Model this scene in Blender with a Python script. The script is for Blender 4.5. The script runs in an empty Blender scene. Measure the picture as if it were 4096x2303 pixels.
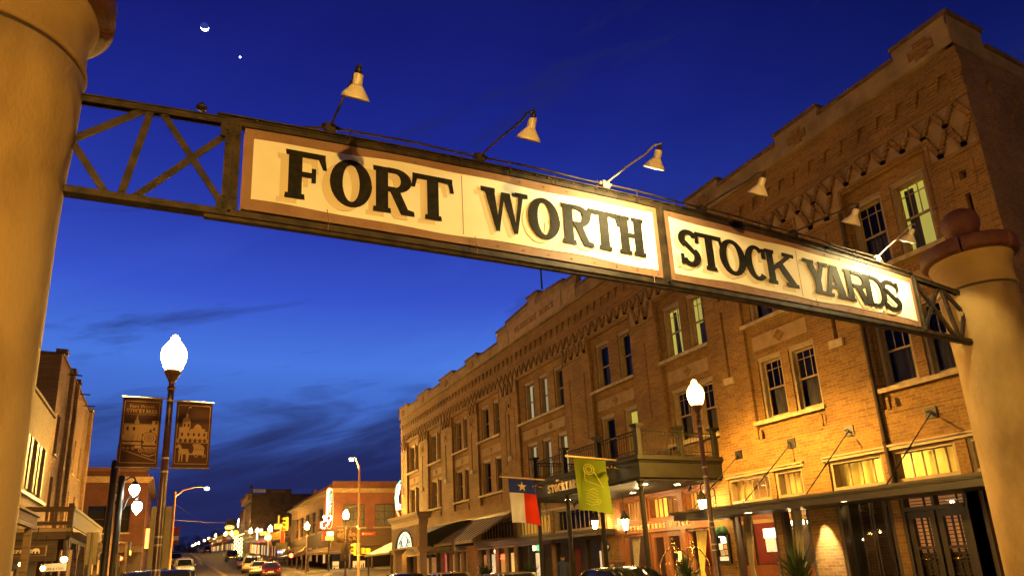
import bpy, math, random
from mathutils import Vector, Matrix
random.seed(7)
S = bpy.context.scene
C = S.collection
# ------------------------------------------------------------------ camera
def cam_axes(p, r, y):
    cp, sp, cy, sy, cr, sr = math.cos(p), math.sin(p), math.cos(y), math.sin(y), math.cos(r), math.sin(r)
    f = Vector((sy*cp, cy*cp, sp)); a = Vector((cy, -sy, 0)); u = a.cross(f)
    return cr*a + sr*u, -sr*a + cr*u, f
cd = bpy.data.cameras.new("camera"); cam = bpy.data.objects.new("camera", cd); C.objects.link(cam)
ax, ay, af = cam_axes(0.256935, -0.0518515, 0.481291)
mw = Matrix(((ax.x, ay.x, -af.x, 0), (ax.y, ay.y, -af.y, 0), (ax.z, ay.z, -af.z, 1.75), (0, 0, 0, 1)))
cam.matrix_world = mw
cd.sensor_width = 36; cd.lens = 36*2623.01/4096; cd.shift_y = 401.78/4096
cd.clip_start = 0.1; cd.clip_end = 6000
S.camera = cam
# ------------------------------------------------------------------ look
S.view_settings.view_transform = 'Standard'; S.view_settings.look = 'None'
S.view_settings.gamma = 1; S.view_settings.exposure = 0; S.view_settings.use_curve_mapping = False
S.cycles.use_denoising = True
S.cycles.max_bounces = 6; S.cycles.diffuse_bounces = 3; S.cycles.glossy_bounces = 3
S.cycles.transmission_bounces = 4; S.cycles.transparent_max_bounces = 8
S.cycles.sample_clamp_indirect = 3; S.cycles.caustics_reflective = False; S.cycles.caustics_refractive = False
# ------------------------------------------------------------------ sky (dusk)
W = bpy.data.worlds.new("World"); S.world = W; W.use_nodes = True
nt = W.node_tree; nt.nodes.clear()
def N(t, kind, **kw):
    n = t.nodes.new(kind)
    for k, v in kw.items(): setattr(n, k, v)
    return n
def L(t, a, b): t.links.new(a, b)
def mathn(t, op, a, b=None, c=None, clamp=False):
    n = N(t, 'ShaderNodeMath', operation=op, use_clamp=clamp)
    for i, v in enumerate((a, b, c)):
        if v is None: continue
        if isinstance(v, (int, float)): n.inputs[i].default_value = v
        else: L(t, v, n.inputs[i])
    return n.outputs[0]
def ramp(t, fac, stops, interp='LINEAR'):
    n = N(t, 'ShaderNodeValToRGB'); cr = n.color_ramp; cr.interpolation = interp
    while len(cr.elements) > 1: cr.elements.remove(cr.elements[-1])
    for i, (p, c) in enumerate(stops):
        e = cr.elements[0] if i == 0 else cr.elements.new(p)
        e.position = p; e.color = (*c, 1)
    L(t, fac, n.inputs[0]); return n.outputs[0]
def mixc(t, fac, a, b, blend='MIX'):
    n = N(t, 'ShaderNodeMix', data_type='RGBA', blend_type=blend)
    for sock, v in ((n.inputs[0], fac), (n.inputs[6], a), (n.inputs[7], b)):
        if isinstance(v, (int, float)): sock.default_value = v
        elif isinstance(v, tuple): sock.default_value = (*v, 1)
        else: L(t, v, sock)
    return n.outputs[2]
def build_sky():
    t = nt
    tc = N(t, 'ShaderNodeTexCoord'); sep = N(t, 'ShaderNodeSeparateXYZ'); L(t, tc.outputs['Generated'], sep.inputs[0])
    x, y, z = sep.outputs
    zc = mathn(t, 'MAXIMUM', z, 0.0)
    col = ramp(t, zc, [(0.0, (.016, .020, .105)), (.06, (.018, .024, .125)), (.13, (.028, .052, .25)), (.20, (.050, .125, .50)),
                       (.29, (.066, .185, .73)), (.38, (.040, .090, .60)), (.47, (.023, .045, .40)), (.57, (.0120, .022, .27)),
                       (.67, (.0078, .0118, .17)), (.80, (.0052, .0066, .085)), (1.0, (.0045, .0055, .045))])
    hl = mathn(t, 'SQRT', mathn(t, 'ADD', mathn(t, 'MULTIPLY', x, x), mathn(t, 'ADD', mathn(t, 'MULTIPLY', y, y), 1e-5)))
    a = math.radians(6)
    dt = mathn(t, 'DIVIDE', mathn(t, 'ADD', mathn(t, 'MULTIPLY', x, math.sin(a)), mathn(t, 'MULTIPLY', y, math.cos(a))), hl)
    af_ = ramp(t, mathn(t, 'MULTIPLY_ADD', dt, 0.5, 0.5), [(0, (.10, .10, .10)), (.5, (.20, .20, .20)), (.75, (.40, .40, .40)), (.90, (.78, .78, .78)), (.96, (.95, .95, .95)), (1, (1, 1, 1))])
    col = mixc(t, 1.0, col, af_, 'MULTIPLY')
    # cloud bank low over the end of the street, streaks rising to the right above it
    azn = mathn(t, 'ARCTAN2', x, y)
    def streak(su, sv, tilt, scale, dist, seed):
        cmb = N(t, 'ShaderNodeCombineXYZ')
        L(t, mathn(t, 'MULTIPLY_ADD', azn, su, seed), cmb.inputs[0]); L(t, mathn(t, 'ADD', mathn(t, 'MULTIPLY', zc, sv), mathn(t, 'MULTIPLY', azn, -sv*tilt)), cmb.inputs[1])
        n = N(t, 'ShaderNodeTexNoise', noise_dimensions='2D'); n.inputs['Scale'].default_value = scale; n.inputs['Detail'].default_value = 8; n.inputs['Roughness'].default_value = .55; n.inputs['Distortion'].default_value = dist
        L(t, cmb.outputs[0], n.inputs['Vector']); return n.outputs[0]
    s1 = streak(2.2, 14, .16, 1.0, .5, 3.7); s2 = streak(6, 46, .20, 1.0, .8, 1.3)
    low = ramp(t, zc, [(0, (.42, .42, .42)), (.07, (.40, .40, .40)), (.115, (.16, .16, .16)), (.15, (.22, .22, .22)), (.20, (.13, .13, .13)), (.27, (.0, .0, .0)), (1, (0, 0, 0))])
    lowa = mathn(t, 'MULTIPLY', ramp(t, zc, [(0, (1, 1, 1)), (.16, (1, 1, 1)), (.25, (0, 0, 0)), (1, (0, 0, 0))]), mathn(t, 'MULTIPLY', mathn(t, 'MAXIMUM', azn, 0.0), .55))
    cm = mathn(t, 'ADD', mathn(t, 'ADD', mathn(t, 'ADD', mathn(t, 'MULTIPLY', s1, .75), mathn(t, 'MULTIPLY', s2, .25)), low), lowa)
    cm = ramp(t, cm, [(.56, (0, 0, 0)), (.70, (.55, .55, .55)), (.86, (.95, .95, .95))])
    col = mixc(t, cm, col, (.0155, .020, .098))
    s3 = streak(3, 9, .5, .8, .3, 8.1)
    f2 = mathn(t, 'MULTIPLY', ramp(t, s3, [(.50, (0, 0, 0)), (.72, (.30, .30, .30))]), ramp(t, zc, [(.12, (0, 0, 0)), (.3, (1, 1, 1)), (.75, (.6, .6, .6)), (1, (0, 0, 0))]))
    col = mixc(t, f2, col, mixc(t, 1.0, col, (1.5, 1.45, 1.25), 'MULTIPLY'))
    bg = N(t, 'ShaderNodeBackground'); L(t, col, bg.inputs[0]); bg.inputs[1].default_value = 1.0
    out = N(t, 'ShaderNodeOutputWorld'); L(t, bg.outputs[0], out.inputs[0])
build_sky()
# ------------------------------------------------------------------ materials
MATS = {}
def new_mat(name):
    m = bpy.data.materials.new(name); m.use_nodes = True; MATS[name] = m
    t = m.node_tree; b = t.nodes['Principled BSDF']; return m, t, b
def pm(name, c1, c2=None, scale=4.0, rough=.7, metal=0.0, bump=0.0, bscale=None, spec=.5, detail=6, stretch=(1, 1, 1), lo=.35, hi=.65, coat=0):
    """plain painted / plaster / metal surface with noise wear"""
    m, t, b = new_mat(name)
    b.inputs['Roughness'].default_value = rough; b.inputs['Metallic'].default_value = metal
    b.inputs['Specular IOR Level'].default_value = spec; b.inputs['Coat Weight'].default_value = coat
    if c2 is None:
        b.inputs['Base Color'].default_value = (*c1, 1)
    geo = None
    if c2 is not None or bump:
        geo = N(t, 'ShaderNodeNewGeometry'); mp = N(t, 'ShaderNodeMapping'); mp.inputs['Scale'].default_value = stretch
        L(t, geo.outputs['Position'], mp.inputs[0])
    if c2 is not None:
        n = N(t, 'ShaderNodeTexNoise'); n.inputs['Scale'].default_value = scale; n.inputs['Detail'].default_value = detail
        L(t, mp.outputs[0], n.inputs['Vector'])
        L(t, ramp(t, n.outputs[0], [(lo, c1), (hi, c2)]), b.inputs['Base Color'])
    if bump:
        n2 = N(t, 'ShaderNodeTexNoise'); n2.inputs['Scale'].default_value = bscale or scale*3; n2.inputs['Detail'].default_value = 5
        L(t, mp.outputs[0], n2.inputs['Vector'])
        bp = N(t, 'ShaderNodeBump'); bp.inputs['Strength'].default_value = min(1, bump); bp.inputs['Distance'].default_value = .01*max(1, bump)
        L(t, n2.outputs[0], bp.inputs['Height']); L(t, bp.outputs[0], b.inputs['Normal'])
    return m
def emit(name, c, s):
    m, t, b = new_mat(name)
    b.inputs['Base Color'].default_value = (*[min(.8, v) for v in c], 1); b.inputs['Roughness'].default_value = .4
    b.inputs['Emission Color'].default_value = (*c, 1); b.inputs['Emission Strength'].default_value = s
    return m
def globe_glass(name, c, s):
    m, t, b = new_mat(name); b.inputs['Emission Color'].default_value = (*c, 1); b.inputs['Emission Strength'].default_value = s; b.inputs['Base Color'].default_value = (.8, .7, .5, 1)
    tr = N(t, 'ShaderNodeBsdfTransparent'); mx = N(t, 'ShaderNodeMixShader'); mx.inputs[0].default_value = .5; L(t, tr.outputs[0], mx.inputs[1]); L(t, b.outputs[0], mx.inputs[2]); L(t, mx.outputs[0], t.nodes['Material Output'].inputs[0]); return m
def wall_uv(t):
    """metres along the wall / height, whichever way the wall faces"""
    g = N(t, 'ShaderNodeNewGeometry'); sp = N(t, 'ShaderNodeSeparateXYZ'); L(t, g.outputs['Position'], sp.inputs[0])
    sn = N(t, 'ShaderNodeSeparateXYZ'); L(t, g.outputs['True Normal'], sn.inputs[0])
    gt = mathn(t, 'GREATER_THAN', mathn(t, 'ABSOLUTE', sn.outputs[0]), .5)
    u = mathn(t, 'ADD', mathn(t, 'MULTIPLY', gt, sp.outputs[1]), mathn(t, 'MULTIPLY', mathn(t, 'SUBTRACT', 1.0, gt), sp.outputs[0]))
    cb = N(t, 'ShaderNodeCombineXYZ'); L(t, u, cb.inputs[0]); L(t, sp.outputs[2], cb.inputs[1])
    return cb.outputs[0], g.outputs['Position']
def brick(name, c1, c2, mortar, bw=.29, bh=.088, ms=.011, stain=.35, bump=.55, rough=.85):
    m, t, b = new_mat(name)
    uv, pos = wall_uv(t)
    wob = N(t, 'ShaderNodeTexNoise'); wob.inputs['Scale'].default_value = 3; L(t, pos, wob.inputs['Vector'])
    vs = N(t, 'ShaderNodeVectorMath', operation='MULTIPLY_ADD'); L(t, wob.outputs['Color'], vs.inputs[0]); vs.inputs[1].default_value = (.012, .008, 0); L(t, uv, vs.inputs[2])
    br = N(t, 'ShaderNodeTexBrick'); br.inputs['Scale'].default_value = 1; br.inputs['Brick Width'].default_value = bw; br.inputs['Row Height'].default_value = bh
    br.inputs['Mortar Size'].default_value = ms; br.inputs['Mortar Smooth'].default_value = .25; br.inputs['Bias'].default_value = -.15
    br.inputs['Color1'].default_value = (*c1, 1); br.inputs['Color2'].default_value = (*c2, 1); br.inputs['Mortar'].default_value = (*mortar, 1)
    L(t, vs.outputs[0], br.inputs['Vector'])
    n = N(t, 'ShaderNodeTexNoise'); n.inputs['Scale'].default_value = .7; n.inputs['Detail'].default_value = 7; L(t, pos, n.inputs['Vector'])
    dk = ramp(t, n.outputs[0], [(.3, (1-stain,)*3), (.62, (1.0, 1.0, 1.0))])
    n3 = N(t, 'ShaderNodeTexNoise'); n3.inputs['Scale'].default_value = 14; n3.inputs['Detail'].default_value = 4; L(t, pos, n3.inputs['Vector'])
    gr = ramp(t, n3.outputs[0], [(.3, (.72, .72, .72)), (.7, (1.12, 1.12, 1.12))])
    col = mixc(t, 1.0, mixc(t, 1.0, br.outputs['Color'], dk, 'MULTIPLY'), gr, 'MULTIPLY')
    L(t, col, b.inputs['Base Color']); b.inputs['Roughness'].default_value = rough
    bp = N(t, 'ShaderNodeBump'); bp.inputs['Strength'].default_value = bump; bp.inputs['Distance'].default_value = .012
    L(t, mathn(t, 'ADD', mathn(t, 'SUBTRACT', 1.0, br.outputs['Fac']), mathn(t, 'MULTIPLY', n3.outputs[0], .5)), bp.inputs['Height']); L(t, bp.outputs[0], b.inputs['Normal'])
    return m
def planks(name, c1, c2, w=.2, vertical=False, rough=.75):
    m, t, b = new_mat(name)
    uv, pos = wall_uv(t)
    sp = N(t, 'ShaderNodeSeparateXYZ'); L(t, uv, sp.inputs[0])
    k = sp.outputs[0] if vertical else sp.outputs[1]; o = sp.outputs[1] if vertical else sp.outputs[0]
    q = mathn(t, 'DIVIDE', k, w); fr = mathn(t, 'FRACT', q); fl = mathn(t, 'FLOOR', q)
    cb = N(t, 'ShaderNodeCombineXYZ'); L(t, mathn(t, 'MULTIPLY', o, .5), cb.inputs[0]); L(t, mathn(t, 'MULTIPLY', q, 3.0), cb.inputs[1]); L(t, fl, cb.inputs[2])
    n = N(t, 'ShaderNodeTexNoise'); n.inputs['Scale'].default_value = 2.2; n.inputs['Detail'].default_value = 6; L(t, cb.outputs[0], n.inputs['Vector'])
    gap = ramp(t, fr, [(0, (.12, .12, .12)), (.05, (1, 1, 1)), (.95, (1, 1, 1)), (1, (.12, .12, .12))])
    L(t, mixc(t, 1.0, ramp(t, n.outputs[0], [(.3, c1), (.7, c2)]), gap, 'MULTIPLY'), b.inputs['Base Color']); b.inputs['Roughness'].default_value = rough
    bp = N(t, 'ShaderNodeBump'); bp.inputs['Strength'].default_value = .5; bp.inputs['Distance'].default_value = .01
    L(t, gap, bp.inputs['Height']); L(t, bp.outputs[0], b.inputs['Normal'])
    return m
def glass(name, tint=(.9, .92, .9), refl=1.0):
    m, t, b = new_mat(name); t.nodes.remove(b)
    tr = N(t, 'ShaderNodeBsdfTransparent'); tr.inputs[0].default_value = (*tint, 1)
    gl = N(t, 'ShaderNodeBsdfGlossy'); gl.inputs['Roughness'].default_value = .03
    fr = N(t, 'ShaderNodeFresnel'); gb = N(t, 'ShaderNodeNewGeometry'); L(t, mathn(t, 'MULTIPLY_ADD', gb.outputs['Backfacing'], 1/1.5-1.5, 1.5), fr.inputs[0])
    mx = N(t, 'ShaderNodeMixShader'); L(t, mathn(t, 'MULTIPLY', fr.outputs[0], refl, clamp=True), mx.inputs[0]); L(t, tr.outputs[0], mx.inputs[1]); L(t, gl.outputs[0], mx.inputs[2])
    L(t, mx.outputs[0], t.nodes['Material Output'].inputs[0]); return m
SOD = (1.0, .54, .095)
def emit_down(name, c, up, down):
    """street lamp glass: the refractor throws most of its light downwards"""
    m, t, b = new_mat(name); g = N(t, 'ShaderNodeNewGeometry'); s = N(t, 'ShaderNodeSeparateXYZ'); L(t, g.outputs['Normal'], s.inputs[0])
    f = N(t, 'ShaderNodeMapRange'); f.interpolation_type = 'SMOOTHSTEP'; f.inputs['From Min'].default_value = .0; f.inputs['From Max'].default_value = -.85; f.inputs['To Min'].default_value = up; f.inputs['To Max'].default_value = down
    L(t, s.outputs[2], f.inputs['Value']); L(t, f.outputs[0], b.inputs['Emission Strength']); b.inputs['Emission Color'].default_value = (*c, 1); b.inputs['Base Color'].default_value = (.8, .7, .5, 1)
    return m
brick('hotel_brick', (.295, .150, .031), (.185, .080, .016), (.30, .185, .058))
brick('hotel_dark_brick', (.24, .12, .055), (.17, .08, .035), (.26, .18, .10))
brick('red_brick', (.27, .085, .045), (.20, .06, .035), (.26, .14, .09), stain=.3)
brick('shaded_red_brick', (.13, .035, .018), (.09, .025, .014), (.12, .06, .04), stain=.3)  # red brick darkened for the corner building's front, shade put into the colour
brick('buff_brick', (.31, .165, .06), (.19, .09, .035), (.30, .19, .09), bump=.9)
brick('brown_brick', (.17, .10, .06), (.13, .075, .045), (.17, .12, .08), stain=.45)
brick('pale_brick', (.26, .165, .08), (.19, .115, .055), (.30, .21, .12))
pm('frieze_stucco', (.26, .165, .075), (.34, .22, .105), 3, .9, bump=.5, bscale=40)
pm('parapet_stucco', (.20, .135, .07), (.33, .225, .115), 1.6, .9, bump=.5, bscale=30)
pm('coping', (.10, .055, .035), (.17, .10, .06), 4, .85, bump=.4)
pm('limestone', (.46, .35, .20), (.30, .21, .11), 5, .8, bump=.5)
pm('name_stone', (.40, .27, .15), (.30, .19, .10), 3, .85, bump=.4)
pm('window_wood', (.34, .245, .13), (.28, .195, .10), 6, .55)
pm('recess_dark', (.05, .03, .018), rough=.9)
pm('column_stucco', (.27, .17, .058), (.35, .23, .086), 1.6, .9, bump=.8, bscale=30, detail=12, stretch=(1, 1, .7))
pm('column_stain', (.15, .088, .028), (.355, .235, .088), 1.2, .9, bump=.8, bscale=30, detail=13, stretch=(1.2, 1.2, .55), lo=.30, hi=.56)
pm('cap_terracotta', (.105, .026, .014), (.07, .018, .011), 9, .7, bump=.7, bscale=45)
pm('old_steel', (.016, .012, .008), (.062, .040, .017), 7, .6, metal=.35, bump=.5, bscale=40, detail=9)
pm('black_steel', (.018, .015, .013), (.03, .024, .02), 8, .5, metal=.3)
pm('sign_cream', (.86, .83, .70), (.80, .76, .62), 2.0, .6, spec=.2, detail=8)
pm('sign_border', (.27, .15, .085), (.21, .11, .06), 4, .6, detail=8)
pm('letter_black', (.010, .009, .007), (.026, .022, .016), 16, .6, spec=.12, lo=.4, hi=.75)
pm('letter_shadow', (.68, .58, .39), rough=.6)
pm('lamp_white', (.68, .60, .46), (.60, .52, .38), 9, .35)
pm('pipe_metal', (.45, .40, .32), rough=.4, metal=.6)
pm('lamp_post_paint', (.10, .040, .022), (.075, .03, .018), 9, .32, spec=.6)
pm('brass', (.80, .52, .16), rough=.22, metal=1.0)
pm('dark_green_metal', (.009, .0078, .0045), (.015, .0125, .007), 5, .6, spec=.22)
pm('canopy_brown', (.040, .029, .018), (.055, .040, .024), 4, .4, spec=.6)
pm('entrance_wood', (.30, .115, .035), (.22, .075, .022), 5, .38, stretch=(4, 4, 1), spec=.5)
pm('dark_wood', (.040, .024, .014), (.065, .04, .024), 6, .5, stretch=(3, 3, .6))
pm('shutter_wood', (.055, .027, .012), (.038, .018, .009), 6, .5)
pm('gold_letter', (.80, .58, .24), rough=.45)
pm('curtain_cream', (.62, .50, .30), (.5, .39, .22), 6, .9)
pm('curtain_grey', (.17, .15, .125), (.10, .088, .07), 7, .95, stretch=(1, 6, .3))
pm('room_dark', (.018, .014, .012), rough=.95)
pm('room_red', (.20, .022, .012), (.16, .018, .01), 3, .8)
pm('room_ceiling', (.55, .36, .14), (.48, .30, .11), 2, .8)
pm('room_floor', (.18, .08, .035), rough=.5)
pm('asphalt', (.085, .07, .05), (.13, .108, .08), 1.1, .85, bump=.4, bscale=60, detail=9, spec=.15)
pm('concrete', (.30, .265, .22), (.24, .21, .17), 2, .85, bump=.3, bscale=40)
pm('kerb', (.34, .30, .25), (.28, .25, .20), 3, .85)
pm('soil', (.10, .085, .06), (.13, .11, .08), .05, .95)
pm('paint_yellow', (.55, .36, .05), rough=.7); pm('paint_white', (.72, .70, .66), rough=.7)
pm('rust_metal', (.22, .10, .045), (.30, .15, .07), 5, .6, metal=.2)
pm('sign_back', (.17, .13, .075), (.13, .10, .06), 4, .5, metal=.3)
pm('sign_yellow', (.75, .50, .05), rough=.45)
pm('sign_red', (.45, .03, .02), rough=.5); pm('sign_white', (.80, .76, .68), rough=.5)
pm('banner_brown', (.075, .026, .013), (.09, .033, .017), 5, .75); pm('banner_tan', (.50, .30, .12), (.55, .34, .14), 6, .75)
pm('flag_star', (.72, .58, .25), rough=.8)
pm('flag_gold', (.46, .42, .05), rough=.8)
pm('black_plastic', (.015, .015, .016), rough=.45); pm('tyre', (.018, .018, .018), rough=.85); pm('rim', (.45, .45, .46), rough=.3, metal=.9)
pm('chrome', (.7, .7, .7), rough=.15, metal=1.0)
pm('tail_red', (.45, .02, .01), rough=.2, spec=.8); pm('head_clear', (.75, .72, .65), rough=.15, spec=.8); pm('plate', (.7, .68, .6), rough=.5)
for nm, c in (('black', (.012, .012, .014)), ('silver', (.42, .41, .39)), ('tan', (.42, .34, .22)), ('white', (.62, .60, .55)), ('red', (.09, .010, .006)), ('navy', (.018, .02, .04)), ('grey', (.16, .155, .15)), ('bronze', (.20, .14, .07))):
    pm('paint_'+nm+'_car', c, rough=.22, spec=.6, coat=.6, metal=.25)
pm('car_glass', (.010, .011, .013), rough=.05, spec=.8)
pm('leaf_green', (.035, .055, .016), (.06, .085, .025), 9, .55, spec=.4); pm('bark', (.07, .05, .035), (.10, .075, .05), 8, .9); pm('tree_dark', (.018, .022, .010), (.035, .035, .014), .5, .9)
pm('terracotta_pot', (.26, .115, .055), (.20, .085, .04), 8, .8)
planks('old_planks', (.085, .052, .026), (.15, .095, .048), .19); planks('old_boards', (.045, .027, .015), (.075, .047, .026), .21, vertical=True)
planks('pale_boards', (.36, .24, .11), (.44, .30, .145), .12)
planks('grey_timber', (.075, .044, .021), (.12, .072, .036), .3)
pm('roof_metal', (.17, .115, .06), (.21, .145, .08), 3, .5); pm('awning_dark', (.008, .006, .005), rough=.8)
planks('louvre_wood', (.13, .062, .026), (.18, .09, .04), .07)
pm('arch_paint', (.36, .235, .105), (.42, .28, .125), 4, .5)
pm('felt_green', (.03, .10, .05), rough=.9); pm('hide', (.35, .20, .09), (.55, .38, .2), 5, .8); pm('leather', (.22, .08, .035), rough=.45)
pm('skin', (.45, .26, .17), rough=.6); pm('cloth_dark', (.02, .02, .024), rough=.9); pm('cloth_tan', (.28, .2, .13), rough=.9); pm('cloth_blue', (.04, .05, .09), rough=.9)
def cloth_glow(name, c):
    m, t, b = new_mat(name); t.nodes.remove(b); d = N(t, 'ShaderNodeBsdfDiffuse'); d.inputs[0].default_value = (*c, 1); q = N(t, 'ShaderNodeBsdfTranslucent'); q.inputs[0].default_value = (*c, 1)
    a = N(t, 'ShaderNodeMixShader'); a.inputs[0].default_value = .55; L(t, d.outputs[0], a.inputs[1]); L(t, q.outputs[0], a.inputs[2]); L(t, a.outputs[0], t.nodes['Material Output'].inputs[0]); return m
cloth_glow('lit_curtain', (.92, .66, .20))
cloth_glow('flag_blue', (.05, .08, .34)); cloth_glow('flag_white', (.90, .86, .74)); cloth_glow('flag_red', (.75, .05, .02)); cloth_glow('flag_green', (.22, .29, .022))
glass('glass'); glass('upper_glass', (.70, .70, .68), .55)
globe_glass('globe_sodium', SOD, 70); emit_down('globe_far', SOD, 450, 8500); emit('globe_white', (1.0, .95, .80), 60)
emit('cobra_glow', SOD, 17000); emit('cobra_soft', SOD, 12000); emit('cobra_added', SOD, 10500)
emit('bulb_warm', (1.0, .66, .24), 60); emit('bulb_small', (1.0, .70, .30), 22)
emit('lantern_glow', (1.0, .60, .18), 150); emit('sign_bulb', (1.0, .85, .50), 90)
emit('lit_room', (.95, .82, .16), .55); emit('lit_room_pale', (.9, .80, .45), .42); emit('lit_cream', (1.0, .62, .16), .55)
emit('lit_curtain_dim', (1.0, .52, .08), .30); emit('lit_shop', (1.0, .58, .18), .8); emit('lit_shop_hot', (1.0, .62, .22), 2.0); emit('lit_shop_dim', (.9, .42, .12), .35)
emit('neon_red', (1.0, .09, .03), 9); emit('neon_white', (1.0, .72, .55), 9); emit('neon_green', (.10, 1.0, .55), 3.0); emit('neon_blue', (.2, .3, 1.0), 5)
emit('neon_face_green', (.02, .20, .09), .5); emit('lit_sign_white', (1.0, .92, .62), 2.2); emit('lit_sign_yellow', (1.0, .66, .10), 1.2); emit('stop_red', (1.0, .05, .015), 30)
emit('pink_glow', (1.0, .06, .10), .9); emit('fan_light', (.85, 1.0, .75), 1.2); emit('moon_lit', (1.0, 1.0, .95), 9.0); emit('moon_dark', (.030, .040, .27), 1.0); emit('planet', (1.0, 1.0, .95), 6.0)
emit('string_lights', (1.0, .72, .26), 7.0); emit('star_white', (1.0, .97, .85), 30)
emit('shade_glow', (1.0, .66, .18), 2.5); emit('green_glow', (.12, .9, .3), 1.2); emit('poster_lit', (1.0, .72, .42), .8); emit('shutter_lit', (.85, .34, .10), .30)
# ------------------------------------------------------------------ mesh helpers
class B:
    """collects shapes with material slots, then links them as ONE mesh object"""
    def __init__(s): s.v, s.f, s.m, s.mats, s.sm = [], [], [], [], []; s.cur = 0; s.smooth = False
    def use(s, name):
        if name not in s.mats: s.mats.append(name)
        s.cur = s.mats.index(name); return s
    def face(s, idx): s.f.append(idx); s.m.append(s.cur); s.sm.append(s.smooth)
    def poly(s, pts):
        i = len(s.v); s.v += [tuple(p) for p in pts]; s.face(list(range(i, i+len(pts)))); return s
    def box(s, x0, x1, y0, y1, z0, z1, T=None):
        i = len(s.v)
        c = [(x, y, z) for x in (x0, x1) for y in (y0, y1) for z in (z0, z1)]
        if T: c = [tuple(T @ Vector(p)) for p in c]
        s.v += c
        for q in ((0, 1, 3, 2), (4, 6, 7, 5), (0, 4, 5, 1), (2, 3, 7, 6), (0, 2, 6, 4), (1, 5, 7, 3)): s.face([i+k for k in q])
        return s
    def prism(s, pts, d, at=None):
        """pts: closed 3-D outline; d: extrusion vector"""
        n = len(pts); i = len(s.v); d = Vector(d)
        s.v += [tuple(p) for p in pts] + [tuple(Vector(p)+d) for p in pts]
        s.face(list(range(i, i+n))[::-1]); s.face(list(range(i+n, i+2*n)))
        for k in range(n): s.face([i+k, i+(k+1) % n, i+n+(k+1) % n, i+n+k])
        return s
    def ring(s, c, a, b, ra, rb, n):
        i = len(s.v)
        for k in range(n):
            t = 2*math.pi*k/n; s.v.append(tuple(c + a*(ra*math.cos(t)) + b*(rb*math.sin(t))))
        return i
    def tube(s, pts, r, n=8, cap=True):
        pts = [Vector(p) for p in pts]; rs = r if isinstance(r, (list, tuple)) else [r]*len(pts)
        rings = []; up = None
        for k, p in enumerate(pts):
            d = (pts[min(k+1, len(pts)-1)] - pts[max(k-1, 0)]).normalized()
            if up is None or abs(d.dot(up)) > .98: up = Vector((0, 0, 1)) if abs(d.z) < .9 else Vector((0, 1, 0))
            a = d.cross(up).normalized(); b = d.cross(a).normalized()
            rings.append(s.ring(p, a, b, rs[k], rs[k], n)); up = a.cross(d)
        for q in range(len(rings)-1):
            for k in range(n): s.face([rings[q]+k, rings[q]+(k+1) % n, rings[q+1]+(k+1) % n, rings[q+1]+k])
        if cap: s.face([rings[0]+k for k in range(n)]); s.face([rings[-1]+k for k in range(n)][::-1])
        return s
    def lathe(s, prof, c=(0, 0, 0), n=24, T=None, cap=True):
        c = Vector(c); rings = []
        for r, z in prof:
            i = len(s.v)
            for k in range(n):
                t = 2*math.pi*k/n; p = Vector((r*math.cos(t), r*math.sin(t), z))
                if T: p = T @ p
                s.v.append(tuple(c+p))
            rings.append(i)
        for q in range(len(rings)-1):
            for k in range(n): s.face([rings[q]+k, rings[q]+(k+1) % n, rings[q+1]+(k+1) % n, rings[q+1]+k])
        if cap:
            sm = s.smooth; s.smooth = False; s.face([rings[0]+k for k in range(n)][::-1]); s.face([rings[-1]+k for k in range(n)]); s.smooth = sm
        return s
    def sphere(s, c, r, n=16, sz=1.0):
        m = n//2
        return s.lathe([(max(1e-4, r*math.sin(math.pi*k/m)), -r*sz*math.cos(math.pi*k/m)) for k in range(m+1)], c, n)
    def grid(s, fn, nu, nv):
        i = len(s.v)
        for a in range(nu+1):
            for b in range(nv+1): s.v.append(tuple(fn(a/nu, b/nv)))
        for a in range(nu):
            for b in range(nv):
                k = i+a*(nv+1)+b; s.face([k, k+1, k+nv+2, k+nv+1])
        return s
    def build(s, name, parent=None, mat=None):
        me = bpy.data.meshes.new(name); me.from_pydata(s.v, [], s.f)
        for n in (s.mats or [mat]): me.materials.append(MATS[n])
        me.polygons.foreach_set('material_index', s.m); me.polygons.foreach_set('use_smooth', s.sm); me.update()
        o = bpy.data.objects.new(name, me); C.objects.link(o)
        if parent: o.parent = parent
        return o
def new(mat): return B().use(mat)
def smooth(mat): b = B().use(mat); b.smooth = True; return b
def tag(o, label=None, cat=None, group=None, kind=None):
    for k, v in (('label', label), ('category', cat), ('group', group), ('kind', kind)):
        if v: o[k] = v
    return o
def thing(name, label, cat, loc=(0, 0, 0), rz=0, group=None):
    o = bpy.data.objects.new(name, None); C.objects.link(o); o.location = loc; o.rotation_euler = (0, 0, rz); o.empty_display_size = .2
    return tag(o, label, cat, group)
def shell(name, label, cat, group=None):
    """a thing whose parts are built straight in world metres"""
    return thing(name, label, cat, group=group)
KIDS = {}
def copy_tree(o, parent=None):
    c = o.copy(); C.objects.link(c)
    if parent: c.parent = parent
    for ch in list(o.children): copy_tree(ch, c)
    return c
def put(src, label, loc, rz=0, group=None, scale=None):
    c = copy_tree(src); c.location = loc; c.rotation_euler = (0, 0, rz); c['label'] = label
    if group: c['group'] = group
    if scale: c.scale = scale
    return c
def gz(y):   # ground height along the street
    if y < 36: return 0.0
    if y < 48: return .05*(y-36)**2/24
    if y < 221: return .05*(y-42)
    return 8.95 + .03*(y-221) if y < 520 else 17.92
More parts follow.
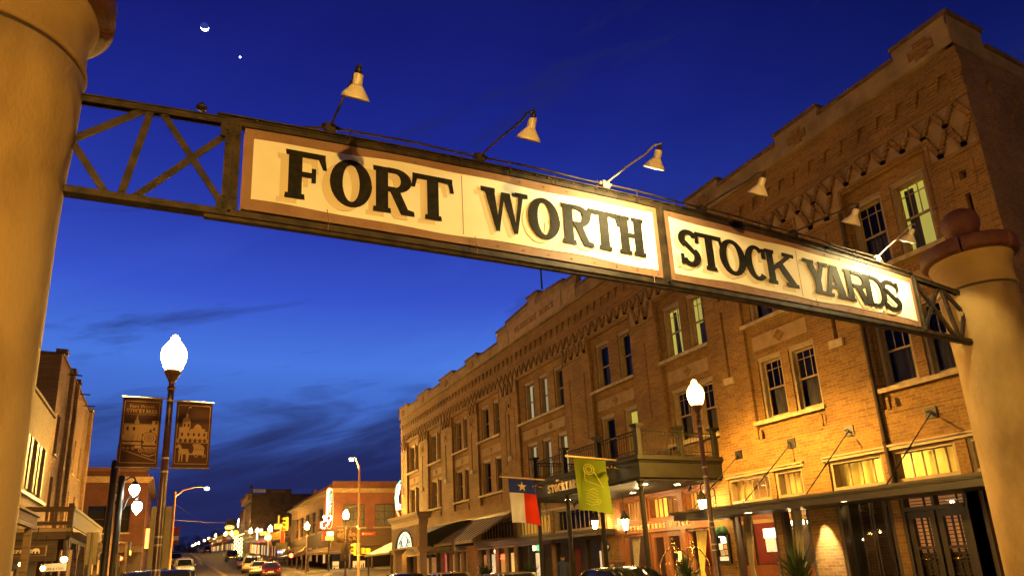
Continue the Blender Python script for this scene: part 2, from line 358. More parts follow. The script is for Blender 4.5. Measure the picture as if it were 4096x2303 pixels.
def text_mesh(b, txt, T, h, depth=.01, spacing=1.0, align='CENTER', wscale=1.0):
    cu = bpy.data.curves.new('t', 'FONT'); cu.body = txt; cu.size = 1; cu.align_x = align; cu.extrude = .0; cu.space_character = spacing; cu.resolution_u = 3
    o = bpy.data.objects.new('t', cu); C.objects.link(o); dg = bpy.context.evaluated_depsgraph_get(); dg.update()
    me = bpy.data.meshes.new_from_object(o.evaluated_get(dg)); i = len(b.v)
    for v in me.vertices: b.v.append(tuple(T @ Vector((v.co.x*h*1.4*wscale, v.co.y*h*1.4, 0))))
    for p in me.polygons: b.face([i+k for k in p.vertices])
    bpy.data.objects.remove(o); bpy.data.curves.remove(cu); bpy.data.meshes.remove(me); return b
LETTER_OWNER = [None]
# slab-serif letters drawn as outlines: unit height, x from 0 to w
def band(cx, cy, rx, ry, a0, a1, tx, ty, n=14):
    out = []
    for k in range(n):
        q = []
        for a, r in ((k, 0), (k+1, 0), (k+1, 1), (k, 1)):
            t = math.radians(a0+(a1-a0)*a/n); q.append((cx+(rx-r*tx)*math.cos(t), cy+(ry-r*ty)*math.sin(t)))
        out.append(q)
    return out
def R4(x0, y0, x1, y1): return [(x0, y0), (x1, y0), (x1, y1), (x0, y1)]
def glyph(c, w=.74, t=.19, s=.085):
    P = []; e = .06
    def stem(x, foot=True, head=True, y0=0, y1=1):
        P.append(R4(x, y0, x+t, y1))
        if foot: P.append([(x-e, 0), (x+t+e, 0), (x+t+e*.8, s), (x-e*.8, s)])
        if head: P.append([(x-e*.8, 1-s), (x+t+e*.8, 1-s), (x+t+e, 1), (x-e, 1)])
    def bar(x0, y0, x1, y1, th, cap=True):
        d = Vector((x1-x0, y1-y0)).normalized(); n = Vector((-d.y, d.x))*th/2
        P.append([(x0-n.x, y0-n.y), (x1-n.x, y1-n.y), (x1+n.x, y1+n.y), (x0+n.x, y0+n.y)])
    if c in 'FELBPRD': stem(e)
    if c in 'FE':
        P += [R4(e, 1-s*1.1, w, 1), [(w-.13, 1-s), (w-.04, .68), (w+.03, .68), (w, 1-s)], R4(e+t, .47, w-.22, .47+s), R4(w-.25, .37, w-.17, .67)]
        if c == 'E': P += [R4(e, 0, w, s*1.1), [(w-.13, s), (w-.04, .32), (w+.03, .32), (w, s)]]
    elif c == 'L': P += [R4(e, 0, w, s*1.1), [(w-.13, s), (w-.04, .36), (w+.03, .36), (w, s)]]
    elif c in 'OQ': P += band(w/2, .5, w/2, .51, 0, 360, t*.98, s, 28)
    elif c == 'C': P += band(w/2, .5, w/2, .51, 48, 312, t, s, 22); P.append(R4(w*.83-.06, .66, w*.83+.07, .95)); 
    elif c == 'S':
        P += band(w/2, .735, w*.48, .275, 20, 235, t*.85, s*1.25, 14); P += band(w/2, .265, w*.48, .275, -160, 55, t*.85, s*1.25, 14)
        P.append([(w*.10, .66), (w*.30, .70), (w*.92, .34), (w*.72, .30)]); P.append(R4(w*.82, .70, w*.94, .97)); P.append(R4(w*.06, .03, w*.18, .30))
    elif c in 'RPB':
        yb = .47 if c != 'P' else .42
        cx = w*.55; P += band(cx, (1+yb)/2, w*.42, (1-yb)/2, -90, 90, t*.9, s, 12); P += [R4(e+t, 1-s, cx, 1), R4(e+t, yb, cx, yb+s)]
        if c == 'R': P += [[(w*.42, yb+.02), (w*.66, yb+.04), (w*.88, .10), (w*.66, .06)], [(w*.66, .06), (w*.70, 0), (w*1.04, 0), (w*1.02, s*.9), (w*.88, .12)]]
        if c == 'B': P += band(cx, .26, w*.45, .26, -90, 90, t*.9, s, 12); P += [R4(e+t, 0, cx, s)]
    elif c == 'D': P += band(w*.45, .5, w*.55, .5, -90, 90, t, s, 16); P += [R4(e+t, 1-s, w*.45, 1), R4(e+t, 0, w*.45, s)]
    elif c == 'T':
        stem(w/2-t/2, head=False); P += [R4(0, 1-s*1.1, w, 1), [(0, 1-s), (.10, 1-s), (.05, .68), (-.03, .68)], [(w-.10, 1-s), (w, 1-s), (w+.03, .68), (w-.05, .68)]]
    elif c in 'HN':
        stem(e); stem(w-e-t)
        if c == 'H': P.append(R4(e+t, .46, w-e-t, .46+s))
        else: P.append([(e, 1), (e+t*.9, 1), (w-e, 0), (w-e-t*.9, 0)])
    elif c == 'M': stem(e); stem(w-e-t); bar(e+t*.6, .95, w/2, .25, t*.8); bar(w-e-t*.6, .95, w/2, .25, t*.8)
    elif c == 'I': stem(w/2-t/2)
    elif c == 'K':
        stem(e); P += [[(e+t, .40), (e+t, .56), (w*.72, 1-s), (w*.90, 1-s)], R4(w*.62, 1-s, w*1.02, 1), [(w*.38, .58), (w*.56, .70), (w*1.0, s), (w*.72, s)], R4(w*.62, 0, w*1.06, s)]
    elif c in 'YV':
        yb = .42 if c == 'Y' else 0.0
        P += [[(w*.06, 1), (w*.06+t*1.1, 1), (w/2+t*.5, yb), (w/2-t*.5, yb)], [(w*.86, 1), (w*.70, 1), (w/2-t*.25, yb), (w/2+t*.5, yb)], R4(-.03, 1-s, w*.42, 1), R4(w*.6, 1-s, w+.02, 1)]
        if c == 'Y': stem(w/2-t/2, head=False, y1=.44)
    elif c == 'A':
        P += [[(w*.12, 0), (w*.26, 0), (w*.56, 1), (w*.40, 1)], [(w*.64, 0), (w*.64+t*1.15, 0), (w*.40+t*1.2, 1), (w*.36, 1)], R4(w*.24, .28, w*.72, .28+s), R4(-.02, 0, w*.40, s), R4(w*.54, 0, w*1.03, s)]
    elif c == 'W':
        P += [[(w*.04, 1), (w*.04+t, 1), (w*.36, 0), (w*.28, 0)], [(w*.50, .94), (w*.42, .94), (w*.27, 0), (w*.35, 0)], [(w*.42, .94), (w*.42+t*.85, .94), (w*.75, 0), (w*.67, 0)], [(w*.92, 1), (w*.82, 1), (w*.68, 0), (w*.75, 0)],
              R4(-.03, 1-s, w*.28, 1), R4(w*.72, 1-s, w+.02, 1)]
    elif c == '&': P += band(w/2, .28, w*.45, .28, 0, 360, t*.8, s, 16) + band(w/2, .76, w*.33, .24, 0, 360, t*.7, s, 14)
    elif c == "'": P += [R4(w*.4, .7, w*.6, 1)]
    return P
def slab_text(b, txt, T, h, depth=.02, gap=.14, w=.72, t=.19, wide={'W': 1.5, 'M': 1.35, 'I': .62, "'": .5}, sp=.55, align=0):
    """raised slab letters; T maps (x, y, z) with z out of the sign"""
    adv = [(sp if c == ' ' else w*wide.get(c, 1)) + gap for c in txt]; tot = sum(adv)-gap; x = -tot*(.5 if align == 0 else 0)
    for c, a in zip(txt, adv):
        if c != ' ' and callable(b):
            bb = b(); 
            for k, P in enumerate(glyph(c, a-gap, t)): put_poly(bb, [((x+px)*h, py*h) for px, py in P], T, depth + .0004*k)
            bb.build('letter', LETTER_OWNER[0])
        elif c != ' ':
            for k, P in enumerate(glyph(c, a-gap, t)):
                put_poly(b, [((x+px)*h, py*h) for px, py in P], T, depth + .0004*k)
        x += a
    return tot*h
def put_poly(b, P, T, d):
    A = sum(P[i][0]*P[(i+1) % len(P)][1]-P[(i+1) % len(P)][0]*P[i][1] for i in range(len(P)))
    if A < 0: P = P[::-1]
    n = len(P); i = len(b.v)
    b.v += [tuple(T @ Vector((x, y, 0))) for x, y in P] + [tuple(T @ Vector((x, y, d))) for x, y in P]
    b.face([i+n+k for k in range(n)])
    for k in range(n): b.face([i+k, i+(k+1) % n, i+n+(k+1) % n, i+n+k])
def frame(o, u, v):
    """plane placed at o with axes u (right) and v (up); third axis points out of the plane"""
    o, u, v = Vector(o), Vector(u).normalized(), Vector(v).normalized(); n = u.cross(v)
    return Matrix(((u.x, v.x, n.x, o.x), (u.y, v.y, n.y, o.y), (u.z, v.z, n.z, o.z), (0, 0, 0, 1)))
def relief(b, us, vs, depth, P, hole=.45):
    """brick wall drawn as a grid of cells at different depths; depth None = opening through the wall"""
    us = sorted(set(round(u, 4) for u in us)); vs = sorted(set(round(v, 4) for v in vs))
    nu, nv = len(us)-1, len(vs)-1
    D = [[depth((us[i]+us[i+1])/2, (vs[j]+vs[j+1])/2) for j in range(nv)] for i in range(nu)]
    val = lambda d: hole if d is None else d
    for i in range(nu):
        j = 0
        while j < nv:
            d = D[i][j]; k = j
            while k+1 < nv and D[i][k+1] == d: k += 1
            if d is not None: b.poly([P(us[i], vs[j], d), P(us[i+1], vs[j], d), P(us[i+1], vs[k+1], d), P(us[i], vs[k+1], d)])
            j = k+1
    for i in range(nu):
        for j in range(nv):
            if i+1 < nu and val(D[i][j]) != val(D[i+1][j]):
                a, c = val(D[i][j]), val(D[i+1][j]); b.poly([P(us[i+1], vs[j], a), P(us[i+1], vs[j], c), P(us[i+1], vs[j+1], c), P(us[i+1], vs[j+1], a)])
            if j+1 < nv and val(D[i][j]) != val(D[i][j+1]):
                a, c = val(D[i][j]), val(D[i][j+1]); b.poly([P(us[i], vs[j+1], a), P(us[i], vs[j+1], c), P(us[i+1], vs[j+1], c), P(us[i+1], vs[j+1], a)])
    return b
def inr(x, rs): return any(a < x < c for a, c in rs)
# ------------------------------------------------------------------ ground
XL, XR = -1.6, 12.4          # kerb lines of the street
def strip(name, mat, x0, x1, dz, y0=-40, y1=600, xs=None):
    b = new(mat); ys = [y for y in range(y0, 36, 6)] + [36+k for k in range(0, 14, 2)] + list(range(50, y1+1, 10))
    for a, c in zip(ys[:-1], ys[1:]): b.poly([(x0, a, gz(a)+dz), (x1, a, gz(a)+dz), (x1, c, gz(c)+dz), (x0, c, gz(c)+dz)])
    return b.build(name)
g = new('soil')
ys = [-900, -300, -40, 36, 40, 44, 48, 60, 120, 221, 400, 520, 900, 2500]
for a, c in zip(ys[:-1], ys[1:]): g.poly([(-2500, a, gz(a)-.05), (2500, a, gz(a)-.05), (2500, c, gz(c)-.05), (-2500, c, gz(c)-.05)])
tag(g.build('ground'), kind='structure')
tag(strip('road', 'asphalt', XL-.1, XR+.1, 0.0), kind='structure')
cr = new('asphalt'); cr.poly([(-300, 55, gz(55)+.004), (300, 55, gz(55)+.004), (300, 74, gz(74)+.004), (-300, 74, gz(74)+.004)])
def walk(name, x0, x1, y0, y1):
    b = new('concrete'); ys = [y for y in range(y0, y1, 4)] + [y1]
    for a, c in zip(ys[:-1], ys[1:]):
        b.poly([(x0, a, gz(a)+.14), (x1, a, gz(a)+.14), (x1, c, gz(c)+.14), (x0, c, gz(c)+.14)])
        for x in (x0, x1): b.poly([(x, a, gz(a)-.05), (x, c, gz(c)-.05), (x, c, gz(c)+.14), (x, a, gz(a)+.14)])
    for y in (y0, y1): b.poly([(x0, y, gz(y)-.05), (x1, y, gz(y)-.05), (x1, y, gz(y)+.14), (x0, y, gz(y)+.14)])
    b.use('kerb')
    for a, c in zip(ys[:-1], ys[1:]):
        for x in ((x0, x0+.16) if x0 > 0 else (x1-.16, x1),): b.poly([(x[0], a, gz(a)+.145), (x[1], a, gz(a)+.145), (x[1], c, gz(c)+.145), (x[0], c, gz(c)+.145)])
    return tag(b.build(name), kind='structure')
walk('pavement', XR, 60, -40, 54); walk('pavement', -60, XL, -40, 54); walk('pavement', XR, 60, 76, 420); walk('pavement', -60, -.6, 76, 420)
tag(cr.build('cross_road'), kind='structure')
mk = new('paint_yellow')
for a in range(76, 240, 10):
    for dx in (-.12, .12): mk.poly([(5.4+dx-.05, a, gz(a)+.004), (5.4+dx+.05, a, gz(a)+.004), (5.4+dx+.05, a+10, gz(a+10)+.004), (5.4+dx-.05, a+10, gz(a+10)+.004)])
tag(mk.build('road_markings'), kind='structure')
# ------------------------------------------------------------------ the gateway: two columns and the sign between them
def gate_column(x, label, joints):
    t = shell('gate_column', label, 'column', 'stucco columns carrying the street sign')
    t.location = (x, 6, 0)
    b = smooth('column_stain'); b.lathe([(.565, .0), (.555, 2.0), (.55, 3.5), (.552, 4.6), (.566, 5.1), (.592, 5.6), (.604, 6.02)], n=64); b.build('shaft', t)
    b = smooth('column_stucco')
    b.lathe([(.600, 6.06), (.618, 6.075), (.618, 6.10), (.600, 6.13), (.597, 6.30), (.592, 6.46), (.605, 6.47), (.612, 6.49), (.612, 6.515), (.62, 6.52), (.632, 6.545), (.632, 6.56), (.65, 6.575), (.66, 6.62), (.645, 6.67), (.60, 6.68)], n=64)
    b.build('collar', t)
    b = new('recess_dark'); b.smooth = True; b.lathe([(.590, 6.0), (.590, 6.07)], n=64); b.build('joint_groove', t)
    b = smooth('cap_terracotta'); rc = .775
    secs = joints
    for a0, a1 in secs:
        n = 14; pr = [(.30, 6.66), (rc-.05, 6.66), (rc, 6.70), (rc, 6.90), (rc-.04, 6.94), (.30, 6.96)]
        idx = []
        for k in range(n+1):
            a = math.radians(a0+1+(a1-a0-2)*k/n); idx.append(len(b.v)); b.v += [(r*math.cos(a), r*math.sin(a), z) for r, z in pr]
        for k in range(n):
            for q in range(len(pr)-1): b.face([idx[k]+q, idx[k+1]+q, idx[k+1]+q+1, idx[k]+q+1])
        for k in (0, n): b.face([idx[k]+q for q in range(len(pr))])
    b.build('cap', t)
    b = smooth('cap_terracotta'); b.lathe([(.45, 6.96), (.34, 7.0), (.17, 7.08), (.14, 7.14), (.15, 7.16)], n=32); b.sphere((0, 0, 7.42), .31, 32); b.build('ball_finial', t)
    return t
gate_column(-1.57, 'huge stucco column cropped by the frame, the crescent moon beside its collar', [(-130, -52), (-52, 8), (8, 110), (110, 230)])
gate_column(12.80, 'stucco column with red ball finial standing before the brick hotel', [(-160, -98), (-98, -8), (-8, 70), (70, 200)])
def TC(x): x /= 6.0; return 6*(.747-.055*((x-1.02)/1.15)**2)+1.75     # underside of the top chord line
def BC(x): x /= 6.0; return 6*(.5565-.018*((x-1.25)/1.2)**2)+1.75
sg = shell('street_sign', 'long cream sign beam spanning the street, lettered in black', 'street sign')
Y0 = 5.985
x0, x1, P1, P2, P3 = -1.04, 12.28, .36, 5.46, 10.80
b = new('old_steel')
def chord(fn, dz0, dz1, ya, yb, xa, xb, n=44):
    for k in range(n):
        a, c = xa+(xb-xa)*k/n, xa+(xb-xa)*(k+1)/n
        i = len(b.v)
        for x in (a, c):
            for y in (ya, yb):
                for dz in (dz0, dz1): b.v.append((x, y, fn(x)+dz))
        for q in ((0, 1, 5, 4), (2, 6, 7, 3), (0, 4, 6, 2), (1, 3, 7, 5)): b.face([i+j for j in q])
        if k == 0: b.face([i, i+2, i+3, i+1])
        if k == n-1: b.face([i+4, i+5, i+7, i+6])
chord(TC, -.055, .0, Y0, Y0+.012, x0, x1); chord(TC, 0, .014, Y0-.012, Y0+.085, x0, x1); chord(TC, -.055, 0, Y0+.063, Y0+.075, x0, x1)
chord(TC, .016, .03, Y0-.04, Y0+.11, P1-.25, P3+.02)
for k in range(60):
    x = P1+.1+k*(P3-P1-.2)/59; b.lathe([(.013, 0), (.010, .0065), (.003, .0098)], (x, Y0-.021, TC(x)+.007), 8, Matrix.Rotation(math.radians(90), 3, 'X'))
b.build('top_chord', sg)
b = new('old_steel')
chord(BC, -.0, .055, Y0, Y0+.012, x0, x1); chord(BC, -.014, 0, Y0-.012, Y0+.10, x0, x1); chord(BC, 0, .055, Y0+.078, Y0+.09, x0, x1)
chord(BC, -.05, -.016, Y0+.01, Y0+.07, P1-.3, x1)
b.build('bottom_chord', sg)
def flat(b, xa, za, xb, zb, w, ya, yb):
    d = Vector((xb-xa, 0, zb-za)).normalized(); n = Vector((-d.z, 0, d.x))*w/2
    q = [Vector((xa, ya, za))-n, Vector((xb, ya, zb))-n, Vector((xb, ya, zb))+n, Vector((xa, ya, za))+n]; b.prism(q, (0, yb-ya, 0))
def rivet(b, x, y, z, r=.014): b.lathe([(r, 0), (r*.8, r*.5), (r*.2, r*.75)], (x, y, z), 8, Matrix.Rotation(math.radians(90), 3, 'X'))
def brace(xa, za, xb, zb, y=Y0+.014, w=.060):
    b = new('old_steel'); flat(b, xa, za, xb, zb, w, y, y+.014); flat(b, xa, za-.0, xb, zb, .014, y+.014, y+.06); b.smooth = False
    rivet(b, xa+(xb-xa)*.04, y-.001, za+(zb-za)*.04); rivet(b, xb+(xa-xb)*.04, y-.001, zb+(za-zb)*.04); b.build('brace', sg)
# open panel at the left end
zt, zb_ = lambda x: TC(x)-.05, lambda x: BC(x)+.05
brace(-1.0, 5.44, -.50, zt(-.50)); brace(-1.0, 5.42, -.72, zb_(-.72)); brace(-.44, zt(-.44), -.60, zb_(-.60))
brace(-.34, zt(-.34), .24, zb_(.24)-.0, Y0+.014); brace(-.50, zb_(-.50), .24, zt(.24)-.06, Y0+.032)
# open panel at the right end
brace(10.92, zt(10.92), 11.80, zb_(11.80)); brace(10.95, zb_(10.95), 11.62, zt(11.62), Y0+.032); brace(11.70, zt(11.70), 11.92, zb_(11.92)); brace(11.78, zt(11.78), 12.25, 5.62, Y0+.032); brace(12.25, 5.60, 12.0, zb_(12.0))
for x, w in ((P1-.10, .14), (P2, .13), (P3+.05, .08)):
    b = new('old_steel'); b.box(x-w/2, x+w/2, Y0-.012, Y0-.002, BC(x)+.0, TC(x)+.0); b.box(x-.012, x+.012, Y0-.05, Y0-.012, BC(x)+.02, TC(x)-.02); b.box(x-.02, x+.02, Y0, Y0+.085, BC(x), TC(x))
    b.smooth = True
    for k in range(9):
        z = BC(x)+.06+k*(TC(x)-BC(x)-.12)/8
        for dx in (-w*.33, w*.33): rivet(b, x+dx, Y0-.013, z, .013)
    b.build('upright', sg)
for (xa, xc) in ((.21, 1), (.21, 0)):
    z = zt(xa)-.08 if xc else zb_(xa)+.05
    b = new('old_steel'); b.box(xa-.06, xa+.10, Y0-.008, Y0-.001, z-.07, z+.07); b.smooth = True; rivet(b, xa, Y0-.009, z, .016); b.build('gusset', sg)
def board(xa, xb):
    n = 40; yb = Y0-.006
    f = new('sign_border')
    def rim(x, t): lo, hi = BC(x)+.075, TC(x)-.075; return lo+(hi-lo)*t
    wz = lambda x: .012*math.sin(x*2.1)+.007*math.sin(x*5.3+1)
    i = len(f.v)
    for k in range(n+1):
        x = xa+(xb-xa)*k/n; f.v += [(x, yb, rim(x, 0)), (x, yb, rim(x, 1))]
    for k in range(n): f.face([i+2*k, i+2*k+2, i+2*k+3, i+2*k+1])
    f.build('sign_border', sg)
    c = new('sign_cream'); m = .10
    i = len(c.v); xa2, xb2 = xa+.085, xb-.085
    for k in range(n+1):
        x = xa2+(xb2-xa2)*k/n; c.v += [(x, yb-.006, rim(x, 0)+m+wz(x+3)), (x, yb-.006, rim(x, 1)-m-wz(x))]
    for k in range(n): c.face([i+2*k, i+2*k+2, i+2*k+3, i+2*k+1])
    c.use('sign_border')
    for k in range(16):
        x = xa+.1+k*(xb-xa-.2)/15
        for z in (rim(x, 0)+.05, rim(x, 1)-.05): c.box(x-.007, x+.007, yb-.012, yb-.005, z-.007, z+.007)
    c.build('sign_face', sg)
    bk = new('sign_border'); i = len(bk.v)
    for k in range(n+1):
        x = xa+(xb-xa)*k/n; bk.v += [(x, Y0+.095, rim(x, 0)), (x, Y0+.095, rim(x, 1))]
    for k in range(n): bk.face([i+2*k, i+2*k+1, i+2*k+3, i+2*k+2])
    bk.build('sign_back', sg)
board(P1, P2-.05); board(P2+.05, P3)
for x in (2.62, 8.0):
    sd = new('rust_metal'); sd.box(x-.004, x+.004, Y0-.0135, Y0-.0125, BC(x)+.19, TC(x)-.19); sd.build('board_seam', sg)
for x, z in ((1.15, .08), (2.75, .06), (5.2, .06), (8.25, .07)):
    sd = new('rust_metal'); sd.tube([(x, Y0-.03, BC(x)+z+.12), (x+.02, Y0-.03, BC(x)+z), (x+.01, Y0-.04, BC(x)-.03)], .004, 4); sd.build('loose_wire', sg)
WORDS = (('FORT', (.74, 1.17, 1.61, 2.04), (.385, .43, .43, .46)), ('WORTH', (2.86, 3.44, 3.90, 4.29, 4.73), (.58, .43, .43, .46, .41)),
         ('STOCK', (5.70, 6.01, 6.42, 6.90, 7.31), (.37, .47, .49, .45, .59)), ('YARDS', (8.12, 8.47, 9.02, 9.47, 9.88), (.53, .60, .55, .53, .48)))
for word, xs, ws in WORDS:
    for c, x, w in zip(word, xs, ws):
        zc = (TC(x+w/2)+BC(x+w/2))/2 - (.0 if x < 2.7 else .0) + (.0)
        h = .53; sl = (TC(x+w)-TC(x)+BC(x+w)-BC(x))/2/w
        b = new('letter_shadow')
        for dx, dz, dd in ((-.075, -.055, .0), ):
            T = frame((x+dx, Y0-.0135, zc-h/2+dz), (1, 0, sl), (0, 0, 1))
            for k, P in enumerate(glyph(c, w/h, .25, .11)): put_poly(b, [(px*h, py*h) for px, py in P], T, .0008+.0003*k)
        b.build('letter_shadow', sg)
        b = new('letter_black'); T = frame((x, Y0-.0225, zc-h/2), (1, 0, sl), (0, 0, 1))
        for k, P in enumerate(glyph(c, w/h, .245, .105)): put_poly(b, [(px*h, py*h) for px, py in P], T, .004+.0004*k)
        b.build('letter', sg)
# conduit along the top with boxes, six gooseneck lamps (two are lit)
LX = [1.164, 2.856, 4.60, 6.23, 8.03, 9.94]
b = new('old_steel'); pts = [(LX[0]-.3, Y0, TC(LX[0]-.3)+.04)] + [(x, Y0-.02, TC(x)+.10+.008*math.sin(x*4)) for x in [LX[0]+(LX[5]-LX[0])*k/40 for k in range(41)]] + [(LX[5]+.12, Y0-.02, TC(LX[5])+.09), (LX[5]+.16, Y0-.02, TC(LX[5])+.0)]
b.smooth = True; b.tube(pts, .013, 6)
for k in range(14):
    x = LX[0]+.2+k*.62; b.tube([(x, Y0-.035, TC(x)+.12), (x, Y0-.035, TC(x)+.02), (x+.01, Y0-.03, TC(x)-.06)], .005, 5)
b.build('conduit', sg)
for k, x in enumerate(LX):
    b = new('pipe_metal' if k in (2, 5) else 'old_steel'); z = TC(x); b.box(x-.05, x+.05, Y0-.05, Y0+.06, z+.03, z+.13); b.smooth = True; b.tube([(x-.09, Y0-.02, z+.10), (x+.09, Y0-.02, z+.10)], .022, 8); b.build('junction_box', sg)
HEAD = [(1.19, .2375, .811), (2.95, .589, .824), (4.76, .912, .8395), (6.38, 1.237, .848), (8.22, 1.585, .838), (10.08, 1.830, .83)]   # rim centre: x, x/y, z/y seen from the camera's corner
for k, (x, (hx, az, el)) in enumerate(zip(LX, HEAD)):
    hy = hx/az; zb = el*hy+1.75; z = TC(x)+.10
    tilt = Matrix.Rotation(math.radians(36), 3, 'X'); c = Vector((hx, hy, zb)); top = c + tilt @ Vector((0, 0, .25))
    a = Vector((x, Y0-.02, z)); e = top; m = a.lerp(e, .78)+Vector((0, 0, .03))
    b = smooth('pipe_metal' if k in (2, 5) else 'old_steel')
    out = tilt @ Vector((0, 0, 1))
    b.tube([a, a.lerp(m, .5)+Vector((0, 0, .015)), m, a.lerp(e, .90)+Vector((0, 0, .065)), e+out*.035+Vector((0, .04, .01)), e+out*.03, e-out*.03], .0125, 8); b.build('gooseneck_arm', sg)
    b = smooth('lamp_white')
    b.lathe([(.128, -.004), (.129, .0), (.118, .022), (.082, .068), (.050, .108)], c, 32, tilt, cap=False); b.lathe([(.050, .108), (.044, .12), (.042, .192), (.039, .204), (.02, .208)], c, 24, tilt)
    b.lathe([(.124, 0), (.115, .022), (.079, .068), (.045, .108)], c, 32, tilt, cap=False)
    b.use('black_steel'); b.lathe([(.024, .204), (.028, .225), (.018, .26)], c, 12, tilt)
    sh = b.build('lamp_shade', sg)
    b = smooth('sign_bulb' if k in (2, 5) else 'lamp_white'); b.sphere(c + tilt @ Vector((0, 0, .05)), .028, 12); b.build('bulb', sh)
    if k in (2, 5):
        ld = bpy.data.lights.new('sign_lamp_light', 'SPOT'); ld.energy = 400 if k == 2 else 340; ld.color = (1, .78, .33); ld.spot_size = math.radians(158); ld.spot_blend = .15; ld.shadow_soft_size = .03
        lo = bpy.data.objects.new('sign_lamp_light', ld); C.objects.link(lo); lo.location = c + tilt @ Vector((0, 0, .02))
        lo.rotation_euler = (-(tilt @ Vector((0, 0, 1)))).to_track_quat('-Z', 'Y').to_euler(); lo.parent = sg
b = smooth('old_steel'); xx = -.02; b.tube([(xx+.03, Y0+.05, TC(xx)+.0), (xx+.01, Y0+.05, TC(xx)+.06), (xx-.01, Y0+.05, TC(xx)+.10)], .014, 7); b.lathe([(.02, 0), (.05, .015), (.055, .03), (.02, .05), (.025, .07)], (xx-.01, Y0+.05, TC(xx)+.08), 10); b.build('empty_socket', sg)
# ------------------------------------------------------------------ the brick hotel on the right
FX = 16.5; HY0, HY1 = 6.9, 52.0
hotel = shell('brick_hotel', 'three storey brick hotel with zigzag brick frieze and a balcony over its entrance', 'hotel')
PH = lambda u, v, d: (FX+d, u, v)
BAYS = [(8.14, 10.52), (12.25, 14.8), (16.43, 19.05), (20.75, 23.85), (26.2, 31.05), (33.37, 36.54), (38.05, 40.75), (42.85, 45.6), (47.65, 50.5)]
WIN = [(8.34, 9.27), (9.53, 10.46), (12.36, 13.30), (13.58, 14.52), (16.50, 17.42), (17.80, 18.76), (20.85, 21.80), (22.50, 23.50),
       (26.25, 27.27), (27.96, 28.80), (29.38, 30.42), (33.42, 34.42), (35.14, 36.16), (38.10, 39.04), (39.48, 40.48), (42.92, 43.90), (44.24, 45.26), (47.75, 48.75), (49.05, 50.10)]
STORE = [(7.35, 8.72), (8.98, 10.62), (10.84, 12.46), (13.38, 14.40), (14.60, 16.36), (17.26, 22.76), (24.05, 28.0), (28.3, 32.0), (32.3, 37.2), (38.8, 41.9), (42.2, 43.5), (44.2, 50.8)]
SLOT = [(7.36, 7.48), (11.44, 11.56), (15.6, 15.7), (32.1, 32.2), (37.4, 37.54), (41.88, 42.02), (46.68, 46.82), (51.36, 51.48)]
GRV = [19.86, 24.34, 25.63, 31.5, 32.6]
def hdepth(u, v):
    if v < 4.02:
        if u > 24 and inr(u, STORE): return None if v > .35 else .08
        if 17.26 < u < 22.76: return None if v > .14 else 0
        if inr(u, STORE): return None if (.30 < v < 2.92 or 3.18 < v) else (.10 if v > 2 else 0)
        return 0
    if inr(u, WIN) and (5.66 < v < 7.72 or 8.92 < v < 11.06): return None
    if inr(u, BAYS) and 5.1 < v < 11.42: return .14
    if inr(u, SLOT) and (7.40 < v < 9.75): return .30
    if any(a-.0 < u < b and False for a, b in SLOT): return 0
    if any(a-.02 < u < b+.02 for a, b in SLOT) and 10.14 < v < 10.36: return .30
    if any(abs(u-gv) < .03 for gv in GRV) and 6.9 < v < 10.0: return .05
    return 0
us = [HY0, HY1] + [e for r in BAYS+WIN+STORE+SLOT for e in r] + [e+d for r in SLOT for e, d in zip(r, (-.02, .02))] + [g_+d for g_ in GRV for d in (-.03, .03)]
vs = [0, .14, .30, .35, 2.92, 3.18, 4.02, 5.1, 5.66, 6.9, 7.40, 7.72, 8.92, 9.75, 10.0, 10.14, 10.36, 11.06, 11.42, 13.6]
b = new('hotel_brick'); relief(b, us, vs, hdepth, PH, .22)
b.box(FX+.22, FX+14, HY1-.02, HY1, 0, 13.6)
b.build('wall', hotel)
# end wall and roof
EB = [(19, 22), (24.5, 27.5), (30, 33)]
def edepth(u, v):
    if inr(u, EB) and (5.6 < v < 7.7 or 8.9 < v < 11.0): return .2
    if 17.4 < u < 40 and any(abs((u-17.4) % 1.2-.3) < .12 for _ in (0,)) and 12.55 < v < 12.95: return .08
    return 0
b = new('hotel_dark_brick'); uu = [FX, 40]+[e for r in EB for e in r]+[17.4+1.2*k+d for k in range(18) for d in (.18, .42)]
relief(b, uu, [0, 5.6, 7.7, 8.9, 11, 12.55, 12.95, 13.6], edepth, lambda u, v, d: (u, HY0+d, v))
b.box(FX+.3, 40, HY0+.25, HY1-.02, 13.3, 13.35)
for k in range(20): 
    x = FX+.5+k*.6
    for q in range(6): b.box(x+q*.045, x+q*.045+.13, HY0-.04, HY0+.001, 11.62+q*.085, 11.62+q*.085+.08)
b.build('end_wall', hotel)
b = new('room_dark'); b.box(18.3, 18.35, HY0+.3, HY1-.1, 4.2, 13.2); b.box(FX+.24, 18.3, HY0+.3, HY1-.1, 4.12, 4.2); b.box(FX+.24, 18.3, HY0+.3, HY1-.1, 8.2, 8.3)
for y in (11.4, 15.6, 19.8, 25, 32, 37.3, 42, 46.6): b.box(FX+.24, 18.3, y-.05, y+.05, 4.2, 13.2)
b.build('inner_wall', hotel)
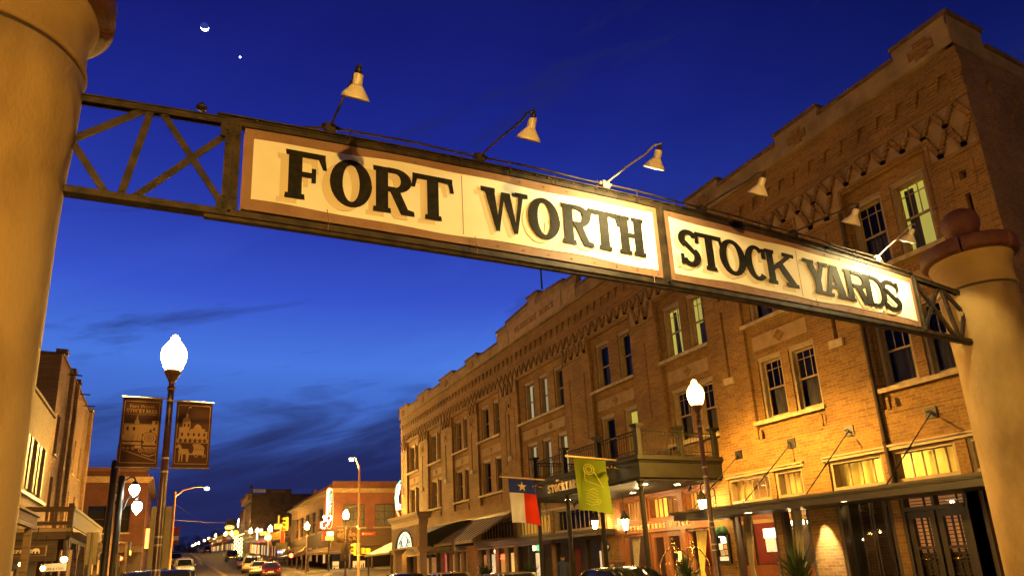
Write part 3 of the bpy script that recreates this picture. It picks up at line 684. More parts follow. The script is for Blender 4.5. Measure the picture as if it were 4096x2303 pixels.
# frieze: stucco strip with stepped brick zigzags
PER = .557
b = new('frieze_stucco')
b.box(FX-.004, FX, HY0+.02, HY1-.02, 11.62, 12.16)
PIERS = [(6.9, 8.14), (10.52, 12.25), (14.8, 16.43), (19.05, 20.75), (23.85, 26.2), (31.05, 33.37), (36.54, 38.05), (40.75, 42.85), (45.6, 47.65), (50.5, 52.0)]
for a, c in PIERS: b.box(FX-.004, FX, a+.06, c-.06, 10.92, 11.62)
b.build('frieze_band', hotel)
b = new('hotel_brick'); k = 0; y = 6.98
def zig(y, z0, hgt, up):
    n = 7
    for q in range(n):
        f = q/n; z = z0+hgt*f; off = (PER/2)*(f if up else 1-f)
        for yy in (y+off-.04,): b.box(FX-.085, FX-.003, yy-.04, yy+.075, z, z+hgt/n-.008)
while y < HY1-PER:
    zig(y, 11.62, .54, True); zig(y+PER/2, 11.62, .54, False); y += PER
for a, c in PIERS:
    n = max(2, int((c-a-.1)/PER)); m = (c+a)/2-n*PER/2
    for k in range(n): zig(m+k*PER, 10.92, .68, False); zig(m+k*PER+PER/2, 10.92, .68, True)
b.build('frieze_zigzag', hotel)
b = new('hotel_brick'); y = 6.84
while y < HY1-.2:
    for q in range(5): b.box(FX-.02-.02*q, FX, y+.03*(4-q)+.0, y+.34, 12.57+q*.08, 12.57+q*.08+.075)
    y += PER
b.box(FX-.10, FX, HY0-.08, HY1+.05, 12.975, 13.06); b.box(FX-.07, FX, HY0-.05, HY1+.04, 13.06, 13.30)
b.box(FX-.035, FX, HY0-.03, HY1+.02, 12.33, 12.40); b.box(FX-.02, FX, HY0-.02, HY1+.01, 12.20, 12.25)
for a, c in BAYS:   # stepped surround round the head of each bay
    b.box(FX-.035, FX, a-.10, c+.10, 11.50, 11.58); 
    for yy in (a-.06, c+.06): b.box(FX-.035, FX, yy-.04, yy+.04, 10.75, 11.50)
for a, c in PIERS: b.box(FX-.03, FX, a+.03, c-.03, 10.80, 10.88)
b.build('dentil_course', hotel)
# parapet with raised merlons, central gable with name stone
ST = [(6.9, 8.31), (10.68, 12.3), (14.85, 16.5), (19.0, 20.9), (35.9, 37.75), (40.0, 42.55), (44.9, 47.4), (49.9, 52.0)]
b = new('parapet_stucco'); PX0, PX1 = FX-.13, FX+.2
def ptop(y):
    if inr(y, ST): return 14.46
    if 24.2 < y < 33.0: return 14.82 if (y < 25.3 or y > 31.7) else (15.0+.2*(1-abs(28.5-y)/3.2) if not 27.9 < y < 29.06 else 15.45)
    return 14.17
ysp = sorted([HY0, HY1]+[e for r in ST for e in r]+[24.2, 25.3, 27.9, 29.06, 31.7, 33.0])
cop = new('coping')
for a, c in zip(ysp[:-1], ysp[1:]):
    e = 1e-3; t0, t1 = ptop(a+e), ptop(c-e)
    b.prism([(PX0, a, 13.62), (PX0, c, 13.62), (PX0, c, t1), (PX0, a, t0)], (PX1-PX0, 0, 0))
    cop.prism([(PX0-.06, a-.03*(t0 > 14.2), t0+.001), (PX0-.06, c+.03*(t1 > 14.2), t1+.001), (PX0-.06, c+.03*(t1 > 14.2), t1+.11), (PX0-.06, a-.03*(t0 > 14.2), t0+.11)], (PX1-PX0+.12, 0, 0))
b.box(PX0+.02, 40, HY0-.03, HY0+.2, 13.62, 14.0); b.box(PX0+.02, FX+1.4, HY0-.031, HY0+.2, 14.0, 14.45)
b.build('parapet', hotel)
cop.box(PX0-.05, FX+1.45, HY0-.09, HY0+.26, 14.46, 14.57); cop.box(FX+1.45, 40, HY0-.09, HY0+.26, 14.0, 14.11)
cop.build('coping', hotel)
for a, c in ST:
    m = (a+c)/2; b = new('hotel_brick')
    for w, z0, z1 in ((.16, 13.72, 13.84), (.32, 13.84, 14.10), (.16, 14.10, 14.24)): b.box(PX0-.035, PX0, m-w, m+w, z0, z1)
    b.build('merlon_ornament', hotel)
b = new('name_stone'); X = PX0-.03
b.prism([(X, 25.62, 13.72), (X, 31.38, 13.72), (X, 31.38, 14.66), (X, 28.9, 14.86), (X, 28.9, 15.2), (X, 28.1, 15.2), (X, 28.1, 14.86), (X, 25.62, 14.66)], (.03, 0, 0))
b.box(X, X+.03, 24.3, 25.52, 13.72, 14.46); b.box(X, X+.03, 31.48, 32.7, 13.72, 14.46)
b.build('name_stone', hotel)
LETTER_OWNER[0] = hotel; T = frame((X-.001, 28.5, 14.02), (0, -1, 0), (0, 0, 1)); slab_text(lambda: new('name_stone'), 'THANNISCH BLOCK', T, .34, .035, gap=.22, t=.16, w=.66)
b = smooth('flag_green'); b.tube([(FX, 27.6, 15.5), (FX, 27.6, 21.5)], .05, 8); b.build('roof_flagpole', hotel)
# sills, stucco panels, blocks
for a, c in BAYS:
    for z in (8.80, 5.54):
        b = new('limestone'); b.box(FX-.06, FX+.25, a-.02, c+.06, z, z+.125); b.build('sill', hotel)
    b = new('frieze_stucco'); b.box(FX+.134, FX+.14, a+.25, c-.2, 7.97, 8.46); b.use('hotel_brick')
    for k in range(int((c-a-.45)/.11)):
        y = a+.25+k*.11
        for z in (7.85, 8.47): b.box(FX+.118, FX+.139, y+.008, y+.10, z, z+.11)
    n = 2 if c-a > 4 else 1
    for k in range(n):
        m = (a+c)/2+((k-.5)*1.5 if n == 2 else 0)
        b.prism([(FX+.105, m-.20, 8.215), (FX+.105, m, 8.02), (FX+.105, m+.20, 8.215), (FX+.105, m, 8.41)], (.028, 0, 0))
    b.build('spandrel_panel', hotel)
    b = new('hotel_brick'); b.box(FX-.025, FX, a+.1, c-.1, 4.98, 5.06)
    for yy in (a+.15, c-.15): b.box(FX-.05, FX, yy-.04, yy+.04, 5.08, 5.40)
    b.build('sill_brackets', hotel)
for a, c in SLOT:
    m = (a+c)/2; b = new('limestone'); b.box(FX-.09, FX, m-.22, m+.22, 7.13, 7.37); b.build('stone_block', hotel)
    b = new('hotel_brick')
    for yy in (m-.26, m+.26): b.box(FX-.02, FX, yy-.02, yy+.02, 9.95, 10.55)
    b.box(FX-.02, FX, m-.28, m+.28, 10.55, 10.60); b.build('slot_surround', hotel)
b = smooth('recess_dark'); b.tube([(FX-.06, 10.64, 2.9), (FX-.06, 10.64, 10.9)], .055, 8)
for z in (4.2, 6.0, 8.0, 9.9): b.tube([(FX-.06, 10.64, z), (FX-.06, 10.64, z+.08)], .07, 8)
b.build('downpipe', hotel)
# double hung windows: one prototype of each sort, then copies
def make_window(w, h, muntins, cur, lit):
    b = new('window_wood'); W2 = w/2
    for y in (-W2, W2-.09): b.box(.20, .46, y, y+.09, 0, h)
    b.box(.20, .46, -W2+.09, W2-.09, h-.15, h); b.box(.20, .46, -W2+.09, W2-.09, 0, .07); b.box(.165, .20, -W2, W2, h-.07, h)
    for y in (-W2+.09, W2-.13): b.box(.36, .41, y, y+.04, .07, h-.15)
    zm = h*.48; b.box(.35, .42, -W2+.13, W2-.13, zm, zm+.055); b.box(.36, .41, -W2+.13, W2-.13, .07, .15); b.box(.36, .41, -W2+.13, W2-.13, h-.20, h-.15)
    if muntins:
        zt_ = h-.20-(h-zm)*.22; b.box(.375, .40, -W2+.13, W2-.13, zt_, zt_+.022)
        for y in (-.5, .5): b.box(.3755, .3995, y*(w-.26)*.36-.011, y*(w-.26)*.36+.011, zm+.055, h-.20)
    o = b.build('window')
    g_ = new('upper_glass'); g_.poly([(.385, -W2+.1, .1), (.385, W2-.1, .1), (.385, W2-.1, h-.16), (.385, -W2+.1, h-.16)]); g_.build('pane', o)
    if cur:
        c = smooth('curtain_grey')
        top = h*.50 if cur == 1 else h-.16
        for s in ((-1, 1) if cur != 3 else (1,)):
            c.grid(lambda u, v: (.60+.03*math.sin(u*22+s), s*(W2-.10-u*(.30*w if cur != 1 else .42*w)*(1-.35*v*(cur == 2))), .08+(top-.08)*v), 16, 4)
        c.build('curtain', o)
    if lit:
        l = new(lit); l.poly([(.80, -W2-.5, -.2), (.80, W2+.5, -.2), (.80, W2+.5, h+.2), (.80, -W2-.5, h+.2)])
        l.poly([(.47, W2+.5, -.2), (.80, W2+.5, -.2), (.80, W2+.5, h+.2), (.47, W2+.5, h+.2)]); l.poly([(.47, -W2, h+.2), (.80, -W2, h+.2), (.80, W2+.5, h+.2), (.47, W2+.5, h+.2)]); l.build('lit_room', o)
    return o
cache = {}
LIT = {(0, 1): ('lit_room', 3), (1, 1): (None, 1), (5, 1): ('lit_room', 2), (8, 1): (None, 2), (10, 1): ('lit_room_pale', 2), (6, 0): ('lit_room', 0), (8, 0): ('lit_room_pale', 0), (10, 0): ('lit_room_pale', 3)}
for i, (a, c) in enumerate(WIN):
    for f, (z0, z1) in enumerate(((5.66, 7.72), (8.92, 11.06))):
        lit, cur = LIT.get((i, f), (None, 1 if i < 8 else 2)); mun = i < 6
        key = (mun, cur, lit, f)
        if key not in cache:
            o = cache[key] = make_window(.96, z1-z0, mun, cur, lit); o.parent = hotel
        else: o = copy_tree(cache[key], hotel)
        o.location = (FX, (a+c)/2, z0); o.scale = (1, (c-a)/.96, 1)
# ---------------------------------------------------------------- shop fronts on the ground floor
def lit_sheet(b, x, y0, y1, z0, z1, n=22, amp=.025):
    b.grid(lambda u, v: (x+amp*math.sin(u*n*1.9+1.3*math.sin(v*2+u*9))+.01*math.sin(u*41), y0+(y1-y0)*u, z0+(z1-z0)*v), max(12, n*3), 4)
def transom(y0, y1, z0, z1, mat, n, fill, wood='window_wood', x=FX, part=1.0):
    b = new(mat if False else wood); f = .09
    b.box(x+.06, x+.34, y0, y0+f, z0, z1); b.box(x+.06, x+.34, y1-f, y1, z0, z1); b.box(x+.06, x+.34, y0+f, y1-f, z1-f, z1); b.box(x+.06, x+.34, y0+f, y1-f, z0, z0+f*1.2)
    for k in range(1, n):
        y = y0+f+(y1-y0-2*f)*k/n; b.box(x+.26, x+.30, y-.016, y+.016, z0+f*1.2, z1-f)
    o = b.build('transom_window', hotel)
    g_ = new('glass'); g_.poly([(x+.28, y0+f, z0+f), (x+.28, y1-f, z0+f), (x+.28, y1-f, z1-f), (x+.28, y0+f, z1-f)]); g_.build('pane', o)
    if fill:
        c = smooth(fill); lit_sheet(c, x+.46, y1+.25-(y1-y0+.35)*part, y1+.25, z0+.02, z1+.05, int(8*(y1-y0)*part)+1, .04); c.build('curtain', o)
    return o
transom(8.98, 10.62, 3.18, 4.02, 0, 5, 'lit_curtain'); transom(10.84, 12.46, 3.18, 4.02, 0, 4, 'lit_curtain'); transom(7.35, 8.72, 3.18, 4.02, 0, 4, None)
transom(13.38, 14.40, 3.18, 4.02, 0, 4, 'lit_curtain', part=.62); transom(14.60, 16.36, 3.18, 4.02, 0, 5, 'lit_curtain', part=.42)
b = new('window_wood')
b.box(FX-.05, FX+.05, 7.1, 12.62, 4.03, 4.12); b.box(FX-.09, FX+.02, 7.1, 12.62, 4.12, 4.17); b.build('lintel', hotel); b = new('window_wood'); b.box(FX-.05, FX+.05, 13.25, 16.42, 4.03, 4.12); b.box(FX-.09, FX+.02, 13.25, 16.42, 4.12, 4.17); b.build('lintel', hotel); b = new('window_wood')
b.box(FX-.04, FX+.05, 24.0, 37.2, 4.03, 4.14); b.build('lintel', hotel)
def shopwin(y0, y1, z0, z1, wood, name='shop_window', cols=1, bars=0):
    b = new(wood); f = .10; x = FX
    b.box(x+.02, x+.26, y0, y0+f, z0, z1); b.box(x+.02, x+.26, y1-f, y1, z0, z1); b.box(x+.02, x+.26, y0+f, y1-f, z1-f, z1); b.box(x-.01, x+.30, y0+f, y1-f, z0, z0+f)
    for k in range(1, cols): y = y0+(y1-y0)*k/cols; b.box(x+.04, x+.24, y-.04, y+.04, z0+f, z1-f)
    for k in range(1, bars): z = z0+(z1-z0)*k/bars; b.box(x+.10, x+.14, y0+f, y1-f, z-.015, z+.015)
    o = b.build(name, hotel); g_ = new('glass'); g_.poly([(x+.15, y0+f, z0+f), (x+.15, y1-f, z0+f), (x+.15, y1-f, z1-f), (x+.15, y0+f, z1-f)]); g_.build('pane', o); return o
# bar at the right: dark joinery, louvred shutters behind the glass, double door
o = shopwin(10.84, 12.46, .30, 2.92, 'dark_wood', cols=1)
b = new('shutter_wood')
for y0, y1 in ((10.92, 11.24), (11.26, 11.62), (11.66, 12.0)):
    b.box(FX+.30, FX+.34, y0, y0+.05, .4, 2.8); b.box(FX+.30, FX+.34, y1-.05, y1, .4, 2.8)
    for k in range(30): z = .45+k*.078; b.poly([(FX+.30, y0+.05, z), (FX+.30, y1-.05, z), (FX+.35, y1-.05, z+.06), (FX+.35, y0+.05, z+.06)])
b.use('room_dark'); b.box(FX+.6, FX+.62, 10.7, 12.5, .3, 2.9); b.build('shutter', o)
b = smooth('bulb_small')
for y, z in ((11.16, 2.22), (11.34, 2.16), (11.62, 2.02), (12.15, 1.85)): b.sphere((FX+.50, y, z), .028, 8)
b.build('bar_lamps', o)
o = shopwin(8.98, 10.62, 2.46, 2.92, 'dark_wood', 'fanlight', cols=2)
b = new('shutter_lit'); b.box(FX+.40, FX+.42, 9.0, 10.6, 2.5, 2.9); b.use('dark_wood')
for k in range(5): b.box(FX+.34, FX+.38, 9.05, 10.55, 2.54+k*.08, 2.56+k*.08)
for y in (9.4, 10.2): b.box(FX+.32, FX+.39, y-.012, y+.012, 2.5, 2.9)
b.build('shutter', o)
for y0, y1 in ((9.10, 9.78), (9.84, 10.52)):
    b = new('dark_wood'); x = FX+.06
    b.box(x, x+.10, y0, y0+.13, .15, 2.44); b.box(x, x+.10, y1-.13, y1, .15, 2.44); b.box(x, x+.10, y0+.13, y1-.13, 2.28, 2.44); b.box(x, x+.10, y0+.13, y1-.13, .15, .45); b.box(x+.01, x+.09, y0+.13, y1-.13, 1.52, 1.60)
    o = b.build('shop_door', hotel)
    b = new('shutter_lit'); b.box(x+.18, x+.20, y0+.1, y1-.1, 1.45, 2.3); b.use('louvre_wood'); b.box(x+.18, x+.20, y0+.1, y1-.1, .4, 1.45); b.use('dark_wood')
    for k in range(20): z = .46+k*.092; b.box(x+.12, x+.16, y0+.13, y1-.13, z, z+(.022 if k > 10 else .045))
    for y in (y0+.26, y1-.27): b.box(x+.11, x+.165, y-.014, y+.014, .45, 2.28)
    b.build('shutter', o)
    b = smooth('brass'); b.tube([(x-.05, y0+.2, 1.30), (x-.05, y1-.2, 1.30)], .015, 6); b.build('handle', o)
b = new('dark_wood'); b.box(FX+.0, FX+.3, 8.72, 8.98, .14, 2.92); b.box(FX+.0, FX+.3, 9.0, 9.09, .14, 2.46); b.build('door_post', hotel); b = new('dark_wood'); b.box(FX+.03, FX+.2, 10.62, 10.84, .14, 2.92); b.box(FX+.0, FX+.3, 10.53, 10.61, .14, 2.46); b.build('door_post', hotel)
shopwin(7.35, 8.72, .30, 2.92, 'dark_wood')
# lounge windows with drapes, red room behind
o1 = shopwin(13.38, 14.40, .30, 2.92, 'dark_wood'); o2 = shopwin(14.60, 16.36, .30, 2.92, 'dark_wood')
for o, y0, y1 in ((o1, 13.42, 14.36), (o2, 14.64, 16.32)):
    b = smooth('curtain_cream')
    for s, ye in ((1, y1), (-1, y0)):
        b.grid(lambda u, v: (FX+.42+.03*math.sin(u*20), ye-s*(u*(.40*(.45+.55*abs(v-.36)**.7*1.3))), .3+2.6*v), 14, 12)
    b.build('drape', o)
def room(y0, y1, x1, z1, wallm, ceil='room_ceiling'):
    b = new(wallm); x0 = FX+.24; zs = 2.75
    for za, zb2, mm in ((0, zs, wallm), (zs, z1, ceil)):
        b.use(mm); b.poly([(x1, y0, za), (x1, y1, za), (x1, y1, zb2), (x1, y0, zb2)]); b.poly([(x0, y0, za), (x1, y0, za), (x1, y0, zb2), (x0, y0, zb2)]); b.poly([(x0, y1, za), (x1, y1, za), (x1, y1, zb2), (x0, y1, zb2)])
    b.use(ceil); b.poly([(x0, y0, z1), (x1, y0, z1), (x1, y1, z1), (x0, y1, z1)]); b.use('room_floor'); b.poly([(x0, y0, .15), (x1, y0, .15), (x1, y1, .15), (x0, y1, .15)])
    return b
b = room(12.9, 23.6, 21.5, 4.10, 'shutter_wood'); b.use('room_red')
for y0, y1 in ((13.4, 14.9), (18.65, 20.1), (22.1, 23.4)): b.box(21.44, 21.49, y0, y1, 1.15, 2.74)
b.use('poster_lit'); b.box(21.40, 21.43, 19.1, 19.6, 1.6, 2.2); b.use('entrance_wood')
for k in range(6): b.box(21.40, 21.49, 13.2+k*1.75, 13.36+k*1.75, .2, 4.0)
b.box(21.38, 21.48, 12.9, 23.6, 2.9, 3.1); b.box(21.38, 21.48, 12.9, 23.6, .15, 1.1); b.build('lobby', hotel)
b = room(7.0, 12.85, 19.0, 4.1, 'room_dark', 'room_dark'); b.build('bar_room', hotel)
b = room(24.0, 51.5, 19.2, 4.1, 'dark_wood', 'room_dark'); b.build('shop_rooms', hotel)
def plamp(name, loc, e, r=.1, col=(1, .66, .28), parent=None):
    ld = bpy.data.lights.new(name, 'POINT'); ld.energy = e; ld.color = col; ld.shadow_soft_size = r
    lo = bpy.data.objects.new(name, ld); C.objects.link(lo); lo.location = loc
    if parent: lo.parent = parent
    return lo
# ---------------------------------------------------------------- hotel entrance in varnished wood
b = new('entrance_wood'); x = FX
b.box(x-.06, x+.3, 17.28, 22.74, 2.62, 2.92); b.box(x-.12, x+.1, 17.27, 22.75, 2.92, 2.985); b.box(x-.06, x+.3, 17.28, 22.74, 3.90, 4.02); b.box(x-.10, x+.1, 17.27, 22.75, 4.02, 4.10)
b.box(x-.08, x-.0, 17.28, 22.74, 2.56, 2.62)
for y, w in ((17.28, .2), (18.66, .26), (20.74, .26), (22.46, .28)): b.box(x-.04, x+.28, y, y+w, .14, 2.56); b.box(x-.03, x+.28, y, y+w, 2.985, 3.90); b.box(x-.055, x-.04, y+.05, y+w-.05, .3, 2.45)
b.build('entrance_frame', hotel)
for y0, y1, n in ((17.48, 18.66, 5), (18.92, 20.74, 6), (21.0, 22.46, 6)): transom(y0, y1, 2.985, 3.90, 0, n, 'lit_curtain', 'entrance_wood', part=.42)
for y0, y1 in ((17.48, 18.66), (21.0, 22.46)):
    b = new('entrance_wood'); b.box(x+.02, x+.2, y0, y0+.09, .14, 2.56); b.box(x+.02, x+.2, y1-.09, y1, .14, 2.56); b.box(x+.02, x+.2, y0+.09, y1-.09, 2.46, 2.56); b.box(x+.02, x+.2, y0+.09, y1-.09, .14, .5)
    o = b.build('entrance_window', hotel); g_ = new('glass'); g_.poly([(x+.12, y0+.09, .5), (x+.12, y1-.09, .5), (x+.12, y1-.09, 2.46), (x+.12, y0+.09, 2.46)]); g_.build('pane', o)
    c = smooth('lit_curtain_dim' if y0 < 18 else 'curtain_cream'); ye = y1-.1
    c.grid(lambda u, v: (x+.36+.03*math.sin(u*19), ye-u*.55*(.38+.62*min(1, abs(v-.34)*1.6)), .4+2.05*v), 14, 14); c.build('drape', o)
for y0, y1 in ((18.94, 19.82), (19.84, 20.72)):
    b = new('entrance_wood'); b.box(x+.03, x+.12, y0, y0+.15, .16, 2.54); b.box(x+.03, x+.12, y1-.15, y1, .16, 2.54); b.box(x+.03, x+.12, y0+.15, y1-.15, 2.36, 2.54); b.box(x+.03, x+.12, y0+.15, y1-.15, .16, .62)
    o = b.build('entrance_door', hotel); g_ = new('glass'); g_.poly([(x+.08, y0+.15, .62), (x+.08, y1-.15, .62), (x+.08, y1-.15, 2.36), (x+.08, y0+.15, 2.36)]); g_.build('pane', o)
    b = smooth('brass'); yy = y1-.08 if y0 < 19 else y0+.08; b.tube([(x+.03, yy, 1.0), (x-.05, yy, 1.03), (x-.05, yy, 1.37), (x+.03, yy, 1.4)], .014, 6); b.build('handle', o)
T = frame((x-.061, 20.1, 2.685), (0, -1, 0), (0, 0, 1)); slab_text(lambda: new('gold_letter'), 'STOCKYARDS HOTEL', T, .185, .03, gap=.42, w=.80, t=.21)
plamp('lobby_light', (18.6, 20.2, 3.0), 480, .3, (1, .58, .2), hotel); plamp('lounge_light', (17.9, 15.05, 2.75), 240, .25, (1, .58, .22), hotel); plamp('bar_room_light', (17.9, 10.7, 3.75), 300, .2, (1, .66, .2), hotel)
# ---------------------------------------------------------------- balcony over the entrance
BX, BA, BC_ = 13.0, 16.52, 24.0
b = new('dark_green_metal')
b.box(BX, FX-.002, BA, BC_, 4.10, 4.60); b.box(BX-.05, FX-.002, BA-.05, BC_+.05, 4.60, 4.66); b.box(BX-.12, FX-.002, BA-.12, BC_+.12, 4.66, 4.73); b.box(BX-.09, FX-.002, BA-.09, BC_+.09, 4.73, 4.80); b.box(BX+.06, FX-.002, BA+.06, BC_-.06, 4.02, 4.10)
b.build('balcony_deck', hotel)
T = frame((BX-.001, 20.25, 4.22), (0, -1, 0), (0, 0, 1)); slab_text(lambda: new('gold_letter'), 'STOCKYARDS HOTEL', T, .30, .03, gap=.12, w=.74, t=.24)
for y in (17.6, 19.3, 21.0, 22.7):
    b = smooth('brass'); b.tube([(BX, y, 4.52), (BX-.42, y, 4.58)], .03, 8); b.tube([(BX-.36, y-.09, 4.57), (BX-.36, y+.09, 4.57)], .05, 8); b.build('sign_floodlight', hotel)
    ld = bpy.data.lights.new('sign_floodlight_beam', 'SPOT'); ld.energy = 7; ld.color = (1, .78, .42); ld.spot_size = math.radians(120); ld.spot_blend = .6; ld.shadow_soft_size = .04
    lo = bpy.data.objects.new('sign_floodlight_beam', ld); C.objects.link(lo); lo.location = (BX-.38, y, 4.50); lo.rotation_euler = Vector((.38, 0, -.14)).to_track_quat('-Z', 'Y').to_euler(); lo.parent = hotel
def post(y, xx):
    b = new('dark_green_metal'); b.box(xx-.08, xx+.08, y-.08, y+.08, 4.80, 5.72); b.box(xx-.13, xx+.13, y-.13, y+.13, 5.72, 5.76); b.box(xx-.16, xx+.16, y-.16, y+.16, 5.76, 5.82); b.build('railing_post', hotel)
for y in (16.62, 18.87, 21.15, 23.48): post(y, BX+.12)
for xx in (14.85, 16.38): post(BA+.1, xx)
b = new('dark_green_metal')
def rail(p, q):
    p, q = Vector(p), Vector(q); d = q-p; n = int(d.length/.125)
    for z, hh in ((5.62, .03), (5.50, .02), (4.98, .02), (4.86, .02)):
        for s in (0,): b.tube([p+Vector((0, 0, z)), q+Vector((0, 0, z))], hh*.7, 4)
    for k in range(n+1):
        c = p+d*(k/n); z0, z1 = (4.86, 5.62)
        b.tube([c+Vector((0, 0, z0)), c+Vector((0, 0, z1 if k % 4 else 5.62))], .0095, 4, False)
        if k % 2 == 0 and k < n:
            e = p+d*((k+1)/n); b.tube([c+Vector((0, 0, 5.56)), e+Vector((0, 0, 5.56))], .011, 4, False); b.tube([c+Vector((0, 0, 4.92)), e+Vector((0, 0, 4.92))], .009, 4, False)
for a, c in ((16.7, 18.79), (18.95, 21.07), (21.23, 23.4)): rail((BX+.12, a, 0), (BX+.12, c, 0))
rail((BX+.2, BA+.1, 0), (14.77, BA+.1, 0)); rail((14.93, BA+.1, 0), (16.30, BA+.1, 0)); rail((BX+.2, 23.6, 0), (16.3, 23.6, 0))
b.build('railing', hotel)
for y in (16.66, 18.9, 21.05, 23.3):
    b = smooth('dark_green_metal'); b.lathe([(.14, .14), (.14, .3), (.10, .34), (.085, .6), (.08, 3.6), (.075, 3.78), (.10, 3.80), (.10, 3.84), (.08, 3.87), (.085, 3.93), (.13, 3.99), (.15, 4.02)], (BX+.10, y, 0), 16); b.build('balcony_column', hotel)
b = new('bulb_warm')
for xx, y in ((14.0, 17.6), (15.4, 17.6), (14.0, 20.1), (15.4, 20.1), (14.0, 22.5), (15.4, 22.5)): b.lathe([(.10, 0), (.10, .01)], (xx, y, 4.005), 14)
b.build('downlight', hotel)
b = smooth('black_plastic')
for p in ((15.8, 17.4, 3.86), (14.6, 22.9, 3.86)): b.tube([Vector(p)+Vector((0, 0, .15)), p, Vector(p)+Vector((-.12, -.06, -.06))], [.02, .05, .06], 8)
b.build('soffit_spotlight', hotel)
for y in (20.0, 22.4): plamp('soffit_light', (14.7, y-1.2, 3.9), 90, .1, (1, .66, .28), hotel)
# ---------------------------------------------------------------- flat canopies hung on rods
def canopy(x0, y0, y1, z0, mat):
    b = new(mat); b.box(x0+.10, FX-.01, y0+.06, y1-.06, z0+.06, z0+.18); b.box(x0, x0+.10, y0, y1, z0, z0+.16); b.box(x0-.05, x0+.12, y0-.05, y1+.05, z0+.16, z0+.20); b.box(x0-.09, x0+.12, y0-.09, y1+.09, z0+.20, z0+.26)
    for y in (y0, y1-.06): b.box(x0+.1, FX-.01, y, y+.06, z0, z0+.24)
    return b.build('canopy', hotel)
canopy(14.1, 6.6, 16.46, 2.72, 'canopy_brown'); canopy(15.55, 23.0, 35.2, 2.62, 'canopy_brown')
def rod(xo, y, yw, zw, zc):
    b = smooth('black_steel'); a = Vector((xo, y, zc)); w = Vector((FX-.03, yw, zw)); b.tube([a, w], .014, 6); b.tube([a.lerp(w, .42), a.lerp(w, .5)], .026, 6)
    b.smooth = False; b.box(FX-.03, FX, yw-.14, yw+.14, zw-.14, zw+.14); b.smooth = True
    b.tube([(FX-.03, yw, zw+.05), (FX-.13, yw+.05, zw+.02), (FX-.12, yw, zw-.02), (FX-.13, yw-.06, zw-.05)], .018, 6)
    b.smooth = False; b.box(xo-.12, xo+.12, y-.1, y+.1, zc-.03, zc+.01); b.build('hanger_rod', hotel)
for y, yw in ((15.74, 15.69), (13.66, 13.57), (11.56, 11.62), (9.38, 9.35)): rod(14.25, y, yw-.0, 4.76, 2.99)
for y in (24.5, 27.0, 29.5): rod(15.7, y, y+1.6, 4.5, 2.88)
b = new('bulb_small'); b.box(14.35, 14.55, 10.55, 10.75, 2.755, 2.765); b.box(14.6, 14.8, 13.9, 14.1, 2.755, 2.765); b.build('canopy_light', hotel)
ld = bpy.data.lights.new('pier_spot', 'SPOT'); ld.energy = 1300; ld.color = (1, .80, .42); ld.spot_size = math.radians(50); ld.spot_blend = .75; ld.shadow_soft_size = .03
lo = bpy.data.objects.new('pier_spot', ld); C.objects.link(lo); lo.location = (16.27, 12.90, 2.70); lo.rotation_euler = (Vector((16.44, 12.90, .9))-Vector(lo.location)).to_track_quat('-Z', 'Y').to_euler(); lo.parent = hotel
plamp('canopy_light_glow', (14.45, 10.65, 2.70), 26, .06, (1, .66, .28), hotel); plamp('canopy_light_glow', (14.7, 14.0, 2.70), 26, .06, (1, .66, .28), hotel)
# ---------------------------------------------------------------- bar front, striped awning and arched portal at the far end
o = shopwin(24.05, 28.0, .35, 2.6, 'dark_wood', cols=3); 
b = new('poster_lit'); b.box(FX+.3, FX+.31, 24.2, 24.7, 1.0, 2.0); b.use('room_red'); b.box(FX+.5, FX+.51, 26.5, 27.6, .6, 2.3); b.build('window_display', o)
o = shopwin(28.3, 32.0, .35, 2.6, 'dark_wood', cols=3); b = new('poster_lit'); b.box(FX+.3, FX+.31, 29.7, 30.5, .9, 2.1); b.use('green_glow'); b.box(FX+.28, FX+.29, 29.85, 30.35, 2.2, 2.5); b.build('window_display', o)
o = shopwin(32.3, 37.2, .35, 2.6, 'window_wood', cols=4)
b = new('lit_shop_dim'); 
for k, y in enumerate((32.6, 33.9, 35.1, 36.2)): b.use(('lit_shop', 'lit_shop_dim', 'poster_lit', 'lit_shop_dim')[k]); b.box(FX+.3, FX+.31, y, y+.7, .8, 2.2)
b.use('neon_red'); b.box(FX+.26, FX+.28, 34.0, 34.5, 2.05, 2.10); b.box(FX+.26, FX+.28, 34.1, 34.6, 1.92, 1.96); b.build('window_display', o)
o = shopwin(38.8, 41.9, .35, 2.6, 'window_wood', cols=3); b = new('pink_glow')
for y in (38.95, 40.0, 41.4): b.use('pink_glow'); b.box(FX+.3, FX+.31, y, y+.16, .5, 2.5); b.use('lit_shop_dim'); b.box(FX+.32, FX+.33, y+.2, y+.7, .9, 2.4)
b.build('window_display', o)
o = shopwin(42.2, 43.5, .35, 2.6, 'window_wood'); b = new('pink_glow'); b.box(FX+.3, FX+.31, 43.2, 43.4, .5, 2.5); b.use('lit_shop'); b.box(FX+.3, FX+.31, 42.6, 43.1, .9, 2.4); b.build('window_display', o)
o = shopwin(44.2, 50.8, .35, 2.6, 'window_wood', cols=4); b = new('lit_shop_dim'); b.box(FX+.3, FX+.31, 45, 49, .8, 2.3); b.build('window_display', o)
for a, c, n in ((24.05, 28.0, 10), (28.3, 32.0, 10), (32.3, 37.2, 12)):
    transom(a, c, 2.95, 4.02, 0, n, 'lit_curtain_dim' if a > 28 and a < 32 else None)
b = new('dark_wood')
for a, c in ((24.05, 28.0), (28.3, 32.0), (32.3, 37.2), (38.8, 41.9), (42.2, 43.5), (44.2, 50.8)): b.box(FX+.0, FX+.2, a, c, 2.60, 2.95)
b.box(FX, FX+.2, 38.8, 50.8, 2.95, 4.02); b.build('fascia_board', hotel)
b = new('roof_metal')
n = 20
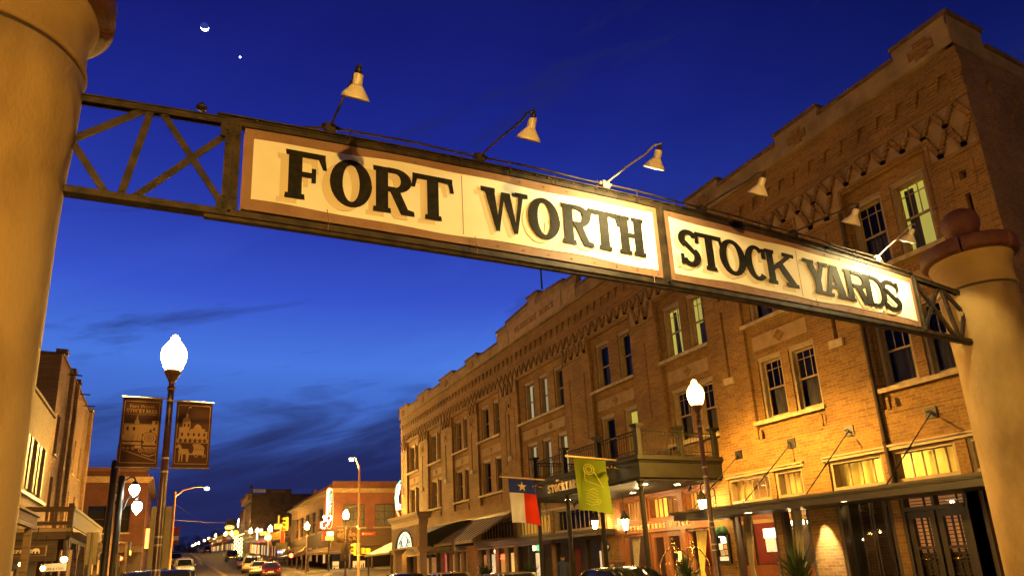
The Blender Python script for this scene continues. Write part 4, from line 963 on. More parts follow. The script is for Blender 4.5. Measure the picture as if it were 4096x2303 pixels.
for k in range(n):
    y0, y1 = 32.2+k*.565, 32.2+(k+1)*.565; ym = y0+.30
    a0, a1 = Vector((FX-.02, 0, 4.30)), Vector((14.0, 0, 2.92)); nn = Vector((-.5, 0, .86))*.010
    for ya, yb, o in ((y0, ym, 0), (ym, y1, 1)): 
        b.use('roof_metal' if o else 'awning_dark'); d = nn*o; b.poly([(a0.x+d.x, ya, a0.z+d.z), (a1.x+d.x, ya, a1.z+d.z), (a1.x+d.x, yb, a1.z+d.z), (a0.x+d.x, yb, a0.z+d.z)])
    b.use('roof_metal'); b.poly([(a0.x, ym, a0.z), (a1.x, ym, a1.z), (a1.x+nn.x, ym, a1.z+nn.z), (a0.x+nn.x, ym, a0.z+nn.z)])
b.box(FX-.12, FX-.003, 32.1, 43.6, 4.26, 4.42); b.box(13.92, 14.02, 32.1, 43.6, 2.80, 2.94)
b.use('grey_timber'); b.box(14.0, FX, 32.2, 32.3, 2.82, 2.92); b.prism([(14.0, 32.2, 2.86), (14.0, 32.3, 2.86), (14.0, 32.3, 2.98), (14.0, 32.2, 2.98)], (2.4, 0, 1.38))
b.build('awning', hotel)
# portal
b = new('arch_paint'); QX = 13.0
b.box(QX, QX+.5, 37.6, 43.0, 2.86, 4.30); b.box(QX-.03, QX+.55, 37.55, 43.05, 4.16, 4.50)
for k, (d, z0, z1) in enumerate(((.08, 4.5, 4.6), (.14, 4.6, 4.68), (.22, 4.68, 4.80), (.26, 4.80, 4.86))): b.box(QX-d, QX+.5+d, 37.6-d, 43.0+d, z0, z1)
for k, (d, z0, z1) in enumerate(((.05, 2.56, 2.64), (.10, 2.64, 2.74), (.17, 2.74, 2.86))): b.box(QX-d, QX+.5+d, 37.6-d, 38.25+d, z0, z1); b.box(QX-d, QX+.5+d, 42.35-d, 43.0+d, z0, z1)
for y in (37.65, 42.4): b.box(QX+.04, QX+.46, y, y+.55, .14, 2.56); b.box(QX+.02, QX+.04, y+.1, y+.2, .3, 2.4); b.box(QX+.02, QX+.04, y+.35, y+.45, .3, 2.4)
for k in range(20):
    y = 37.75+k*.265; yc = 40.3; r2 = 1.75**2-(y-yc)**2; z0 = 2.9+max(0, r2)**.5*.62 if r2 > 0 else 2.9
    b.box(QX-.06, QX, y, y+.12, z0, 4.14)
b.box(QX-.10, QX+.02, 38.2, 42.4, 2.80, 2.90); b.build('portal', hotel)
b = new('fan_light'); b.poly([(QX-.02, 40.3+1.5*math.cos(math.radians(t)), 2.92+.93*math.sin(math.radians(t))) for t in range(0, 181, 10)]); b.use('dark_wood')
pts = [(QX-.045, 40.3+1.62*math.cos(math.radians(t)), 2.92+1.02*math.sin(math.radians(t))) for t in range(0, 181, 9)]; b.tube(pts, .075, 6)
for s in (1, -1):
    b.tube([(QX-.05, 40.3+s*(.2+.5*math.sin(t*.42)), 2.95+.09*t) for t in range(9)], .03, 5); b.tube([(QX-.05, 40.3+s*(.75+.25*math.cos(t*.7)), 3.15+.22*math.sin(t*.7)) for t in range(8)], .026, 5); b.tube([(QX-.05, 40.3+s*(1.0+.2*math.cos(t*.7)), 3.10+.12*math.sin(t*.7)) for t in range(10)], .02, 5)
b.build('fan_window', hotel)
b = new('black_steel'); pts = [(QX+.5, 3.0), (QX+.5, 3.6)]+[(QX+.5+3.0*q, 3.6+.75*math.sin(q*1.57)) for q in (.2, .4, .6, .8, 1)]
for (xa, za), (xc, zc) in zip(pts[:-1], pts[1:]): b.poly([(xa, 37.7, za), (xc, 37.7, zc), (xc, 42.9, zc), (xa, 42.9, za)])
b.prism([(x_, 37.7, z_) for x_, z_ in pts]+[(FX, 37.7, 2.8), (QX+.5, 37.7, 2.8)], (0, .05, 0)); b.build('portal_roof', hotel)
b = new('roof_metal')
for k in range(22):
    y0 = 44.0+k*.3
    for ya, yb, m in ((y0, y0+.15, 'roof_metal'), (y0+.15, y0+.3, 'awning_dark')): b.use(m); b.poly([(FX, ya, 4.2), (13.2, ya, 2.75), (13.2, yb, 2.75), (FX, yb, 4.2)])
b.use('roof_metal'); b.box(13.12, 13.2, 44, 50.6, 2.62, 2.76); b.use('grey_timber')
for y in (44.3, 50.2): b.box(13.3, 13.42, y, y+.12, .14, 2.7)
b.build('side_awning', hotel)
for y in (33.0, 37.9): plamp('bar_light', (15.2, y, 2.4), 45, .15, (1, .5, .25), hotel)
LAMP_W = 9000
# ------------------------------------------------------------------ street lamps
def lamp_post(name, label, gm, bands=True, H=6.5, group='globe street lamps along both kerbs', r=.235, seg=20):
    t = thing(name, label, 'street lamp', group=group); k = H/6.5
    b = smooth('lamp_post_paint')
    b.lathe([(.21, 0), (.21, .12), (.16, .2), (.14, .7), (.10, .85), (.075, .95), (.068, 3.4), (.056, 5.35)], n=16)
    b.lathe([(.056, 5.35*1), (.075, 5.37), (.075, 5.42), (.05, 5.45), (.055, 5.52), (.13, 5.68), (.15, 5.70), (.15, 5.76), (.12, 5.78)], n=20); p = b.build('pole', t); p.scale = (1, 1, k)
    if bands:
        for z in (5.36, 5.12, 3.98, 3.72, 2.5, 2.35, 1.9, 1.75): b = smooth('pipe_metal'); b.lathe([(.072, z*k), (.074, z*k+.01), (.074, z*k+.03), (.072, z*k+.04)], n=14); b.build('band', t)
    b = smooth(gm); z = 5.77*k
    b.lathe([(.12, z), (.17, z+.05), (r*.95, z+.22), (r, z+.32), (r*.9, z+.45), (r*.6, z+.56), (.09, z+.62), (.07, z+.64), (.08, z+.67), (.05, z+.72), (.01, z+.75)], n=seg); b.build('globe', t)
    return t
LP = lamp_post('street_lamp', 'lit globe lamp post before the hotel balcony, its glare on the brick', 'globe_sodium'); LP.location = (13.05, 13.72, .0)
ld = bpy.data.lights.new('globe_light', 'POINT'); ld.energy = LAMP_W; ld.color = SOD; ld.shadow_soft_size = .11; ld.use_nodes = True
lt = ld.node_tree; em = [n for n in lt.nodes if n.type == 'EMISSION'][0]; tc = N(lt, 'ShaderNodeTexCoord'); sz = N(lt, 'ShaderNodeSeparateXYZ'); L(lt, tc.outputs['Normal'], sz.inputs[0])
# photometry of the refractor: most light between 20 and 65 degrees below the horizontal
L(lt, ramp(lt, mathn(lt, 'MULTIPLY_ADD', sz.outputs[2], .5, .5), [(0, (.55, .55, .55)), (.12, (1, 1, 1)), (.32, (1, 1, 1)), (.42, (.62, .62, .62)), (.5, (.20, .20, .20)), (.60, (.085, .085, .085)), (.75, (.05, .05, .05)), (1, (.04, .04, .04))]), em.inputs['Strength'])
lo = bpy.data.objects.new('globe_light', ld); C.objects.link(lo); lo.location = (0, 0, 6.1); lo.parent = LP
LPL = put(LP, 'near lamp post carrying the locomotive and wagon banners, its globe blazing', (-.20, 14.2, 0)); LPL.rotation_euler = (0, 0, 0)
# the same lamps go on behind the camera
put(LP, 'lamp post on the left kerb behind the gateway column', (-.9, -9.0, 0))
far = lamp_post('street_lamp', 'lamp post with two banners before the red corner shop', 'globe_far', True, 5.8); far.location = (12.72, 55, gz(55))
FARL = [(13.15, 75, 'third lit globe up the right pavement, before the boot shop side'), (12.5, 100, 'lit globe beside the yellow ranch sign'), (12.5, 126, 'lit globe at the foot of the tall brown warehouse'),
        (12.4, 166, 'right of two close globes below the oval neon ring'), (12.4, 185, 'left of two close globes below the oval neon ring'), (12.5, 229, 'lit globe left of the tall tan pylon'),
        (12.5, 270, 'fourth globe from the far end of the lamp row'), (12.5, 306, 'lit globe above the white sedan near the crest'), (12.5, 367, 'third globe from the far end of the lamp row'),
        (12.5, 412, 'second globe from the far end of the lamp row'), (12.5, 468, 'last and smallest globe at the far end of the street')]
for x, y, lab in FARL: put(far, lab, (x, y, gz(y)-.55 if y < 80 else gz(y)-.4))
# banners on the near and the middle lamp
def banner(label, x0, x1, z0, z1, y, kind, k=1.0):
    t = shell('banner', label, 'banner', 'brown street banners on lamp posts'); Wd, Hh = x1-x0, z1-z0
    b = smooth('banner_brown'); b.grid(lambda u, v: (x0+Wd*u, y+.012*math.sin(u*5+v*4)*(1-abs(2*v-1)), z0+Hh*v), 10, 14); b.build('cloth', t)
    for z in (z0+.02, z1-.02):
        b = smooth('pipe_metal'); b.tube([(x0-.02 if kind else x0-.02, y, z), (x1+.10 if not kind else x1+.02, y, z)] if not kind else [(x0-.10, y, z), (x1+.02, y, z)], .012, 6); b.build('rod', t)
    g_ = new('banner_tan'); yy = y-.016
    T = frame((x0, yy, z0), (1, 0, 0), (0, 0, 1)) @ Matrix.Diagonal((Wd, Hh, 1, 1))
    lay = [0.0]
    def q(P, m='banner_tan'):
        lay[0] += .0006; g_.use(m); g_.poly([tuple(T @ Vector((px, py, lay[0]))) for px, py in P])
    def rc(a, c, d, e, m='banner_tan'): q([(a, c), (d, c), (d, e), (a, e)], m)
    def el(cx, cy, rx, ry, m='banner_tan', a0=0, a1=360, n=20): q([(cx+rx*math.cos(math.radians(a0+(a1-a0)*k/n)), cy+ry*math.sin(math.radians(a0+(a1-a0)*k/n))) for k in range(n if a1-a0 >= 360 else n+1)], m)
    def ln(a, c, d, e, w=.006, m='banner_tan'):
        v = Vector(((d-a)*Wd, (e-c)*Hh)); v.normalize(); nx, ny = -v.y*w/Wd*.5*Wd*1.5, v.x*w/Hh*.5*Hh; q([(a-nx, c-ny), (d-nx, e-ny), (d+nx, e+ny), (a+nx, c+ny)], m)
    dk = 'banner_brown'
    for a, c, d, e in ((.06, .075, .94, .075), (.94, .075, .94, .925), (.94, .925, .06, .925), (.06, .925, .06, .075)): ln(a, c, d, e, .008)
    if kind == 0:
        g_.use('banner_tan'); 
        TT = frame((x0+Wd*.5, yy-.003, z0), (1, 0, 0), (0, 0, 1))
        text_mesh(g_, 'Fort Worth', TT @ Matrix.Translation((0, Hh*.835, 0)), Hh*.045); slab_text(g_, 'STOCKYARDS', TT @ Matrix.Translation((0, Hh*.765, 0)), Hh*.052, .003, gap=.06, w=.66, t=.22); text_mesh(g_, 'NATIONAL HISTORIC DISTRICT', TT @ Matrix.Translation((0, Hh*.735, 0)), Hh*.018)
        rc(.09, .47, .80, .60); rc(.09, .605, .80, .612); rc(.78, .45, .93, .66); rc(.34, .61, .46, .635); el(.40, .64, .06, .022); rc(.36, .655, .44, .675); rc(.375, .68, .425, .70); q([(.385, .70), (.415, .70), (.40, .74)])
        for xx in (.15, .31): rc(xx, .515, xx+.06, .565, dk)
        rc(.86, .61, .91, .65, dk); rc(.82, .52, .87, .56, dk)
        el(.25, .42, .18, .05); rc(.14, .375, .55, .47); el(.12, .42, .05, .045); 
        for xx in (.30, .34, .44): ln(xx, .375, xx+.02, .47, .006, dk)
        rc(.28, .46, .33, .49); rc(.44, .465, .54, .50); el(.49, .50, .05, .012); rc(.56, .47, .62, .53); el(.59, .535, .05, .02); rc(.70, .49, .82, .545); rc(.73, .545, .79, .56); el(.76, .515, .03, .02, dk)
        el(.74, .415, .19, .088, dk); el(.74, .415, .175, .08); el(.74, .415, .12, .055, dk); el(.74, .415, .105, .048); el(.74, .415, .065, .03, dk); el(.74, .415, .05, .023); el(.74, .415, .02, .01, dk)
        rc(.06+.03, .32, .55, .355); rc(.10, .36, .48, .366, dk); rc(.40, .27, .56, .31)
        for xx, r_ in ((.13, .035), (.23, .035), (.36, .045), (.55, .06)): el(xx, .27-.03*(xx > .5), r_, r_*.47); el(xx, .27-.03*(xx > .5), r_*.68, r_*.32, dk); el(xx, .27-.03*(xx > .5), r_*.28, r_*.13)
        rc(.58, .315, .92, .335); q([(.60, .335), (.70, .335), (.68, .36), (.63, .36)]); q([(.80, .335), (.92, .335), (.89, .36), (.84, .36)]); rc(.60, .27, .93, .29)
        q([(.62, .20), (.91, .20), (.91, .275), (.62, .275)], dk)
        for k in range(9): xx = .635+k*.033; q([(xx, .275), (xx+.016, .275), (xx+.008, .195+.02*abs(k-4)/4), (xx-.004, .195+.02*abs(k-4)/4)])
        q([(.58, .20), (.77, .17), (.94, .20), (.94, .188), (.77, .155), (.58, .188)])
        for k in range(9): ln(.10+k*.085, .235-k*.015, .26+k*.09, .228-k*.016, .005)
    else:
        el(.30, .70, .10, .05, a0=0, a1=180); rc(.20, .60, .42, .70); rc(.28, .745, .35, .785); el(.315, .785, .03, .02); ln(.32, .80, .34, .90, .006); rc(.34, .885, .42, .905)
        for xx in (.23, .34): rc(xx, .61, xx+.05, .655, dk)
        rc(.13, .42, .22, .58); rc(.12, .42, .90, .545); rc(.12, .545, .40, .60); q([(.42, .545), (.42, .58), (.50, .585), (.54, .63), (.62, .655), (.70, .63), (.75, .585), (.83, .58), (.83, .545)])
        for xx in (.18, .35, .50, .64, .79): rc(xx, .475, xx+.055, .52, dk)
        for k in range(13): q([(.08+k*.066, .385), (.13+k*.066, .385), (.155+k*.066, .42), (.11+k*.066, .44), (.07+k*.066, .42)], dk if k % 2 else 'banner_tan'); q([(.07+k*.066, .40), (.12+k*.066, .415), (.11+k*.066, .43)], dk)
        ln(.08, .372, .92, .378, .008)
        rc(.42, .20, .84, .275); el(.63, .28, .22, .085, a0=0, a1=180); el(.475, .285, .075, .068, dk)
        for xx in (.60, .67, .74): ln(xx, .275, xx+.015, .36, .004, dk)
        for xx, r_ in ((.63, .05), (.84, .05)): el(xx, .19, r_, r_*.47); el(xx, .19, r_*.6, r_*.28, dk)
        el(.27, .245, .13, .04); q([(.17, .22), (.24, .27), (.20, .335), (.13, .355), (.08, .325), (.06, .30), (.10, .295), (.145, .305)]); el(.37, .25, .05, .035)
        for xx, d_ in ((.175, -.005), (.24, .01), (.36, .02), (.41, -.01)): q([(xx-.02, .23), (xx+.03, .23), (xx+.015+d_, .10), (xx-.012+d_, .10)])
    g_.build('artwork', t)
    return t
banner('brown banner printed with a steam locomotive, hung on the near lamp post', -1.0, -.33, 3.80, 5.20, 14.2, 0); banner('brown banner printed with a horse and covered wagon, on the near lamp post', -.08, .57, 3.80, 5.17, 14.2, 1)
banner('small banner left of the lamp post before the red corner shop', 11.98, 12.64, 3.84, 5.22, 55, 0); banner('small banner right of the lamp post before the red corner shop', 12.84, 13.68, 3.82, 5.20, 55, 1)
def sign_plate(name, label, x0, x1, z0, z1, y, pole, mat='sign_back', two=None, bolts=True):
    t = shell(name, label, 'road sign', 'road sign backs'); b = new(mat); b.box(x0, x1, y, y+.008, z0, z1)
    for zz in (z0+.2*(z1-z0), z0+.8*(z1-z0)): b.box(x0+.05, x1-.05, y-.02, y-.001, zz-.03, zz+.03)
    b.build('panel', t)
    if pole is not None: b = smooth('pipe_metal'); b.tube([(pole, y-.045, gz(y)+.1), (pole, y-.045, z1-.02)], .03, 8); b.build('post', t)
    return t
sign_plate('road_sign', 'back of the tall sign strapped low on the near lamp post with banners', -.36, -.01, 1.95, 3.10, 14.35, None)
sign_plate('road_sign', 'back of the sign on the lamp post before the corner shop', 12.36, 13.05, 2.5, 3.69, 55.2, None)
sign_plate('road_sign', 'tall sign back on a post before the left timber porch', -1.98, -1.72, 2.22, 3.06, 21, -1.85)
sign_plate('road_sign', 'small narrow sign back on a post right of the string lights', -1.58, -1.44, 2.22, 2.65, 26, -1.52)
sign_plate('road_sign', 'narrow sign on a post before the hotel awning', 12.90, 13.06, 2.42, 3.0, 32.2, 13.0, 'rust_metal')
# ------------------------------------------------------------------ old style acorn lamps on a dark pole at the left
t = thing('acorn_lamp', 'tall black pole with two white acorn globes on scrolled brackets', 'street lamp', (-2.05, 30, 0))
for dx, z1 in ((-.12, 6.35), (.17, 5.75)):
    b = smooth('black_steel'); b.lathe([(.14, 0), (.12, 1.0), (.115, z1), (.05, z1+.05)], (dx, 0, 0), 12); b.build('pole', t)
for dx, z, gx in ((0, 5.45, .64), (.2, 4.78, .78)):
    b = smooth('black_steel'); b.tube([(dx, 0, z-.35), (dx+.12, 0, z-.28), (dx+.22, 0, z+.1), (gx-.17, 0, z+.28), (gx-.05, 0, z+.27), (gx, 0, z+.17), (gx, 0, z+.06)], .035, 8)
    b.tube([(dx-.05+.16*math.cos(a*.6)*(1-a*.06), 0, z-.05+.16*math.sin(a*.6)*(1-a*.06)) for a in range(10)], .022, 6); b.build('bracket', t)
    b = smooth('black_steel'); b.lathe([(.02, .13), (.07, .10), (.15, .0), (.15, -.03)], (gx, 0, z), 16); b.build('lamp_cap', t)
    b = smooth('globe_white'); b.lathe([(.02, -.50), (.045, -.47), (.06, -.44), (.12, -.37), (.17, -.28), (.185, -.20), (.17, -.11), (.12, -.04), (.05, -.02)], (gx, 0, z), 18); b.build('globe', t)
# ------------------------------------------------------------------ flags on poles from the balcony
def flag(label, tip, base, ya, yb, drop, paint, lean):
    t = shell('flag', label, 'flag', 'flags hung from poles on the balcony'); tip, base = Vector(tip), Vector(base)
    b = smooth('gold_letter'); b.tube([base, tip], .028, 8); b.sphere(tip, .05, 10); b.use('pipe_metal'); b.tube([base+Vector((.25, 0, .0)), base], .05, 8); b.build('flagpole', t)
    d = (tip-base)/(tip.y-base.y); P = lambda y: base + d*(y-base.y)
    def surf(u, v): # u along the pole from ya to yb, v downwards
        p = P(ya+(yb-ya)*u); w = .10*math.sin(u*5.5+v*2.2)*v + .03*math.sin(u*13)*v
        return Vector((p.x+w*.8, p.y+lean*v*(.4+.6*u)+w*.4, p.z-.05-drop*v+.05*math.sin(u*3.14)*v))
    paint(t, surf); return t
def tex(t, surf):
    b = smooth('flag_blue'); b.grid(lambda u, v: surf(u, v*.32), 20, 8); b.use('flag_white'); b.grid(lambda u, v: surf(u*.56, .32+v*.68), 12, 16); b.use('flag_red'); b.grid(lambda u, v: surf(.56+u*.44, .32+v*.68), 10, 16); b.build('cloth', t)
    b = new('flag_star'); c = (.52, .17); pts = []
    for k in range(10):
        r = 1 if k % 2 == 0 else .39; a = math.radians(90+36*k); pts.append((c[0]-r*.19*math.cos(a)*1.0, c[1]-r*.125*math.sin(a)))
    for k in range(10):
        tri = [c, pts[k], pts[(k+1) % 10]]; b.poly([surf(*p)+Vector((-.02, -.02, 0)) for p in tri])
    b.build('star', t)
flag('red, white and blue single star flag hanging from a pole', (12.0, 24.41, 5.16), (13.0, 22.23, 4.74), 24.05, 22.84, 1.78, tex, -.22)
def green(t, surf):
    b = smooth('flag_green'); b.grid(surf, 20, 22); b.build('cloth', t)
    b = smooth('flag_gold'); off = Vector((-.02, -.02, 0)); 
    def st(pts, r=.010): b.tube([surf(*p)+off for p in pts], r, 5)
    st([(.45+.17*math.cos(a*.35), .20+.10*math.sin(a*.35)) for a in range(19)]); st([(.45+.10*math.cos(a*.35), .20+.06*math.sin(a*.35)) for a in range(19)])
    st([(.30, .20), (.30, .42), (.86, .52)]); st([(.60, .22), (.86, .52), (.55, .56), (.40, .62)])
    for k in range(6): st([(.30+.05*q, .60+k*.055+.018*math.sin(q*.9+k)) for q in range(9)], .008)
    st([(.68+.06*math.cos(a*.5), .80+.04*math.sin(a*.5)) for a in range(14)], .008)
    b.build('emblem', t)
flag('green flag with a gold emblem hanging in front of the balcony', (12.0, 19.2, 5.18), (13.0, 17.45, 4.76), 18.95, 17.93, 1.78, green, -.12)
# ------------------------------------------------------------------ lanterns on the hotel front
def lantern(name, label, c, bracket):
    t = thing(name, label, 'lantern', c, group='big lanterns at the hotel entrance')
    b = smooth('dark_green_metal'); b.smooth = False
    b.lathe([(.19, .0), (.20, .03), (.12, .17), (.06, .26), (.055, .30), (.02, .34)], n=6); b.lathe([(.05, -.46), (.07, -.42), (.085, -.40), (.05, -.39)], n=6); b.lathe([(.015, -.54), (.03, -.50), (.05, -.46)], n=6)
    for k in range(6):
        a = math.radians(60*k); b.tube([(.165*math.cos(a), .165*math.sin(a), 0), (.082*math.cos(a), .082*math.sin(a), -.40)], .009, 4)
    b.build('frame', t)
    g_ = new('lantern_glow'); g_.lathe([(.072, -.395), (.155, -.005)], n=6); g_.build('glass_panes', t)
    if bracket: plamp('lantern_light', (.27, 0, -.15), 55, .08, (1, .66, .24), t)
    b = smooth('black_steel')
    if bracket:
        s = bracket; b.tube([(0, 0, .34), (0, 0, .48), (.12, s*.0, .58), (.30, 0, .52), (.42, 0, .35), (.55, 0, .40), (.60, 0, .30), (.60, 0, -.45)], .02, 6)
        b.tube([(.58-.18*math.sin(a*.5)*(1-a*.05), 0, .05-.16*math.cos(a*.5)*(1-a*.05)) for a in range(12)], .014, 5); b.tube([(.58-.12*math.sin(a*.5), 0, -.22-.1*math.cos(a*.5)) for a in range(11)], .014, 5)
    else: b.tube([(0, 0, .34), (0, 0, 1.0)], .014, 6)
    b.build('bracket', t); return t
lantern('lantern', 'hexagonal lantern hanging left of the wooden hotel entrance', (15.2, 20.5, 3.06), 0)
lantern('lantern', 'bracket lantern lighting the pier between entrance and bar', (15.88, 23.52, 3.22), 1); lantern('lantern', 'bracket lantern lighting the pier right of the entrance', (15.88, 17.0, 3.42), 1)
t = thing('medallion', 'oval plaque with a pale state outline on the brick pier', 'plaque', (FX-.02, 23.58, 2.14)); b = smooth('black_plastic'); TX = Matrix(((0, 0, -1, 0), (-.6, 0, 0, 0), (0, 1, 0, 0), (0, 0, 0, 1)))
b.lathe([(.02, 0), (.20, 0), (.215, .015), (.20, .03), (.02, .03)], n=24, T=Matrix(((0, 0, -1), (.8, 0, 0), (0, 1, 0)))); b.build('oval', t)
b = new('sign_white'); b.prism([(-.035, -y*.16, z*.17) for y, z in ((-.2, .9), (.2, .9), (.2, .4), (.7, .3), (.75, -.1), (.3, -.5), (.1, -.9), (-.1, -.8), (-.3, -.3), (-.5, -.2), (-.8, .1), (-.2, .1))], (-.006, 0, 0)); b.build('outline', t)
b = new('sign_back'); b.box(FX-.03, FX, 23.38, 23.76, 1.66, 1.95); tag(b.build('wall_plaque'), 'small square plaque on the pier under the oval one', 'plaque')
t = shell('menu_board', 'glazed black menu case with pages under a green hood, right of the entrance', 'menu board')
b = new('black_plastic'); b.box(FX-.10, FX-.005, 16.58, 16.66, 1.32, 2.28); b.box(FX-.10, FX-.005, 17.14, 17.22, 1.32, 2.28); b.box(FX-.10, FX-.005, 16.66, 17.14, 1.32, 1.40); b.box(FX-.10, FX-.005, 16.66, 17.14, 2.20, 2.28); b.box(FX-.02, FX-.005, 16.66, 17.14, 1.40, 2.20); b.build('case', t)
b = new('lit_sign_white'); b.box(FX-.035, FX-.03, 16.74, 16.98, 1.98, 2.16); b.use('poster_lit')
for y, z, w, h in ((16.70, 1.80, .18, .14), (16.92, 1.78, .18, .2), (16.70, 1.60, .14, .17), (16.86, 1.58, .2, .18), (16.68, 1.42, .44, .13)): b.use(random.choice(('poster_lit', 'lit_shop_dim', 'sign_white'))); b.box(FX-.034, FX-.03, y, y+w, z, z+h)
b.build('pages', t)
b = smooth('felt_green'); b.grid(lambda u, v: (FX-.30*math.sin(v*1.57)*math.sin(u*3.14)**.5, 16.60+.62*u, 2.30+.26*math.cos(v*1.57)*math.sin(u*3.14)**.6), 12, 8); b.build('hood', t)
b = new('bulb_small'); b.box(FX-.09, FX-.06, 16.78, 17.0, 2.185, 2.198); b.build('case_light', t)
t = shell('valet_stand', 'wooden valet stand lettered VALET on the pavement', 'podium')
b = new('shutter_wood'); b.box(14.5, 15.1, 19.84, 20.96, .14, 1.22); b.box(14.46, 15.14, 19.8, 21.0, 1.22, 1.27); b.box(14.485, 14.5, 20.5, 20.95, 1.28, 1.52); b.box(14.5, 14.56, 19.84, 20.96, 1.27, 1.53); b.build('body', t)
b = new('gold_letter'); T = frame((14.484, 20.72, 1.33), (0, -1, 0), (0, 0, 1)); slab_text(b, 'VALET', T, .13, .01, gap=.12, t=.2); b.build('lettering', t)
# brass luggage carts
def cart(label, x, y, rz):
    t = thing('luggage_cart', label, 'luggage cart', (x, y, .14), rz, 'birdcage luggage carts at the entrance')
    b = smooth('brass'); H = 1.82
    for s in (-1, 1):
        for m in (-1, 1): pass
    for k, yy in enumerate((-.28, .28)):
        b.tube([(-.50, yy, .25), (-.50, yy, 1.25)]+[(-.50*math.cos(a*math.pi/14), yy*(1-.75*math.sin(a*math.pi/14)), 1.25+.52*math.sin(a*math.pi/14)) for a in range(1, 14)]+[(.50, yy, 1.25), (.50, yy, .25)], .02, 8)
    b.tube([(-.3, 0, 1.62), (.3, 0, 1.62)], .014, 6); b.build('birdcage_frame', t)
    b = smooth('brass'); b.lathe([(.02, 1.76), (.035, 1.80), (.02, 1.84)], n=10); b.sphere((0, 0, 1.90), .055, 14); b.build('finial', t)
    b = new('dark_wood'); b.box(-.55, .55, -.32, .32, .20, .26); b.use('brass'); b.box(-.57, .57, -.34, .34, .215, .245); b.build('platform', t)
    for s in ((-.45, -.25), (.45, -.25), (-.45, .25), (.45, .25)): b = smooth('tyre'); b.lathe([(.08, -.02), (.085, 0), (.08, .02)], (s[0], s[1], .09), 12, Matrix.Rotation(math.radians(90), 3, 'X')); b.build('castor', t)
    return t
cart('brass birdcage luggage cart nearer the entrance door', 15.0, 17.65, 1.45); cart('brass birdcage luggage cart nearer the menu case', 15.0, 16.75, 1.2)
# lobby pieces seen through the glass
t = thing('table_lamp', 'cream shaded table lamp glowing inside the hotel lobby', 'lamp', (18.2, 20.95, .15)); b = smooth('brass'); b.lathe([(.1, .85), (.04, .9), (.07, 1.1), (.02, 1.25)], n=12); b.build('base', t)
b = smooth('shade_glow'); b.lathe([(.26, 1.26), (.14, 1.66)], n=20); b.build('lamp_shade', t); b = new('dark_wood'); b.lathe([(.3, .8), (.3, .85)], n=16); b.lathe([(.05, 0), (.05, .8)], n=8); b.build('table', t)
t = thing('chandelier', 'candle chandelier glowing behind the lounge window', 'chandelier', (17.9, 15.05, 0)); b = smooth('black_steel'); b.tube([(0, 0, 4.0), (0, 0, 2.5)], .012, 6)
for k in range(6): a = k*math.pi/3; b.tube([(0, 0, 2.35), (.2*math.cos(a), .2*math.sin(a), 2.30), (.36*math.cos(a), .36*math.sin(a), 2.42)], .012, 5)
b.build('arms', t); b = smooth('bulb_warm')
for k in range(6): a = k*math.pi/3; b.lathe([(.012, 2.44), (.02, 2.50), (.004, 2.58)], (.36*math.cos(a), .36*math.sin(a), 0), 8)
b.build('candle', t)
t = shell('hanging_sign', 'white lettered sign hanging in the lounge window', 'sign'); b = new('lit_sign_white'); b.box(17.0, 17.02, 14.72, 15.62, 2.06, 2.36); b.build('panel', t)
t = thing('armchair', 'cowhide armchair standing in the lounge window', 'armchair', (17.5, 15.2, .15), .5); b = smooth('hide'); b.box(-.4, .4, -.4, .4, .2, .48); b.build('seat', t); b = smooth('hide'); b.box(.28, .46, -.42, .42, .45, 1.15); b.build('backrest', t)
for s in (-.46, .34): b = smooth('hide'); b.box(-.4, .42, s, s+.14, .2, .72); b.build('armrest', t)
b = new('dark_wood')
for x_, y_ in ((-.36, -.36), (-.36, .36), (.36, -.36), (.36, .36)): b.box(x_-.03, x_+.03, y_-.03, y_+.03, 0, .2)
b.build('legs', t)
# spiky plants in pots along the hotel pavement
def yucca(label, x, y, seed, H=1.25, R=.8):
    rnd = random.Random(seed); t = thing('yucca_plant', label, 'potted plant', (x, y, .14), 0, 'spiky plants in pots on the hotel pavement')
    b = smooth('terracotta_pot'); b.lathe([(.22, 0), (.30, .42), (.34, .44), (.34, .52), (.28, .52), (.27, .45)], n=18); b.build('pot', t)
    b = smooth('bark'); b.tube([(0, 0, .4), (.03, .02, .85)], [.07, .05], 8); b.build('stem', t)
    b = new('leaf_green')
    for k in range(300):
        a = rnd.uniform(0, 6.283); e = rnd.uniform(-.6, 1.5); ln = rnd.uniform(.6, 1.2)*R; z0 = rnd.uniform(.5, .95)
        d = Vector((math.cos(a)*math.cos(e), math.sin(a)*math.cos(e), math.sin(e))); s = d.cross(Vector((0, 0, 1))).normalized()*.024
        p0 = Vector((.02, .02, z0)); p1 = p0+d*ln*.55; p2 = p0+d*ln+Vector((0, 0, -.16*ln*(1.4-e)))
        b.poly([p0-s*.6, p1-s, p1+s, p0+s*.6]); b.poly([p1-s, p2, p1+s])
    b.build('leaves', t); return t
yucca('spiky potted plant below the striped awning', 14.2, 31.2, 1, R=.95); yucca('spiky potted plant left of the nearer balcony columns', 14.2, 26.5, 2, R=.9)
yucca('spiky potted plant in front of the luggage carts', 13.9, 15.9, 3, R=.8); yucca('spiky potted plant before the lounge window at the lit pier', 14.0, 11.95, 4, R=.95)
